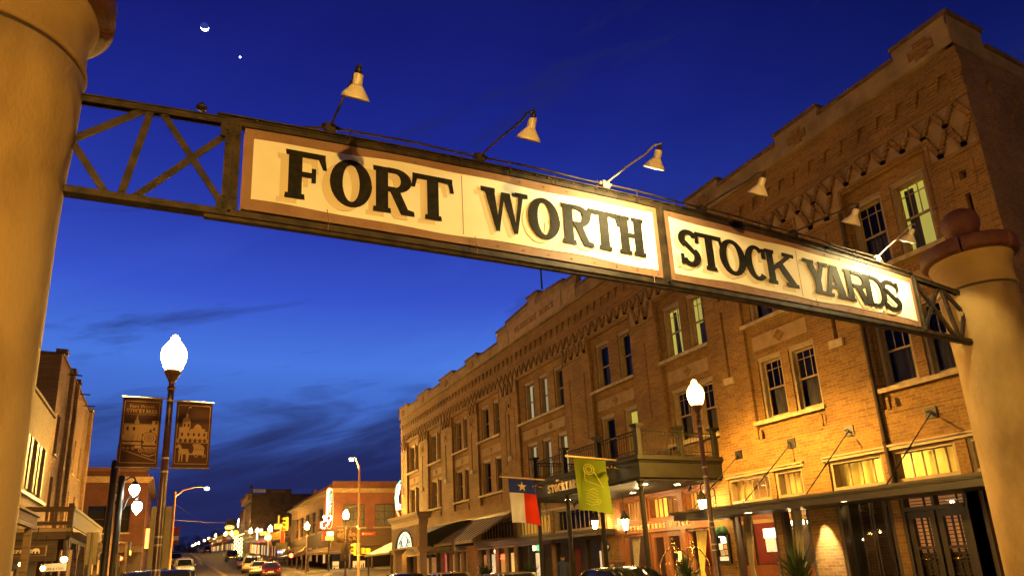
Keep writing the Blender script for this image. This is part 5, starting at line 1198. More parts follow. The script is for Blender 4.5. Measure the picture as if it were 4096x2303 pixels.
# seasonal: people blurred in the bar doorway
def person(label, x, y, rz):
    t = thing('person', label, 'person', (x, y, .14), rz)
    me = bpy.data.meshes.new('body'); pts = [(0, 0, .93), (0, 0, 1.15), (0, .01, 1.40), (0, .02, 1.52), (0, .04, 1.60), (0, .05, 1.72),
           (.19, .0, 1.42), (.26, .03, 1.15), (.24, .18, .95), (-.19, 0, 1.42), (-.26, .03, 1.15), (-.22, .16, .93), (.10, 0, .86), (.11, .05, .48), (.11, 0, .08), (-.10, 0, .86), (-.12, -.03, .48), (-.12, -.10, .08), (.11, .13, .03), (-.12, .04, .03), (.235, .24, .90), (-.215, .22, .88)]
    ed = [(0, 1), (1, 2), (2, 3), (3, 4), (4, 5), (2, 6), (6, 7), (7, 8), (2, 9), (9, 10), (10, 11), (0, 12), (12, 13), (13, 14), (0, 15), (15, 16), (16, 17), (14, 18), (17, 19), (8, 20), (11, 21)]
    me.from_pydata(pts, ed, []); o = bpy.data.objects.new('body', me); C.objects.link(o); o.parent = t
    md = o.modifiers.new('skin', 'SKIN'); o.modifiers.new('sub', 'SUBSURF').render_levels = 1; me.materials.append(MATS['cloth_blue'])
    rr = [.15, .14, .15, .062, .085, .08, .065, .048, .036, .065, .048, .036, .092, .065, .05, .092, .065, .05, .045, .045, .035, .035]
    for k, r_ in enumerate(rr): me.skin_vertices[0].data[k].radius = (r_, r_)
    me.skin_vertices[0].data[0].use_root = True
    b = smooth('skin'); b.sphere((0, .055, 1.64), .088, 16, 1.25); b.lathe([(.014, 0), (.02, -.02), (.006, -.045)], (0, .145, 1.645), 8); b.build('face', t)
    b = smooth('cloth_dark'); b.lathe([(.095, 1.66), (.10, 1.70), (.085, 1.755), (.03, 1.78)], (0, .05, 0), 18); b.box(-.075, .075, .10, .22, 1.675, 1.69); b.build('cap', t)
    return t
person('pedestrian in a dark cap standing before the bar window', 15.2, 25.2, 2.6)
# ------------------------------------------------------------------ left side of the street
def wall_part(bld, mat, us, vs, depth, P, name='wall', hole=.25): b = new(mat); relief(b, us, vs, depth, P, hole); return b.build(name, bld)
def simple_win(bld, o, u, w, h, dep=.18, mat='dark_wood', pane='car_glass', bars=1, cols=1, lit=None, arch=False):
    """window in a wall opening: o = lower left corner, u = unit vector along the wall (left to right seen from outside)"""
    o, u = Vector(o), Vector(u); n = u.cross(Vector((0, 0, 1))); T = Matrix(((u.x, 0, n.x, o.x), (u.y, 0, n.y, o.y), (u.z, 1, n.z, o.z), (0, 0, 0, 1)))
    b = new(mat); f = .07
    for a in ((0, f, 0, h), (w-f, w, 0, h), (f, w-f, 0, f), (f, w-f, h-f, h)): b.box(a[0], a[1], a[2], a[3], -dep-.05, -dep+.02, T)
    for k in range(1, bars+1): b.box(f, w-f, h*k/(bars+1)-.02, h*k/(bars+1)+.02, -dep-.04, -dep+.01, T)
    for k in range(1, cols): b.box(w*k/cols-.02, w*k/cols+.02, f, h-f, -dep-.045, -dep+.015, T)
    fr = b.build('window', bld); b = new(lit or pane); b.poly([tuple(T @ Vector(p)) for p in ((f, f, -dep-.03), (w-f, f, -dep-.03), (w-f, h-f, -dep-.03), (f, h-f, -dep-.03))]); b.build('pane', fr)
    return fr
LX0 = -5.0; PL = lambda u, v, d: (LX0-d, u, v)
lb = shell('brick_building', 'three storey pale brick building with pilasters behind the timber porch', 'building')
LW = [(35.35, 36.2), (41.9, 42.5), (44.3, 45.0)]; LW2 = [(35.5, 36.3), (38.4, 39.0), (41.4, 42.1), (44.0, 44.7)]
LP_ = [(37.7, 38.3), (39.8, 40.3), (46.7, 47.5)]
def ld(u, v):
    if inr(u, LW) and 7.5 < v < 9.3: return None
    if inr(u, LW2) and 4.5 < v < 6.5: return None
    if inr(u, [(35, 36.6), (39.0, 40.0)]) and v < 2.9 and v > .4: return None
    return -.16 if inr(u, LP_) else 0
wall_part(lb, 'buff_brick', [34.5, 47.5, 35, 36.6, 39.0, 40.0]+[e for r in LW+LW2+LP_ for e in r], [0, .4, 2.9, 4.5, 6.5, 7.5, 9.3, 11.9], ld, PL)
b = new('buff_brick'); b.box(-20, LX0-.01, 34.5, 34.75, 0, 11.85); b.build('side_wall', lb); b = new('buff_brick'); b.box(-20, LX0-.25, 47.25, 47.49, 0, 11.85); b.build('side_wall', lb)
b = new('coping'); ysx = [34.45, 37.6, 37.6, 39.7, 39.7, 46.6, 47.55]
b.box(LX0-.25, LX0+.06, 34.42, 47.55, 11.9, 12.0); b.box(-20, LX0, 34.42, 34.8, 11.86, 11.96)
for a, c in LP_+[(34.5, 34.9)]: b.box(LX0-.25, LX0+.20, a-.05, c+.05, 11.95, 12.14)
b.build('coping', lb)
for a, c in LW: simple_win(lb, (LX0-.0, a, 7.5), (0, 1, 0), c-a, 1.8); 
for a, c in LW2: simple_win(lb, (LX0-.0, a, 4.5), (0, 1, 0), c-a, 2.0)
for a, c in LW+LW2:
    z = 7.4 if (a, c) in LW else 4.4; b = new('limestone'); b.box(LX0-.1, LX0+.07, a-.06, c+.06, z, z+.1); b.build('sill', lb)
for y in (36.9, 40.8, 43.6): b = smooth('black_steel'); b.tube([(LX0, y, 11.6), (LX0+.55, y+.15, 11.62)], .035, 6); b.build('roof_spout', lb)
b = new('room_dark'); b.box(-6.5, -6.4, 34.9, 47.2, .1, 11.5); b.build('inner_wall', lb)
ln_ = shell('brick_building', 'two storey pale brick front with dark shutters beside the huge cropped column', 'building')
NW = [(28.35, 29.3), (30.5, 31.3), (32.45, 33.2)]
wall_part(ln_, 'pale_brick', [16, 34.5]+[e for r in NW for e in r]+[19, 20, 22, 23, 25, 26], [0, 3.9, 5.25, 7.3, 8.9], lambda u, v: None if (inr(u, NW+[(19, 20), (22, 23), (25, 26)]) and 5.25 < v < 7.3) else 0, PL)
b = new('coping'); b.box(LX0-.2, LX0+.08, 15.9, 34.49, 8.9, 9.02); b.build('coping', ln_)
for a, c in NW+[(19, 20), (22, 23), (25, 26)]:
    simple_win(ln_, (LX0, a, 5.25), (0, 1, 0), c-a, 2.05); b = new('shutter_wood')
    for y in (a-.42, c+.02): b.box(LX0+.005, LX0+.04, y, y+.38, 5.3, 7.25)
    b.build('shutter', ln_)
b = new('pipe_metal'); b.box(LX0-.1, LX0+.10, 16, 34.4, 5.05, 5.16); b.build('sill_course', ln_)
b = new('room_dark'); b.box(-6.5, -6.4, 16.1, 34.4, .1, 8.5); b.build('inner_wall', ln_)
b = new('old_boards'); b.box(LX0-.02, LX0+.03, 16, 34.4, .2, 3.4); b.use('lit_shop_dim')
for y in (24.2, 26.3, 29.0, 31.5): b.box(LX0+.03, LX0+.05, y, y+.9, .9, 2.3)
b.use('dark_wood')
for y in (25.2, 27.6, 30.2): b.box(LX0+.03, LX0+.09, y, y+.95, .2, 2.4)
b.build('shop_front', ln_)
# timber porch with a boarded railing
pc = shell('timber_porch', 'weathered timber porch with boarded railing above the WHITE ELEPHANT board', 'porch')
X0, X1, Ya, Yb = -3.25, LX0+.02, 29.0, 41.0
b = new('grey_timber'); b.box(X1, X0, Ya, Yb, 3.62, 3.70); b.use('pale_boards'); b.box(X1-3, X0+.06, Ya-.06, Ya, 3.60, 3.74); b.box(X0, X0+.06, Ya-.06, Yb, 3.60, 3.74); b.use('grey_timber'); b.box(X1-3, X0, Ya, Ya+.1, 3.35, 3.60)
for k in range(26): y = Ya+.4+k*.45; b.box(X1, X0-.03, y, y+.09, 3.44, 3.60); b.prism([(X0-.03, y, 3.60), (X0+.26, y, 3.60), (X0-.03, y, 3.40)], (0, .09, 0))
b.box(X0-.14, X0-.04, Ya, Yb, 3.26, 3.44); b.build('deck', pc)
for y in (29.1, 31.9, 34.8, 37.8, 40.8):
    b = new('grey_timber'); b.box(X0-.19, X0-.01, y-.09, y+.09, .14, 3.30); b.prism([(X0-.1, y+.09, 2.75), (X0-.1, y+.6, 3.26), (X0-.1, y+.75, 3.26), (X0-.1, y+.09, 2.6)], (.08, 0, 0)); b.prism([(X0-.1, y-.09, 2.75), (X0-.1, y-.6, 3.26), (X0-.1, y-.75, 3.26), (X0-.1, y-.09, 2.6)], (.08, 0, 0)); b.build('post', pc)
b = new('grey_timber'); b.box(X1-3, X0+.02, Ya-.02, Ya+.05, 4.32, 4.50); b.box(X0-.04, X0+.05, Ya, Yb, 4.40, 4.52); b.box(X1-3, X0, Ya-.01, Ya+.04, 3.84, 3.98)
for x in (-7.0, -6.2, -5.4, -4.55, -3.95): b.box(x, x+.13, Ya-.005, Ya+.045, 3.98, 4.32)
b.box(X0-.16, X0+.02, Ya-.04, Ya+.14, 3.7, 4.62); b.use('old_boards'); b.box(X0-.02, X0+.03, Ya+.05, Yb, 3.80, 4.40); b.build('railing', pc)
b = new('old_planks'); b.box(X1-3.0, X0-.4, Ya+.3, Ya+.35, 2.6, 3.44); b.build('fascia', pc)
cn = shell('flat_canopy', 'old flat canopy edge cut by the left column, above the hanging signs', 'canopy')
b = new('grey_timber'); b.box(-8, -3.2, 15, 21.6, 3.42, 3.52); b.box(-8, -3.15, 15, 21.66, 3.52, 3.58); b.box(-3.3, -3.2, 15, 21.6, 3.2, 3.42); b.use('felt_green'); b.box(-8, -3.3, 15, 21.55, 3.38, 3.42); b.build('roof', cn)
b = new('grey_timber'); b.box(-3.35, -3.2, 20.9, 21.05, .14, 3.2); b.build('post', cn)
t = shell('hanging_sign', 'brown board lettered WHITE ELEPHANT with a small elephant, hanging under the porch', 'sign'); ys_ = 24.0
b = new('sign_back'); b.box(-4.75, -3.25, ys_, ys_+.06, 2.60, 2.89); b.use('banner_brown'); b.box(-4.72, -3.28, ys_-.006, ys_, 2.63, 2.86); b.build('board', t)
b = new('sign_white'); T = frame((-4.67, ys_-.007, 2.695), (1, 0, 0), (0, 0, 1)); slab_text(b, 'WHITE ELEPHANT', T, .095, .004, gap=.09, w=.74, t=.24, align=1); b.build('lettering', t)
b = new('sign_white'); T = frame((-3.5, ys_-.008, 2.67), (1, 0, 0), (0, 0, 1)) @ Matrix.Scale(.16, 4)
b.prism([tuple(T @ Vector((x, y, 0))) for x, y in ((-.6, 0), (-.6, .15), (-.55, .6), (-.4, .85), (-.1, .95), (.4, .9), (.6, .6), (.62, 0), (.42, 0), (.38, .38), (.1, .38), (.05, 0), (-.15, 0), (-.18, .4), (-.3, .45), (-.42, .3), (-.5, .05))], (0, -.003, 0)); b.build('elephant', t)
b = smooth('black_steel')
for x in (-4.3, -3.5): b.tube([(x, ys_+.03, 2.89), (x, ys_+.03, 3.42)], .012, 5)
b.build('hangers', t)
t = shell('hanging_sign', 'pale board lettered SILVER & STEEL under the porch beams', 'sign'); b = new('sign_white'); b.box(-3.95, -3.2, 28.4, 28.44, 2.22, 2.48); b.build('board', t)
b = new('banner_brown'); T = frame((-3.58, 28.39, 2.27), (1, 0, 0), (0, 0, 1)); text_mesh(b, 'SILVER & STEEL', T, .07); b.build('lettering', t)
for k, (x, y, z, lab) in enumerate(((-4.05, 25.5, 2.42, 'porch lamp nearest the left column, under the WHITE ELEPHANT board'), (-3.52, 25.8, 2.28, 'porch lamp under the right end of the WHITE ELEPHANT board'), (-3.2, 27.6, 2.58, 'brightest porch lamp above the pale board'))):
    t = thing('porch_lamp', lab, 'lamp', (x, y, z), group='glowing lamps under the left porch'); b = smooth('bulb_warm'); b.sphere((0, 0, 0), .07 if k < 2 else .10, 14); b.build('globe', t); b = smooth('black_steel'); b.lathe([(.03, .06), (.06, .08), (.02, .12)], n=10); b.tube([(0, 0, .1), (0, 0, 1.0)], .01, 5); b.build('hanger', t)
# string lights and lit sign beyond the porch
t = thing('string_lights', 'bundle of white string lights beside the porch end', 'string lights', (-2.75, 42.5, 3.3)); b = smooth('string_lights'); rnd = random.Random(3)
for k in range(70): z = rnd.uniform(-.9, .75); b.sphere((rnd.uniform(-.22, .22)+.02, rnd.uniform(-.2, .2), z), .045, 6)
b.build('bulbs', t); b = smooth('black_steel'); b.tube([(0, 0, -3.2), (0, 0, .9)], .03, 6); b.build('wire', t)
t = shell('billboard', 'small billboard with goose lamps beyond the porch', 'sign'); b = new('black_steel'); b.box(-1.95, -1.85, 40, 42, 3.05, 3.75); b.build('frame', t); b = new('lit_sign_yellow'); b.box(-1.85, -1.84, 40.1, 41.9, 3.1, 3.3); b.build('lit_face', t); b = smooth('pipe_metal')
for y in (40.4, 41.4): b.tube([(-2.0, y, 3.7), (-2.6, y, 3.8), (-2.75, y, 3.6)], .025, 6)
b.build('lamp_arm', t); b = new('grey_timber'); b.box(-2.1, -1.98, 40.9, 41.1, .14, 3.7); b.build('post', t)
# red brick corner building over the crossing
cb = shell('brick_building', 'red brick corner building with shade-darkened front and tan cornice behind the acorn lamps', 'building'); GX, GY = -2.6, 81.0; g0 = gz(GY)
CWN = [(-7.9, -6.2), (-5.6, -4.0), (-11, -9.3)]
wall_part(cb, 'shaded_red_brick', [-16, GX]+[e for r in CWN for e in r], [g0-.5, g0+.5, g0+3.4, 6.7, 9.55, 11.6, 13.1], lambda u, v: None if inr(u, CWN) and (6.7 < v < 9.55) else 0, lambda u, v, d: (u, GY+d, v))
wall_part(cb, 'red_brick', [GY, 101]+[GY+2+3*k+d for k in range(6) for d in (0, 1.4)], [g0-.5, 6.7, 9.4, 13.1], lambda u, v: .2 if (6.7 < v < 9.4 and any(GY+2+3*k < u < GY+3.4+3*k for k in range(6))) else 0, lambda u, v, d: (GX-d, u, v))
for a, c in CWN: simple_win(cb, (a, GY, 6.7), (1, 0, 0), c-a, 2.85, bars=1, cols=1); b = new('limestone'); b.box(a-.1, c+.1, GY-.08, GY+.05, 6.55, 6.7); b.build('sill', cb)
b = new('name_stone')
for k, (d, z0, z1) in enumerate(((.12, 11.9, 12.05), (.3, 12.05, 12.25), (.5, 12.25, 12.5))): b.box(-16, GX+d, GY-d, GY-.001, z0, z1); b.box(GX+.001, GX+d, GY, 101, z0, z1)
b.build('cornice', cb)
b = new('red_brick'); b.box(-16, GX-.2, GY+.3, GY+.6, 12.5, 13.35); b.use('coping'); b.box(-16.1, GX+.05, GY-.05, GY+.65, 13.35, 13.5); b.build('parapet', cb)
b = new('red_brick'); b.box(-14.5, -13.6, GY+2, GY+3, 13.4, 14.0); b.build('chimney', cb)
b = new('dark_wood'); b.box(-7.6, -4.6, GY-1.2, GY, 6.0, 6.25); b.box(-16, GX+.05, GY-.06, GY, 5.0, 5.3); b.box(-16, GX+.02, GY-.03, GY-.001, g0+.1, 5.0); b.build('shop_front', cb)
b = new('roof_metal')
for k in range(16): x = -7.2+k*.3; b.poly([(x, GY-.05, 5.3), (x+.27, GY-.05, 5.3), (x+.27, GY-1.9, 4.6), (x, GY-1.9, 4.6)])
b.build('tin_awning', cb); b = new('lit_shop_dim')
for x in (-7, -5.4): b.box(x, x+.7, GY-.09, GY-.061, 2.6, 4.0)
b.build('lit_window', cb)
t = shell('neon_sign', 'orange neon strip on the side of the red corner building', 'neon sign'); b = new('lit_sign_yellow'); b.box(GX+.05, GX+.6, 86, 86.2, 5.2, 7.4); b.use('neon_red'); b.box(GX+.1, GX+.5, 85.95, 86, 5.4, 7.2); b.build('face', t)
t = thing('stop_lamp', 'round red lamp glowing under the tin awning at the left', 'lamp', (-4.35, GY-2.6, 4.0)); b = smooth('stop_red'); b.sphere((0, 0, 0), .2, 14); b.build('lens', t); b = smooth('black_steel'); b.tube([(0, .1, -3), (0, .1, .3)], .05, 6); b.build('post', t)
# ------------------------------------------------------------------ right side beyond the crossing: corner shop with boot sign
bs = shell('brick_building', 'two storey red brick corner shop with tan cornice and timber arcade', 'building'); GY = 78.0; g0 = gz(GY)
FW = [(17.75, 20.25), (21.5, 23.9)]
def bd(u, v):
    if inr(u, FW) and 6.55 < v < 9.2: return None
    return 0
wall_part(bs, 'red_brick', [FX, 30]+[e for r in FW for e in r], [g0-.5, 3.3, 6.55, 9.2, 10.75, 11.8], bd, lambda u, v, d: (u, GY+d, v))
SWN = [(83.6, 86.2), (88.2, 90.8), (92.6, 95.0), (97.0, 99.4), (101.2, 103.4)]
wall_part(bs, 'buff_brick', [GY, 107.5]+[e for r in SWN for e in r], [g0-.5, 4.6, 6.55, 9.35, 10.9], lambda u, v: None if inr(u, SWN) and 6.55 < v < 9.35 else 0, lambda u, v, d: (FX+d, u, v))
for a, c in FW: simple_win(bs, (a, GY, 6.55), (1, 0, 0), c-a, 2.65, bars=2, cols=2, pane='curtain_grey', mat='black_steel'); b = new('limestone'); b.box(a-.2, c+.2, GY-.1, GY+.05, 6.36, 6.55); b.build('sill', bs)
for a, c in SWN: simple_win(bs, (FX, c, 6.55), (0, -1, 0), c-a, 2.8, bars=1); b = new('limestone'); b.box(FX-.08, FX+.05, a-.1, c+.1, 6.36, 6.55); b.build('sill', bs)
b = new('limestone')
for d, z0, z1 in ((.12, 10.55, 10.7), (.35, 10.7, 10.85), (.6, 10.85, 11.0)): b.box(FX-d, 30, GY-d, GY-.001, z0, z1); b.box(FX-d, FX-.001, GY, 107.5+d, z0, z1)
b.build('cornice', bs)
b = new('red_brick'); b.box(FX+.1, 30, GY+.1, GY+.4, 11.0, 11.75); b.box(FX+.1, FX+.4, GY+.4, 107, 11.0, 11.6); b.use('coping'); b.box(FX+.02, 30, GY+.02, GY+.48, 11.75, 11.9); b.box(FX+.02, FX+.48, GY+.48, 107, 11.6, 11.72); b.use('red_brick'); b.box(FX+.1, FX+.5, 90, 90.9, 11.6, 12.3); b.build('parapet', bs)
b = new('old_planks'); b.box(FX-.06, 30, GY-.06, GY, 4.25, 6.30); b.box(FX-.06, FX, GY, 107.4, 4.35, 6.25); b.build('plank_fascia', bs)
b = new('room_dark'); b.box(FX+.8, 29, GY+.8, GY+.85, 2, 10.5); b.box(FX+.8, FX+.85, GY+.8, 107, 2, 10.5); b.build('inner_wall', bs)
ar = bs; b = new('grey_timber'); b.poly([(13.2, 75.0, 3.75), (30, 75.0, 3.75), (30, GY, 4.45), (FX, GY, 4.45)]); b.poly([(13.2, 75.0, 3.75), (FX, GY, 4.45), (FX, 107, 4.75), (13.2, 107, 4.1)]); b.box(13.2, 30, 74.95, 75.0, 3.5, 3.78); b.box(13.15, 13.2, 75, 107, 3.55, 3.85)
b.build('arcade_roof', ar)
for x in (13.4, 15.6, 17.9, 20.4, 22.6): b = smooth('grey_timber'); b.lathe([(.14, g0), (.14, g0+.4), (.09, g0+.5), (.09, 3.1), (.15, 3.3), (.2, 3.5)], (x, 75.2, 0), 10); b.build('arcade_post', ar)
for y in (78.5, 82, 85.5, 89, 92.5, 96, 99.5, 103, 106.5): b = smooth('grey_timber'); b.lathe([(.12, gz(y)), (.09, gz(y)+.4), (.09, 3.4), (.18, 3.8)], (13.35, y, 0), 8); b.build('arcade_post', ar)
b = new('grey_timber')
for k in range(9): y = 80+k*1.8; b.prism([(13.3, y, 4.0), (14.0, y, 4.9), (14.15, y, 4.85), (13.5, y, 4.0)], (0, .2, 0))
b.build('roof_brackets', ar)
b = new('old_boards'); b.box(FX-.02, 30, GY-.03, GY+.0, g0-.3, 4.2); b.use('lit_shop'); b.box(16.6, 17.3, GY-.06, GY-.03, 1.75, 2.75); b.box(18.9, 20.3, GY-.06, GY-.03, 1.7, 2.7); b.use('dark_wood')
for k in range(6): b.box(18.95+k*.22, 19.08+k*.22, GY-.075, GY-.061, 1.7, 2.05+.18*(k % 3))
b.box(16.6, 17.3, GY-.075, GY-.061, 2.2, 2.28); b.box(16.7, 16.9, GY-.075, GY-.061, 1.75, 2.1); b.box(19.55, 19.65, GY-.08, GY-.062, 1.7, 2.7)
b.use('old_boards'); b.box(FX-.03, FX, GY, 107, g0-.3, 4.3); b.build('shop_front', bs)
b = new('lit_shop')
for y0, y1, m in ((79.4, 81.2, 'lit_curtain'), (81.5, 82.6, 'lit_shop'), (86, 86.8, 'lit_shop_dim'), (90, 92.5, 'lit_shop_dim'), (97, 98, 'lit_shop_dim')): b.use(m); b.box(FX-.06, FX-.031, y0, y1, gz(y0)+.7, gz(y0)+2.4)
b.build('lit_window', bs)
t = shell('hanging_sign', 'small tan board over the arcade roof left of the round lamp', 'sign'); b = new('sign_back'); b.box(13.1, 14.6, 98, 98.1, 5.0, 5.9); b.build('board', t); b = new('neon_blue'); b.box(13.3, 14.0, 97.95, 98, 4.5, 4.75); b.build('light', t)
# boot shaped neon sign
t = shell('boot_sign', 'tall boot shaped neon sign on the corner of the red brick shop', 'neon sign'); YB = 74.6
BT = [(15.10, 10.35), (15.16, 10.55), (15.36, 10.66), (15.58, 10.60), (15.72, 10.40), (15.80, 9.0), (15.82, 7.9), (15.78, 7.2), (15.72, 6.6), (15.60, 6.25), (15.30, 6.22), (15.22, 6.45), (15.10, 6.55), (14.98, 6.28), (14.72, 6.22), (14.50, 6.35), (14.50, 6.95), (14.80, 6.98), (14.98, 7.15), (15.10, 7.55), (15.08, 8.4)]
b = new('sign_red'); b.prism([(x, YB, z) for x, z in BT], (0, .35, 0)); b.build('body', t)
b = new('neon_face_green'); b.prism([(15.30, YB-.03, 7.75), (15.62, YB-.03, 7.75), (15.62, YB-.03, 10.2), (15.50, YB-.03, 10.42), (15.36, YB-.03, 10.36), (15.28, YB-.03, 10.1)], (0, .03, 0)); b.build('letter_panel', t)
b = smooth('neon_red'); b.tube([(x, YB-.05, z) for x, z in BT]+[(BT[0][0], YB-.05, BT[0][1])], .045, 6)
b.use('neon_white'); b.tube([(x+.07*(x < 15.3), YB-.07, z-.03) for x, z in ((15.62, 10.45), (15.36, 10.55), (15.17, 10.35), (15.10, 9.2), (15.12, 7.6), (14.92, 7.15), (14.55, 6.9), (14.53, 6.4), (14.9, 6.28))], .05, 6)
b.tube([(15.10+.30*math.sin(k*.5), YB-.06, 6.55+k*.10) for k in range(12)], .07, 6); b.tube([(15.25, YB-.06, 7.6), (15.5, YB-.06, 7.62), (15.7, YB-.06, 7.45), (15.6, YB-.06, 7.2), (15.35, YB-.06, 7.0)], .06, 6); b.build('neon_tubes', t)
b = new('neon_green')
for k, c in enumerate('LEDDY'): T = frame((15.46, YB-.045, 9.86-k*.46), (1, 0, 0), (0, 0, 1)); slab_text(b, c, T, .38, .015, w=.72, t=.2)
b.build('lettering', t)
b = new('sign_red'); b.box(14.75, 15.9, YB, YB+.3, 4.95, 5.95); b.use('lit_sign_white'); b.box(15.2, 15.9, YB-.02, YB, 5.45, 5.9); b.use('lit_sign_yellow'); b.box(15.05, 15.9, YB-.03, YB, 5.0, 5.4); b.build('lower_box', t)
b = smooth('black_steel'); b.tube([(15.5, YB+.2, 4.95), (15.5, YB+.2, gz(75))], .06, 6); b.build('post', t)
for z in (9.6, 7.0): b = smooth('black_steel'); b.tube([(15.8, YB+.2, z), (FX, 78.0, z)], .03, 6); b.build('bracket', t)
plamp('neon_glow', (15.9, YB-.6, 8.2), 260, .5, (1, .12, .05), t)
t = shell('neon_sign', 'curved green and white neon blade sign at the far edge of the hotel', 'neon sign'); b = new('black_steel'); b.prism([(16.5, 52.2, 5.4), (16.2, 52.2, 5.9), (16.05, 52.2, 7.2), (16.2, 52.2, 8.2), (16.5, 52.2, 8.6)], (0, .3, 0)); b.build('body', t)
b = smooth('neon_green'); b.tube([(16.5, 52.15, 8.6), (16.2, 52.15, 8.2), (16.05, 52.15, 7.2), (16.15, 52.15, 6.2)], .05, 6); b.use('neon_white'); b.tube([(16.45, 52.15, 8.3), (16.2, 52.15, 7.2), (16.3, 52.15, 6.4)], .07, 6); b.use('lit_sign_white'); b.box(16.12, 16.5, 52.12, 52.19, 6.25, 6.7); b.use('neon_red'); b.tube([(16.2, 52.15, 6.1), (16.42, 52.15, 5.5)], .06, 6); b.build('neon_tubes', t)
plamp('neon_glow', (15.3, 51.4, 6.6), 420, .4, (1, .50, .10), t)
# ------------------------------------------------------------------ buildings up the hill on the right
wh = shell('warehouse', 'tall brown brick warehouse with blank side and rooftop lettering', 'building'); GY = 168.0; g0 = gz(GY)
wall_part(wh, 'brown_brick', [FX, 25.6], [g0-1, 20.5], lambda u, v: 0, lambda u, v, d: (u, GY+d, v))
pw = [(GY+1.5+3.2*k, GY+3.0+3.2*k) for k in range(4)]
wall_part(wh, 'brown_brick', [GY, 183]+[e for r in pw for e in r], [g0-1, 11.5, 18.5, 20.5], lambda u, v: .35 if inr(u, pw) and 11.5 < v < 18.5 else 0, lambda u, v, d: (FX+d, u, v))
b = new('name_stone'); b.box(FX-.9, FX, GY-.3, 184, 18.8, 19.9); b.box(FX-1.3, FX, GY-.4, 184, 19.9, 20.4); b.build('cornice', wh)
b = new('coping'); b.box(19.6, 25.6, GY+.3, GY+.5, 20.5, 21.5); b.box(FX-.3, FX+.2, GY+1, GY+1.4, 20.5, 22.6); b.build('parapet', wh)
b = new('banner_tan'); T = frame((22.6, GY+.28, 20.75), (1, 0, 0), (0, 0, 1)); text_mesh(b, 'and HOTEL', T, .5); b.build('lettering', wh)
t = shell('roof_sign', 'white rooftop sign lettered CADILLAC on the brown warehouse', 'sign'); b = new('lit_sign_white' if False else 'sign_white'); b.box(16.75, 19.5, GY-.1, GY+.05, 20.75, 21.5); b.build('panel', t); b = new('banner_brown'); T = frame((18.12, GY-.11, 20.98), (1, 0, 0), (0, 0, 1)); text_mesh(b, 'CADILLAC', T, .34); b.build('lettering', t)
w2 = shell('brick_building', 'brown brick block just behind the warehouse on its right', 'building'); b = new('brown_brick'); b.box(25.7, 34, 170, 190, 5, 20.4); b.build('wall', w2); b = new('coping'); b.box(25.6, 34.1, 169.9, 190, 20.4, 20.6); b.build('coping', w2)
SHOPN = [0]
def lowshop(label, y0, y1, top, mat, lit, extra=None):
    SHOPN[0] += 1; rs = random.Random(SHOPN[0]*7); awm = ('canopy_brown', 'sign_red', 'roof_metal', 'felt_green', 'old_planks')[SHOPN[0] % 5]
    t = shell('shop_building', label, 'building', 'small shops up the right side of the street'); g0 = gz(y0)
    b = new(mat); b.box(FX, FX+9, y0, y1, g0-1, top); b.use('coping'); b.box(FX-.1, FX+9, y0-.1, y1+.1, top, top+.2); b.build('wall', t)
    b = new('dark_wood'); b.box(FX-.05, FX, y0+.3, y1-.3, g0, g0+3.0); n = int((y1-y0)/2.2)
    for k in range(n):
        b.use(rs.choice(('lit_shop_dim', 'lit_shop', 'lit_shop', 'lit_shop_hot', 'dark_wood', 'poster_lit'))); b.box(FX-.09, FX-.05, y0+.6+k*2.2, y0+1.9+k*2.2, gz(y0+k*2.2)+.6, gz(y0+k*2.2)+2.4)
    b.build('shop_front', t)
    b = new(awm); b.poly([(FX, y0, g0+3.9), (13.6, y0, g0+3.1), (13.6, y1, gz(y1)+3.1), (FX, y1, gz(y1)+3.9)]); b.poly([(13.6, y0, g0+2.9), (13.6, y1, gz(y1)+2.9), (13.6, y1, gz(y1)+3.1), (13.6, y0, g0+3.1)])
    for y in (y0+.2, (y0+y1)/2, y1-.2): b.box(13.65, 13.77, y, y+.12, gz(y), gz(y)+3.0)
    b.build('awning', t)
    yy = y0+.25*(y1-y0)
    for k in range(2):
        b = new(rs.choice(('sign_white', 'sign_red', 'lit_sign_yellow', 'lit_sign_white', 'sign_yellow'))); w = rs.uniform(.6, 1.5); z = gz(yy)+rs.uniform(4.2, 5.2); b.box(14.6, 14.6+w*1.6, yy, yy+.12, z, z+w*.7); b.build('blade_sign', t); yy += .4*(y1-y0)
    b = new(mat); 
    for k in range(n): y = y0+.7+k*2.2; b.use('dark_wood'); b.box(FX-.03, FX, y, y+1.1, min(top-2.6, gz(y)+4.7), min(top-.7, gz(y)+6.6))
    b.build('upper_window', t); return t
lowshop('low yellow washed shop with a sloped awning beside the ranch sign', 107.6, 126, 8.6, 'buff_brick', 'lit_shop_dim'); lowshop('shop with red fascia left of the two tall pennants', 126.2, 146, 9.3, 'red_brick', 'lit_shop_dim'); lowshop('low shop at the foot of the brown warehouse', 146.2, 167.8, 10.2, 'buff_brick', 'lit_shop_dim')
t_ = lowshop('stepped tan shop beyond the brown warehouse', 184.2, 200, 18.2, 'buff_brick', 'lit_shop_dim'); lowshop('low shop with pale awning near the stop sign', 200.2, 222, 15.5, 'buff_brick', 'lit_shop_dim'); lowshop('row of plain shops near the crest of the street', 222.2, 275, 15.0, 'buff_brick', 'lit_shop_dim'); lowshop('last low building before the trees on the right', 276, 330, 16.6, 'brown_brick', 'lit_shop_dim')
t = shell('pylon', 'tan tapering pylon standing above the far shops', 'tower'); b = new('pale_brick'); b.prism([(17, 252, 10), (20, 252, 10), (20, 252, 20.3), (19.6, 252, 20.9), (17.4, 252, 20.9), (17, 252, 20.3)], (0, 2, 0)); b.build('shaft', t)
t = shell('hanging_sign', 'yellow sign with scalloped top lettered RANCH', 'sign'); b = new('sign_yellow'); b.box(13.9, 15.95, 110, 110.15, 7.0, 7.75)
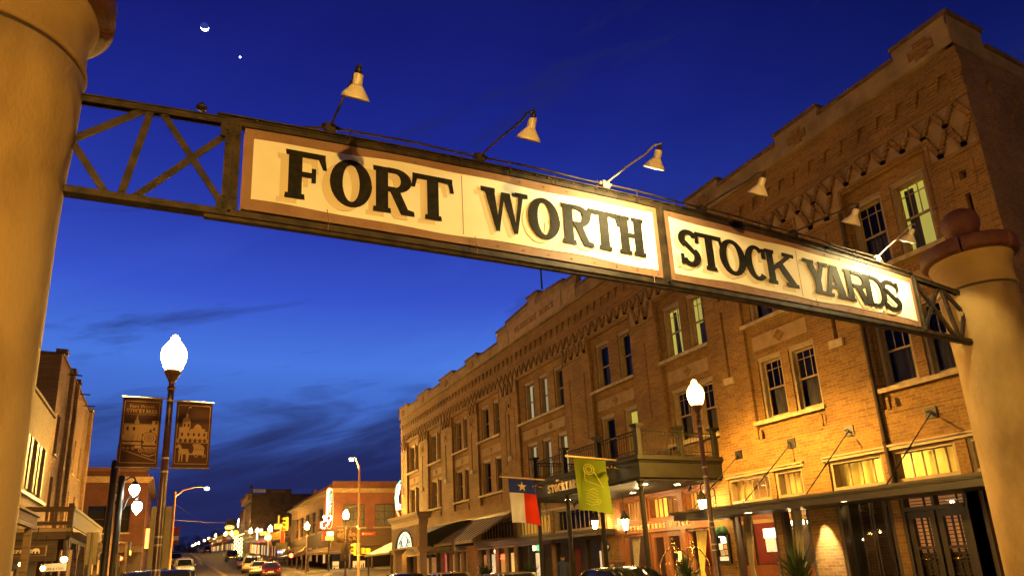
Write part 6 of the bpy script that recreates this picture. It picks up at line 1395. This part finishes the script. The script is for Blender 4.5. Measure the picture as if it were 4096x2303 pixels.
for k in range(3): b.lathe([(.01, 0), (.33, 0), (.33, .15), (.01, .15)], (14.3+k*.65, 110.15, 7.72), 16, Matrix.Rotation(math.radians(90), 3, 'X')); b.lathe([(.01, 0), (.26, 0), (.26, .15), (.01, .15)], (14.3+k*.65, 110.15, 7.02), 16, Matrix.Rotation(math.radians(90), 3, 'X'))
b.build('board', t); b = new('rust_metal'); T = frame((14.95, 109.99, 7.08), (1, 0, 0), (0, 0, 1)); text_mesh(b, 'RANCH', T, .25); b.build('lettering', t); b = smooth('black_steel'); b.tube([(13.9, 110.1, 7.5), (FX, 110.1, 7.5)], .05, 6); b.build('bracket', t)
for x, m, lab in ((12.95, 'sign_white', 'pale blue feather pennant before the low shops'), (13.75, 'flag_red', 'pinkish feather pennant before the low shops')):
    t = shell('pennant', lab, 'pennant', 'feather pennants'); y = 107-8*(x > 13.4); b = smooth(m); z = gz(y)+3.6
    b.grid(lambda u, v: (x+.55*u+.0, y+.06*math.sin(u*6), z-1.2+(3.0-.7*(1-u)**2)*v), 6, 8); b.build('cloth', t); b = smooth('pipe_metal'); b.tube([(x, y, gz(y)), (x, y, z+1.6)], .03, 6); b.build('pole', t)
t = shell('neon_sign', 'oval yellow neon ring above the far shops', 'neon sign'); b = smooth('lit_sign_yellow'); b.tube([(13.6+1.05*math.cos(a*.3142), 190, 14.1+.42*math.sin(a*.3142)) for a in range(21)], .14, 6); b.use('lit_sign_white'); b.tube([(13.0, 190, 14.0), (14.2, 190, 14.1)], .1, 6); b.build('ring', t); b = smooth('black_steel'); b.tube([(14.6, 190, 14.0), (FX, 190, 14.0)], .08, 6); b.build('bracket', t)
t = shell('neon_sign', 'narrow white neon strip on the stepped tan shop', 'neon sign'); b = smooth('neon_white'); b.tube([(15.2, 184, 13.6), (15.1, 184, 14.6), (15.25, 184, 15.8)], [.1, .2, .08], 8); b.build('tube', t)
t = shell('neon_sign', 'round lit sign below the stepped tan shop', 'neon sign'); b = smooth('lit_sign_yellow'); b.lathe([(.01, 0), (.75, 0), (.75, .2), (.01, .2)], (14.0, 176.2, 11.7), 20, Matrix.Rotation(math.radians(90), 3, 'X')); b.build('face', t)
t = shell('lit_sign', 'white strip sign beside a globe lamp at the warehouse foot', 'sign'); b = new('lit_sign_white'); b.box(13.35, 13.6, 125, 125.1, 7.6, 9.7); b.build('face', t)
t = shell('lit_sign', 'bright white sign just left of the ranch sign', 'sign'); b = new('lit_sign_white'); b.box(12.2, 13.0, 103, 103.1, 6.6, 7.15); b.build('face', t)
t = shell('string_lights', 'arch of string lights wrapped round a shop post uphill', 'string lights'); b = smooth('string_lights'); y = 150
for k in range(9):
    for q in range(5):
        z = gz(y)+.4+k*.42; x = 11.9+q*.34; s = .16 if (k+q) % 2 else -.16; b.tube([(x-.12, y, z-s), (x+.12, y, z+s)], .06, 5)
for q in range(8): b.tube([(11.5+q*.27, y, gz(y)+3.9+q*.11), (11.7+q*.27, y, gz(y)+4.0+q*.11)], .08, 5)
b.build('bulbs', t); b = smooth('black_steel'); b.box(11.8, 13.4, y+.1, y+.3, gz(y), gz(y)+4); b.build('post', t)
t = shell('stop_sign', 'red stop sign on the right pavement up the hill', 'road sign'); b = new('sign_red'); T = Matrix.Rotation(math.radians(90), 3, 'X'); y = 165; b.lathe([(.01, 0), (.62, 0), (.62, .04), (.01, .04)], (10.95, y, gz(y)+3.2), 8, T); b.build('panel', t); b = smooth('pipe_metal'); b.tube([(10.95, y, gz(y)), (10.95, y, gz(y)+2.7)], .05, 6); b.build('post', t); b = new('sign_white'); text_mesh(b, 'STOP', frame((10.95, y-.06, gz(y)+3.05), (1, 0, 0), (0, 0, 1)), .3); b.build('lettering', t)
t = shell('warning_sign', 'orange diamond warning sign near the crest', 'road sign'); y = 215; b = new('sign_yellow'); b.prism([(10.4, y, gz(y)+2.9), (11.2, y, gz(y)+3.7), (10.4, y, gz(y)+4.5), (9.6, y, gz(y)+3.7)], (0, .05, 0)); b.build('panel', t); b = smooth('pipe_metal'); b.tube([(10.4, y+.1, gz(y)), (10.4, y+.1, gz(y)+3)], .05, 6); b.build('post', t)
# left side of the far street
t = shell('pole_sign', 'red and white stacked pole sign on the left side uphill', 'sign'); y = 150; b = new('sign_red'); b.box(.15, 1.5, y, y+.15, 8.3, 9.2); b.use('sign_white'); b.box(.2, 1.4, y, y+.15, 9.2, 10.0); b.use('sign_red'); b.box(.1, 1.5, y, y+.15, 10.0, 11.6); b.box(.3, 2.0, y, y+.15, 11.8, 12.0); b.build('panels', t); b = smooth('pipe_metal'); b.tube([(.6, y+.1, gz(y)), (.6, y+.1, 8.4)], .08, 6); b.build('post', t)
t = shell('shop_building', 'low shops along the left side of the far street', 'building'); b = new('red_brick'); b.box(-14, -2.6, 102, 150, 2, 9.5); b.box(-14, -2.6, 150.1, 260, 3, 15); b.build('wall', t); b = new('lit_shop_dim')
for y in range(104, 240, 7): b.box(-2.6, -2.55, y, y+2.5, gz(y)+.7, gz(y)+2.5)
b.build('lit_windows', t)
# ------------------------------------------------------------------ street lights on tall arms, signals, wires
def street_light(label, x, y, H, reach, up=.55, glow='cobra_glow', shield=False):
    t = shell('street_light', label, 'street light', 'tall arm street lights'); s = 1 if reach > 0 else -1; xe = x+reach
    b = smooth('rust_metal'); b.tube([(x, y, gz(y)), (x, y, H)], [.15, .09], 10); b.tube([(x, y, H-.5), (x+reach*.25, y, H+.1), (x+reach*.6, y, H+up*.9), (x+reach*.9, y, H+up), (xe, y, H+up*.9)], .05, 6); b.build('pole', t)
    b = smooth('pipe_metal'); b.lathe([(.02, .12), (.2, .08), (.24, 0), (.1, -.03)], (xe+.2*s, y, H+up*.85), 12); b.build('head', t)
    b = smooth(glow); b.sphere((xe+.2*s, y, H+up*.85-.07), .17, 12, .75); b.build('lens', t)
    if shield: b = new('black_steel'); b.box(xe+.2*s-.24*s-.005, xe+.2*s-.24*s+.005, y-.30, y+.30, H+up*.85-.42, H+up*.85+.05); b.build('added_shield', t)  # added plate keeping the lamp's light off the fronts behind it
    return t
street_light('tall pole with one glowing sodium head over the left kerb', .08, 70, 9.7, 2.5, .45)
t = street_light('tall pole with short arm and glowing head before the corner shop', 15.05, 60, 11.0, -.55, .72)
b = smooth('pipe_metal')
for z in (5.2, 3.9, 2.9): b.lathe([(.14, z), (.18, z+.03), (.18, z+.12), (.14, z+.15)], (15.05, 60, 0), 12)
b.build('band', t)
street_light('added street light hidden behind the left banner, brightening the far hotel', -2.62, 38, 8.4, .62, .3, 'cobra_added', True)  # added lamp, out of sight, to brighten the far half of the hotel
street_light('street light on the left kerb short of the gateway', -2.6, -8, 5.1, 1.0, .4, 'cobra_soft')
t = shell('street_name_sign', 'red street name sign lettered N Main on the tall pole', 'road sign'); b = new('sign_red'); b.box(15.25, 16.55, 59.9, 59.93, 4.66, 4.98); b.build('panel', t); b = new('sign_white'); text_mesh(b, 'N Main', frame((15.93, 59.89, 4.72), (1, 0, 0), (0, 0, 1)), .17); text_mesh(b, 'ST', frame((16.4, 59.89, 4.84), (1, 0, 0), (0, 0, 1)), .07); b.lathe([(.01, 0), (.1, 0), (.1, .008), (.01, .008)], (15.42, 59.89, 4.82), 12, Matrix.Rotation(math.radians(90), 3, 'X')); b.build('lettering', t)
def signal(name, label, x, y, z, rz, parent_pole=False):
    t = thing(name, label, 'traffic light', (x, y, z), rz, 'traffic signals at the crossing'); b = new('sign_yellow'); b.box(-.17, .17, -.1, .12, 0, 1.05); b.build('housing', t)
    for k in range(3):
        b = smooth('sign_yellow'); b.grid(lambda u, v: (.14*math.cos(u*3.5-.2), -.1-.24*v, .18+k*.34+.14*math.sin(u*3.5-.2)), 10, 2); b.build('visor', t)
        b = smooth('black_plastic'); b.lathe([(.01, 0), (.115, 0), (.12, .02)], (0, -.1, .18+k*.34), 14, Matrix.Rotation(math.radians(90), 3, 'X')); b.build('lens', t)
    b = smooth('black_steel'); b.tube([(0, .05, 1.05), (0, .05, 1.3)], .03, 6); b.build('hanger', t); return t
s1 = signal('traffic_light', 'yellow traffic signal hanging on the span wire', 9.02, 62, 5.40, -.95); s1.scale = (1.1, 1.1, 1.1)
t = shell('hanging_sign', 'thin plate hanging on the span wire left of the yellow signal', 'road sign'); b = new('sign_yellow'); b.box(8.42, 8.5, 62, 62.5, 5.85, 6.72); b.build('panel', t)
signal('traffic_light', 'yellow traffic signal on the left side of the tall pole', 14.72, 60, 2.95, -1.9)
t = shell('pedestrian_signal', 'yellow boxed walk signal on the right of the tall pole', 'traffic light'); b = new('sign_yellow'); b.box(15.3, 15.55, 59.8, 60.1, 3.1, 3.6); b.box(15.62, 16.05, 59.75, 60.15, 3.05, 3.55); b.box(15.2, 15.95, 59.95, 60.02, 2.92, 2.98); b.build('housing', t)
t = thing('stop_lamp', 'round red signal glowing under the arcade roof', 'traffic light', (13.0, 84, 3.75)); b = smooth('stop_red'); b.sphere((0, 0, 0), .24, 14); b.build('lens', t); b = smooth('black_steel'); b.box(-.3, .3, .1, .25, -.45, .45); b.build('housing', t)
t = thing('porch_lamp', 'small white lamp right of the sign back before the corner shop', 'lamp', (17.3, 74.4, 3.15)); b = smooth('globe_white'); b.sphere((0, 0, 0), .17, 12); b.build('globe', t); b = smooth('black_steel'); b.tube([(0, 0, .1), (0, .6, .4)], .03, 5); b.build('arm', t)
def wire(label, a, c, sag, r=.014, n=24):
    a, c = Vector(a), Vector(c); b = smooth('black_steel'); b.tube([a.lerp(c, k/n)-Vector((0, 0, sag*4*(k/n)*(1-k/n))) for k in range(n+1)], r, 4); o = b.build('overhead_wire'); tag(o, label, 'wire', 'overhead wires'); return o
wire('span wire holding the yellow signal across the street', (.1, 70, 7.1), (16.5, 79, 8.0), .55, .02); wire('thin wire from the left tall pole down to the far shops', (.1, 70, 8.6), (11, 118, 7.5), .6, .012); wire('wire from the tall right pole to the corner shop cornice', (15.05, 60, 9.7), (17.5, 78, 10.4), .15, .018); wire('wire from the tall right pole to the corner shop wall', (15.05, 60, 7.5), (18.0, 78, 8.9), .15, .018); wire('long low wire across the far street before the trees', (-3, 130, 9.3), (17, 140, 9.0), .3, .012)
b = smooth('black_steel'); b.tube([(.1, 70, 7.2), (.30, 70, 5.2), (.42, 70, 4.9), (.5, 70, 5.3)], .016, 5); tag(b.build('overhead_wire'), 'loop of slack cable hanging from the left tall pole', 'wire', 'overhead wires')
# ------------------------------------------------------------------ vehicles
def lerp(a, c, f): return a+(c-a)*f
def car(paint, kind='sedan', name='parked_car', label='', loc=(0, 0, 0), rz=0, lights=False):
    """length along local y (front at +y)"""
    t = thing(name, label, 'car' if kind != 'truck' else 'truck', loc, rz, 'cars parked along both kerbs')
    L_, Wd = {'sedan': (4.7, 1.82), 'suv': (4.9, 1.92), 'truck': (5.6, 1.95)}[kind]; hl, hw = L_/2, Wd/2
    prof = {'sedan': [(-1, .42, .62, .86), (-.97, .30, .88, .93), (-.80, .24, .98, 1), (-.55, .22, .97, 1), (0, .22, .96, 1), (.40, .22, .95, 1), (.55, .22, .93, 1), (.85, .24, .80, .96), (.97, .28, .66, .86), (1, .36, .58, .74)],
            'suv': [(-1, .45, .72, .90), (-.98, .34, 1.06, .95), (-.85, .28, 1.10, 1), (0, .26, 1.08, 1), (.45, .26, 1.06, 1), (.60, .26, 1.03, 1), (.90, .30, .92, .96), (1, .42, .75, .82)],
            'truck': [(-1, .48, .80, .94), (-.99, .42, 1.02, .98), (-.6, .38, 1.03, 1), (0, .36, 1.03, 1), (.4, .34, 1.04, 1), (.6, .34, 1.02, 1), (.92, .36, .95, .97), (1, .48, .78, .86)]}[kind]
    b = smooth('paint_%s_car' % paint); rings = []
    for f, z0, z1, wf in prof:
        w = hw*wf; i = len(b.v); zm = lerp(z0, z1, .55)
        for x, z in ((-.80, z0), (-.98, z0+.10), (-1.0, zm), (-.97, z1-.10), (-.90, z1-.01), (-.5, z1+.02), (.5, z1+.02), (.90, z1-.01), (.97, z1-.10), (1.0, zm), (.98, z0+.10), (.80, z0)): b.v.append((x*w, f*hl, z))
        rings.append(i)
    n = 12
    for p, q in zip(rings[:-1], rings[1:]):
        for k in range(n-1): b.face([p+k, p+k+1, q+k+1, q+k])
        b.face([p+n-1, p, q, q+n-1])
    b.face([rings[0]+k for k in range(n)][::-1]); b.face([rings[-1]+k for k in range(n)])
    b.build('body', t)
    G = {'sedan': (-.72, .42, -.42, .14, .95, 1.44, .74), 'suv': (-.95, .46, -.84, .20, 1.07, 1.76, .80), 'truck': (-.12, .42, -.06, .22, 1.02, 1.80, .78)}[kind]
    yb0, yb1, yt0, yt1, zb, zt_, wt = G
    def rg(y0, y1, w, z, r=.12): return [(-w, y0+r, z), (-w+r, y0, z), (w-r, y0, z), (w, y0+r, z), (w, y1-r, z), (w-r, y1, z), (-w+r, y1, z), (-w, y1-r, z)]
    lo, hi = rg(yb0*hl, yb1*hl, hw*.93, zb), rg(yt0*hl, yt1*hl, hw*wt, zt_-.05)
    b = smooth('car_glass'); b.v += lo+hi
    for k in range(8): b.face([k, (k+1) % 8, 8+(k+1) % 8, 8+k])
    b.build('windows', t)
    b = smooth('paint_%s_car' % paint); r0 = rg(yt0*hl-.02, yt1*hl+.03, hw*wt+.02, zt_-.07); r1 = rg(yt0*hl+.10, yt1*hl-.06, hw*wt-.09, zt_-.005); r2 = rg(yt0*hl+.4, yt1*hl-.3, hw*wt-.3, zt_+.015); i = len(b.v); b.v += r0+r1+r2
    for q in (0, 8):
        for k in range(8): b.face([i+q+k, i+q+(k+1) % 8, i+q+8+(k+1) % 8, i+q+8+k])
    b.face([i+16+k for k in range(8)]); b.build('roof', t)
    b = smooth('paint_%s_car' % paint)
    for k in (0, 3, 4, 7, 1, 2, 5, 6): b.tube([Vector(lo[k])*1.004, Vector(hi[k])*1.004], .035, 5)
    for s in (3, 7): m0 = (Vector(lo[s])+Vector(lo[(s+1) % 8]))/2; m1 = (Vector(hi[s])+Vector(hi[(s+1) % 8]))/2; b.tube([m0*1.004, m1*1.004], .03, 5)
    b.build('pillars', t)
    for sx in (-1, 1):
        for y in (-.60*hl, .62*hl):
            r = .33 if kind == 'sedan' else .39; T = Matrix.Rotation(math.radians(90)*sx, 3, 'Y'); b = smooth('tyre'); b.lathe([(r*.6, -.02), (r*.93, -.02), (r, .02), (r, .18), (r*.93, .22), (r*.6, .22)], (sx*(hw-.2), y, r), 20, T); w = b.build('wheel', t); b = smooth('rim'); b.lathe([(.02, .215), (r*.3, .22), (r*.55, .19), (r*.62, .21)], (sx*(hw-.2), y, r), 14, T); b.build('rim', w)
        zl = {'sedan': .80, 'suv': .98, 'truck': .92}[kind]
        b = smooth('tail_red'); b.box(sx*hw*.60, sx*hw*.93, -hl*.995, -hl*.93, zl-.12, zl+.05); b.build('taillight', t); b = smooth('head_clear'); b.box(sx*hw*.50, sx*hw*.84, hl*.93, hl*.985, .62 if kind == 'sedan' else .74, .76 if kind == 'sedan' else .90); b.build('headlight', t)
        b = smooth('paint_%s_car' % paint); b.sphere((sx*(hw+.09), yb1*hl*.86, zb+.06), .10, 10, .75); b.build('mirror', t)
    b = new('plate'); b.box(-.26, .26, -hl-.012, -hl+.02, .58 if kind == 'sedan' else .66, .72 if kind == 'sedan' else .80); b.build('plate', t)
    b = smooth('black_plastic'); b.box(-hw*.8, hw*.8, hl*.97, hl+.01, .36, .50); b.box(-hw*.85, hw*.85, -hl-.02, -hl*.95, .38, .50); b.build('bumper', t)
    return t
pi = math.pi
car('black', 'suv', 'parked_car', 'black van roof rising at the bottom edge before the left lamp post', (-.20, 20.5, .22), pi).scale = (1.08, 1, 1.0)
car('black', 'sedan', 'parked_car', 'black car nearest the hotel entrance, roof shining at the bottom edge', (11.2, 16.0, 0), .06)
car('grey', 'sedan', 'parked_car', 'low grey car roof between the two balcony columns at the bottom edge', (10.6, 21.6, -.06), 0)
car('tan', 'sedan', 'parked_car', 'pale car roof in front of the arched portal', (10.55, 27.3, 0), 0)
car('navy', 'sedan', 'parked_car', 'dark blue car roof left of the portal at the bottom edge', (10.4, 32.8, 0), 0)
for paint, kind, x, y, rz, lab in (('red', 'sedan', 8.95, 70, -.12, 'dark red car at the right end of the uphill row'), ('silver', 'sedan', 8.5, 76, -.12, 'silver sedan second from the right in the uphill row'), ('tan', 'suv', 8.55, 83, -.15, 'tan car with amber glints left of the silver sedan'), ('grey', 'sedan', 9.0, 94, -.2, 'dark sedan parked alone below the string lights'),
                            ('black', 'truck', 9.6, 125, -.12, 'black pickup truck beside the arch of string lights'), ('red', 'truck', 9.3, 206, 0, 'red pickup truck at the crest of the street'), ('white', 'sedan', 8.0, 216, .1, 'white sedan at the crest, left of the red pickup'),
                            ('white', 'suv', 1.55, 84, pi+.05, 'white car nearest in the left row, only its top showing'), ('tan', 'sedan', 1.75, 101, pi+.1, 'tan car second in the left row'), ('grey', 'suv', .95, 122, pi+.05, 'grey suv third in the left row'), ('black', 'suv', 1.05, 140, pi, 'black car fourth in the left row'), ('silver', 'sedan', 1.1, 158, pi, 'silver car fifth in the left row, near the pole sign')):
    car(paint, kind, 'parked_car', lab, (x, y, gz(y)), rz).rotation_euler = (math.atan(.05)*(1 if abs(rz) < 1 else -1), 0, rz)
# ------------------------------------------------------------------ trees on the rise at the end of the street
rnd = random.Random(11); tr = []
for k, (x, y, h, lab) in enumerate(((2, 530, 13, 'leftmost dark tree mass closing the end of the street'), (12, 540, 14.5, 'dark tree second from the left at the street end'), (21, 535, 13, 'dark bushy tree above the last lamps'), (30, 545, 16, 'taller dark tree right of the last lamps'), (40, 540, 17, 'dark tree behind the far shop roofs'), (27, 440, 14, 'dark tree behind the far low building'), (-8, 540, 14, 'dark tree behind the left far shops'))):
    t = thing('tree', lab, 'tree', (x, y, gz(y)), 0, 'dark trees at the end of the street'); b = smooth('bark'); b.tube([(0, 0, 0), (.2, 0, h*.35), (-.1, .1, h*.7)], [.4, .28, .1], 8)
    for q in range(5): a = rnd.uniform(0, 6.3); b.tube([(0, 0, h*rnd.uniform(.3, .5)), (math.cos(a)*h*.22, math.sin(a)*h*.2, h*rnd.uniform(.55, .8))], [.16, .05], 5)
    b.build('trunk', t); b = new('tree_dark')
    cl = [(rnd.uniform(-.42, .42)*h, rnd.uniform(-.3, .3)*h, rnd.uniform(.25, .85)*h, rnd.uniform(.10, .2)*h) for _ in range(16)]
    for q in range(1600):
        cx, cy, cz, r = rnd.choice(cl); d = Vector((rnd.gauss(0, 1), rnd.gauss(0, 1), rnd.gauss(0, .8))).normalized()*r*rnd.uniform(.5, 1.05); p = Vector((cx, cy, cz))+d; s = rnd.uniform(.15, .38); u = Vector((rnd.gauss(0, 1), rnd.gauss(0, 1), rnd.gauss(0, 1))).normalized(); w = u.orthogonal().normalized()*s; u = u*s
        b.poly([p-u, p+w*.6, p+u, p-w*.6])
    b.build('crown', t)
for k, (x, y, lab) in enumerate(((5, 520, 'hedge at the street end'),)):
    b = new('tree_dark')
    for q in range(2600): p = Vector((rnd.uniform(-30, 70), rnd.uniform(515, 525), 17.5+abs(rnd.gauss(0, 2.6)))); u = Vector((rnd.gauss(0, 1), 0, rnd.gauss(0, 1))).normalized()*rnd.uniform(.4, .9); w = Vector((0, 1, 0)).cross(u); b.poly([p-u, p+w*.6, p+u, p-w*.6])
    tag(b.build('undergrowth'), 'dark undergrowth below the trees at the end of the street', 'undergrowth', kind='stuff')
# ------------------------------------------------------------------ moon and planet
def sky_dir(tan_az, el): return Vector((tan_az, 1, el)).normalized()
d = sky_dir(-.0102, .8700)*3000; R_ = 14.5
t = thing('moon', 'thin bright crescent moon with faint dark disc, upper left sky', 'moon', d); b = smooth('moon_dark'); b.sphere((0, 0, 0), R_, 64); b.build('dark_disc', t)
fw = -d.normalized(); rt = fw.cross(Vector((0, 0, 1))).normalized(); upv = rt.cross(fw).normalized()
if upv.z < 0: upv = -upv
sun = (-upv*.90 - rt*.22 + d.normalized()*.52).normalized()
b = smooth('moon_lit'); n1, n2 = 48, 96; rr = R_*1.004; ax3 = sun; a1 = ax3.orthogonal().normalized(); a2 = ax3.cross(a1)
b.grid(lambda u, v: (ax3*math.cos(u*math.pi/2)+(a1*math.cos(v*2*math.pi)+a2*math.sin(v*2*math.pi))*math.sin(u*math.pi/2))*rr, 16, 64); b.build('crescent', t)
t = thing('planet', 'single bright planet in the sky below the moon', 'planet', sky_dir(.0458, .8308)*3000); b = smooth('planet'); b.sphere((0, 0, 0), 3.6, 16); b.build('disc', t)
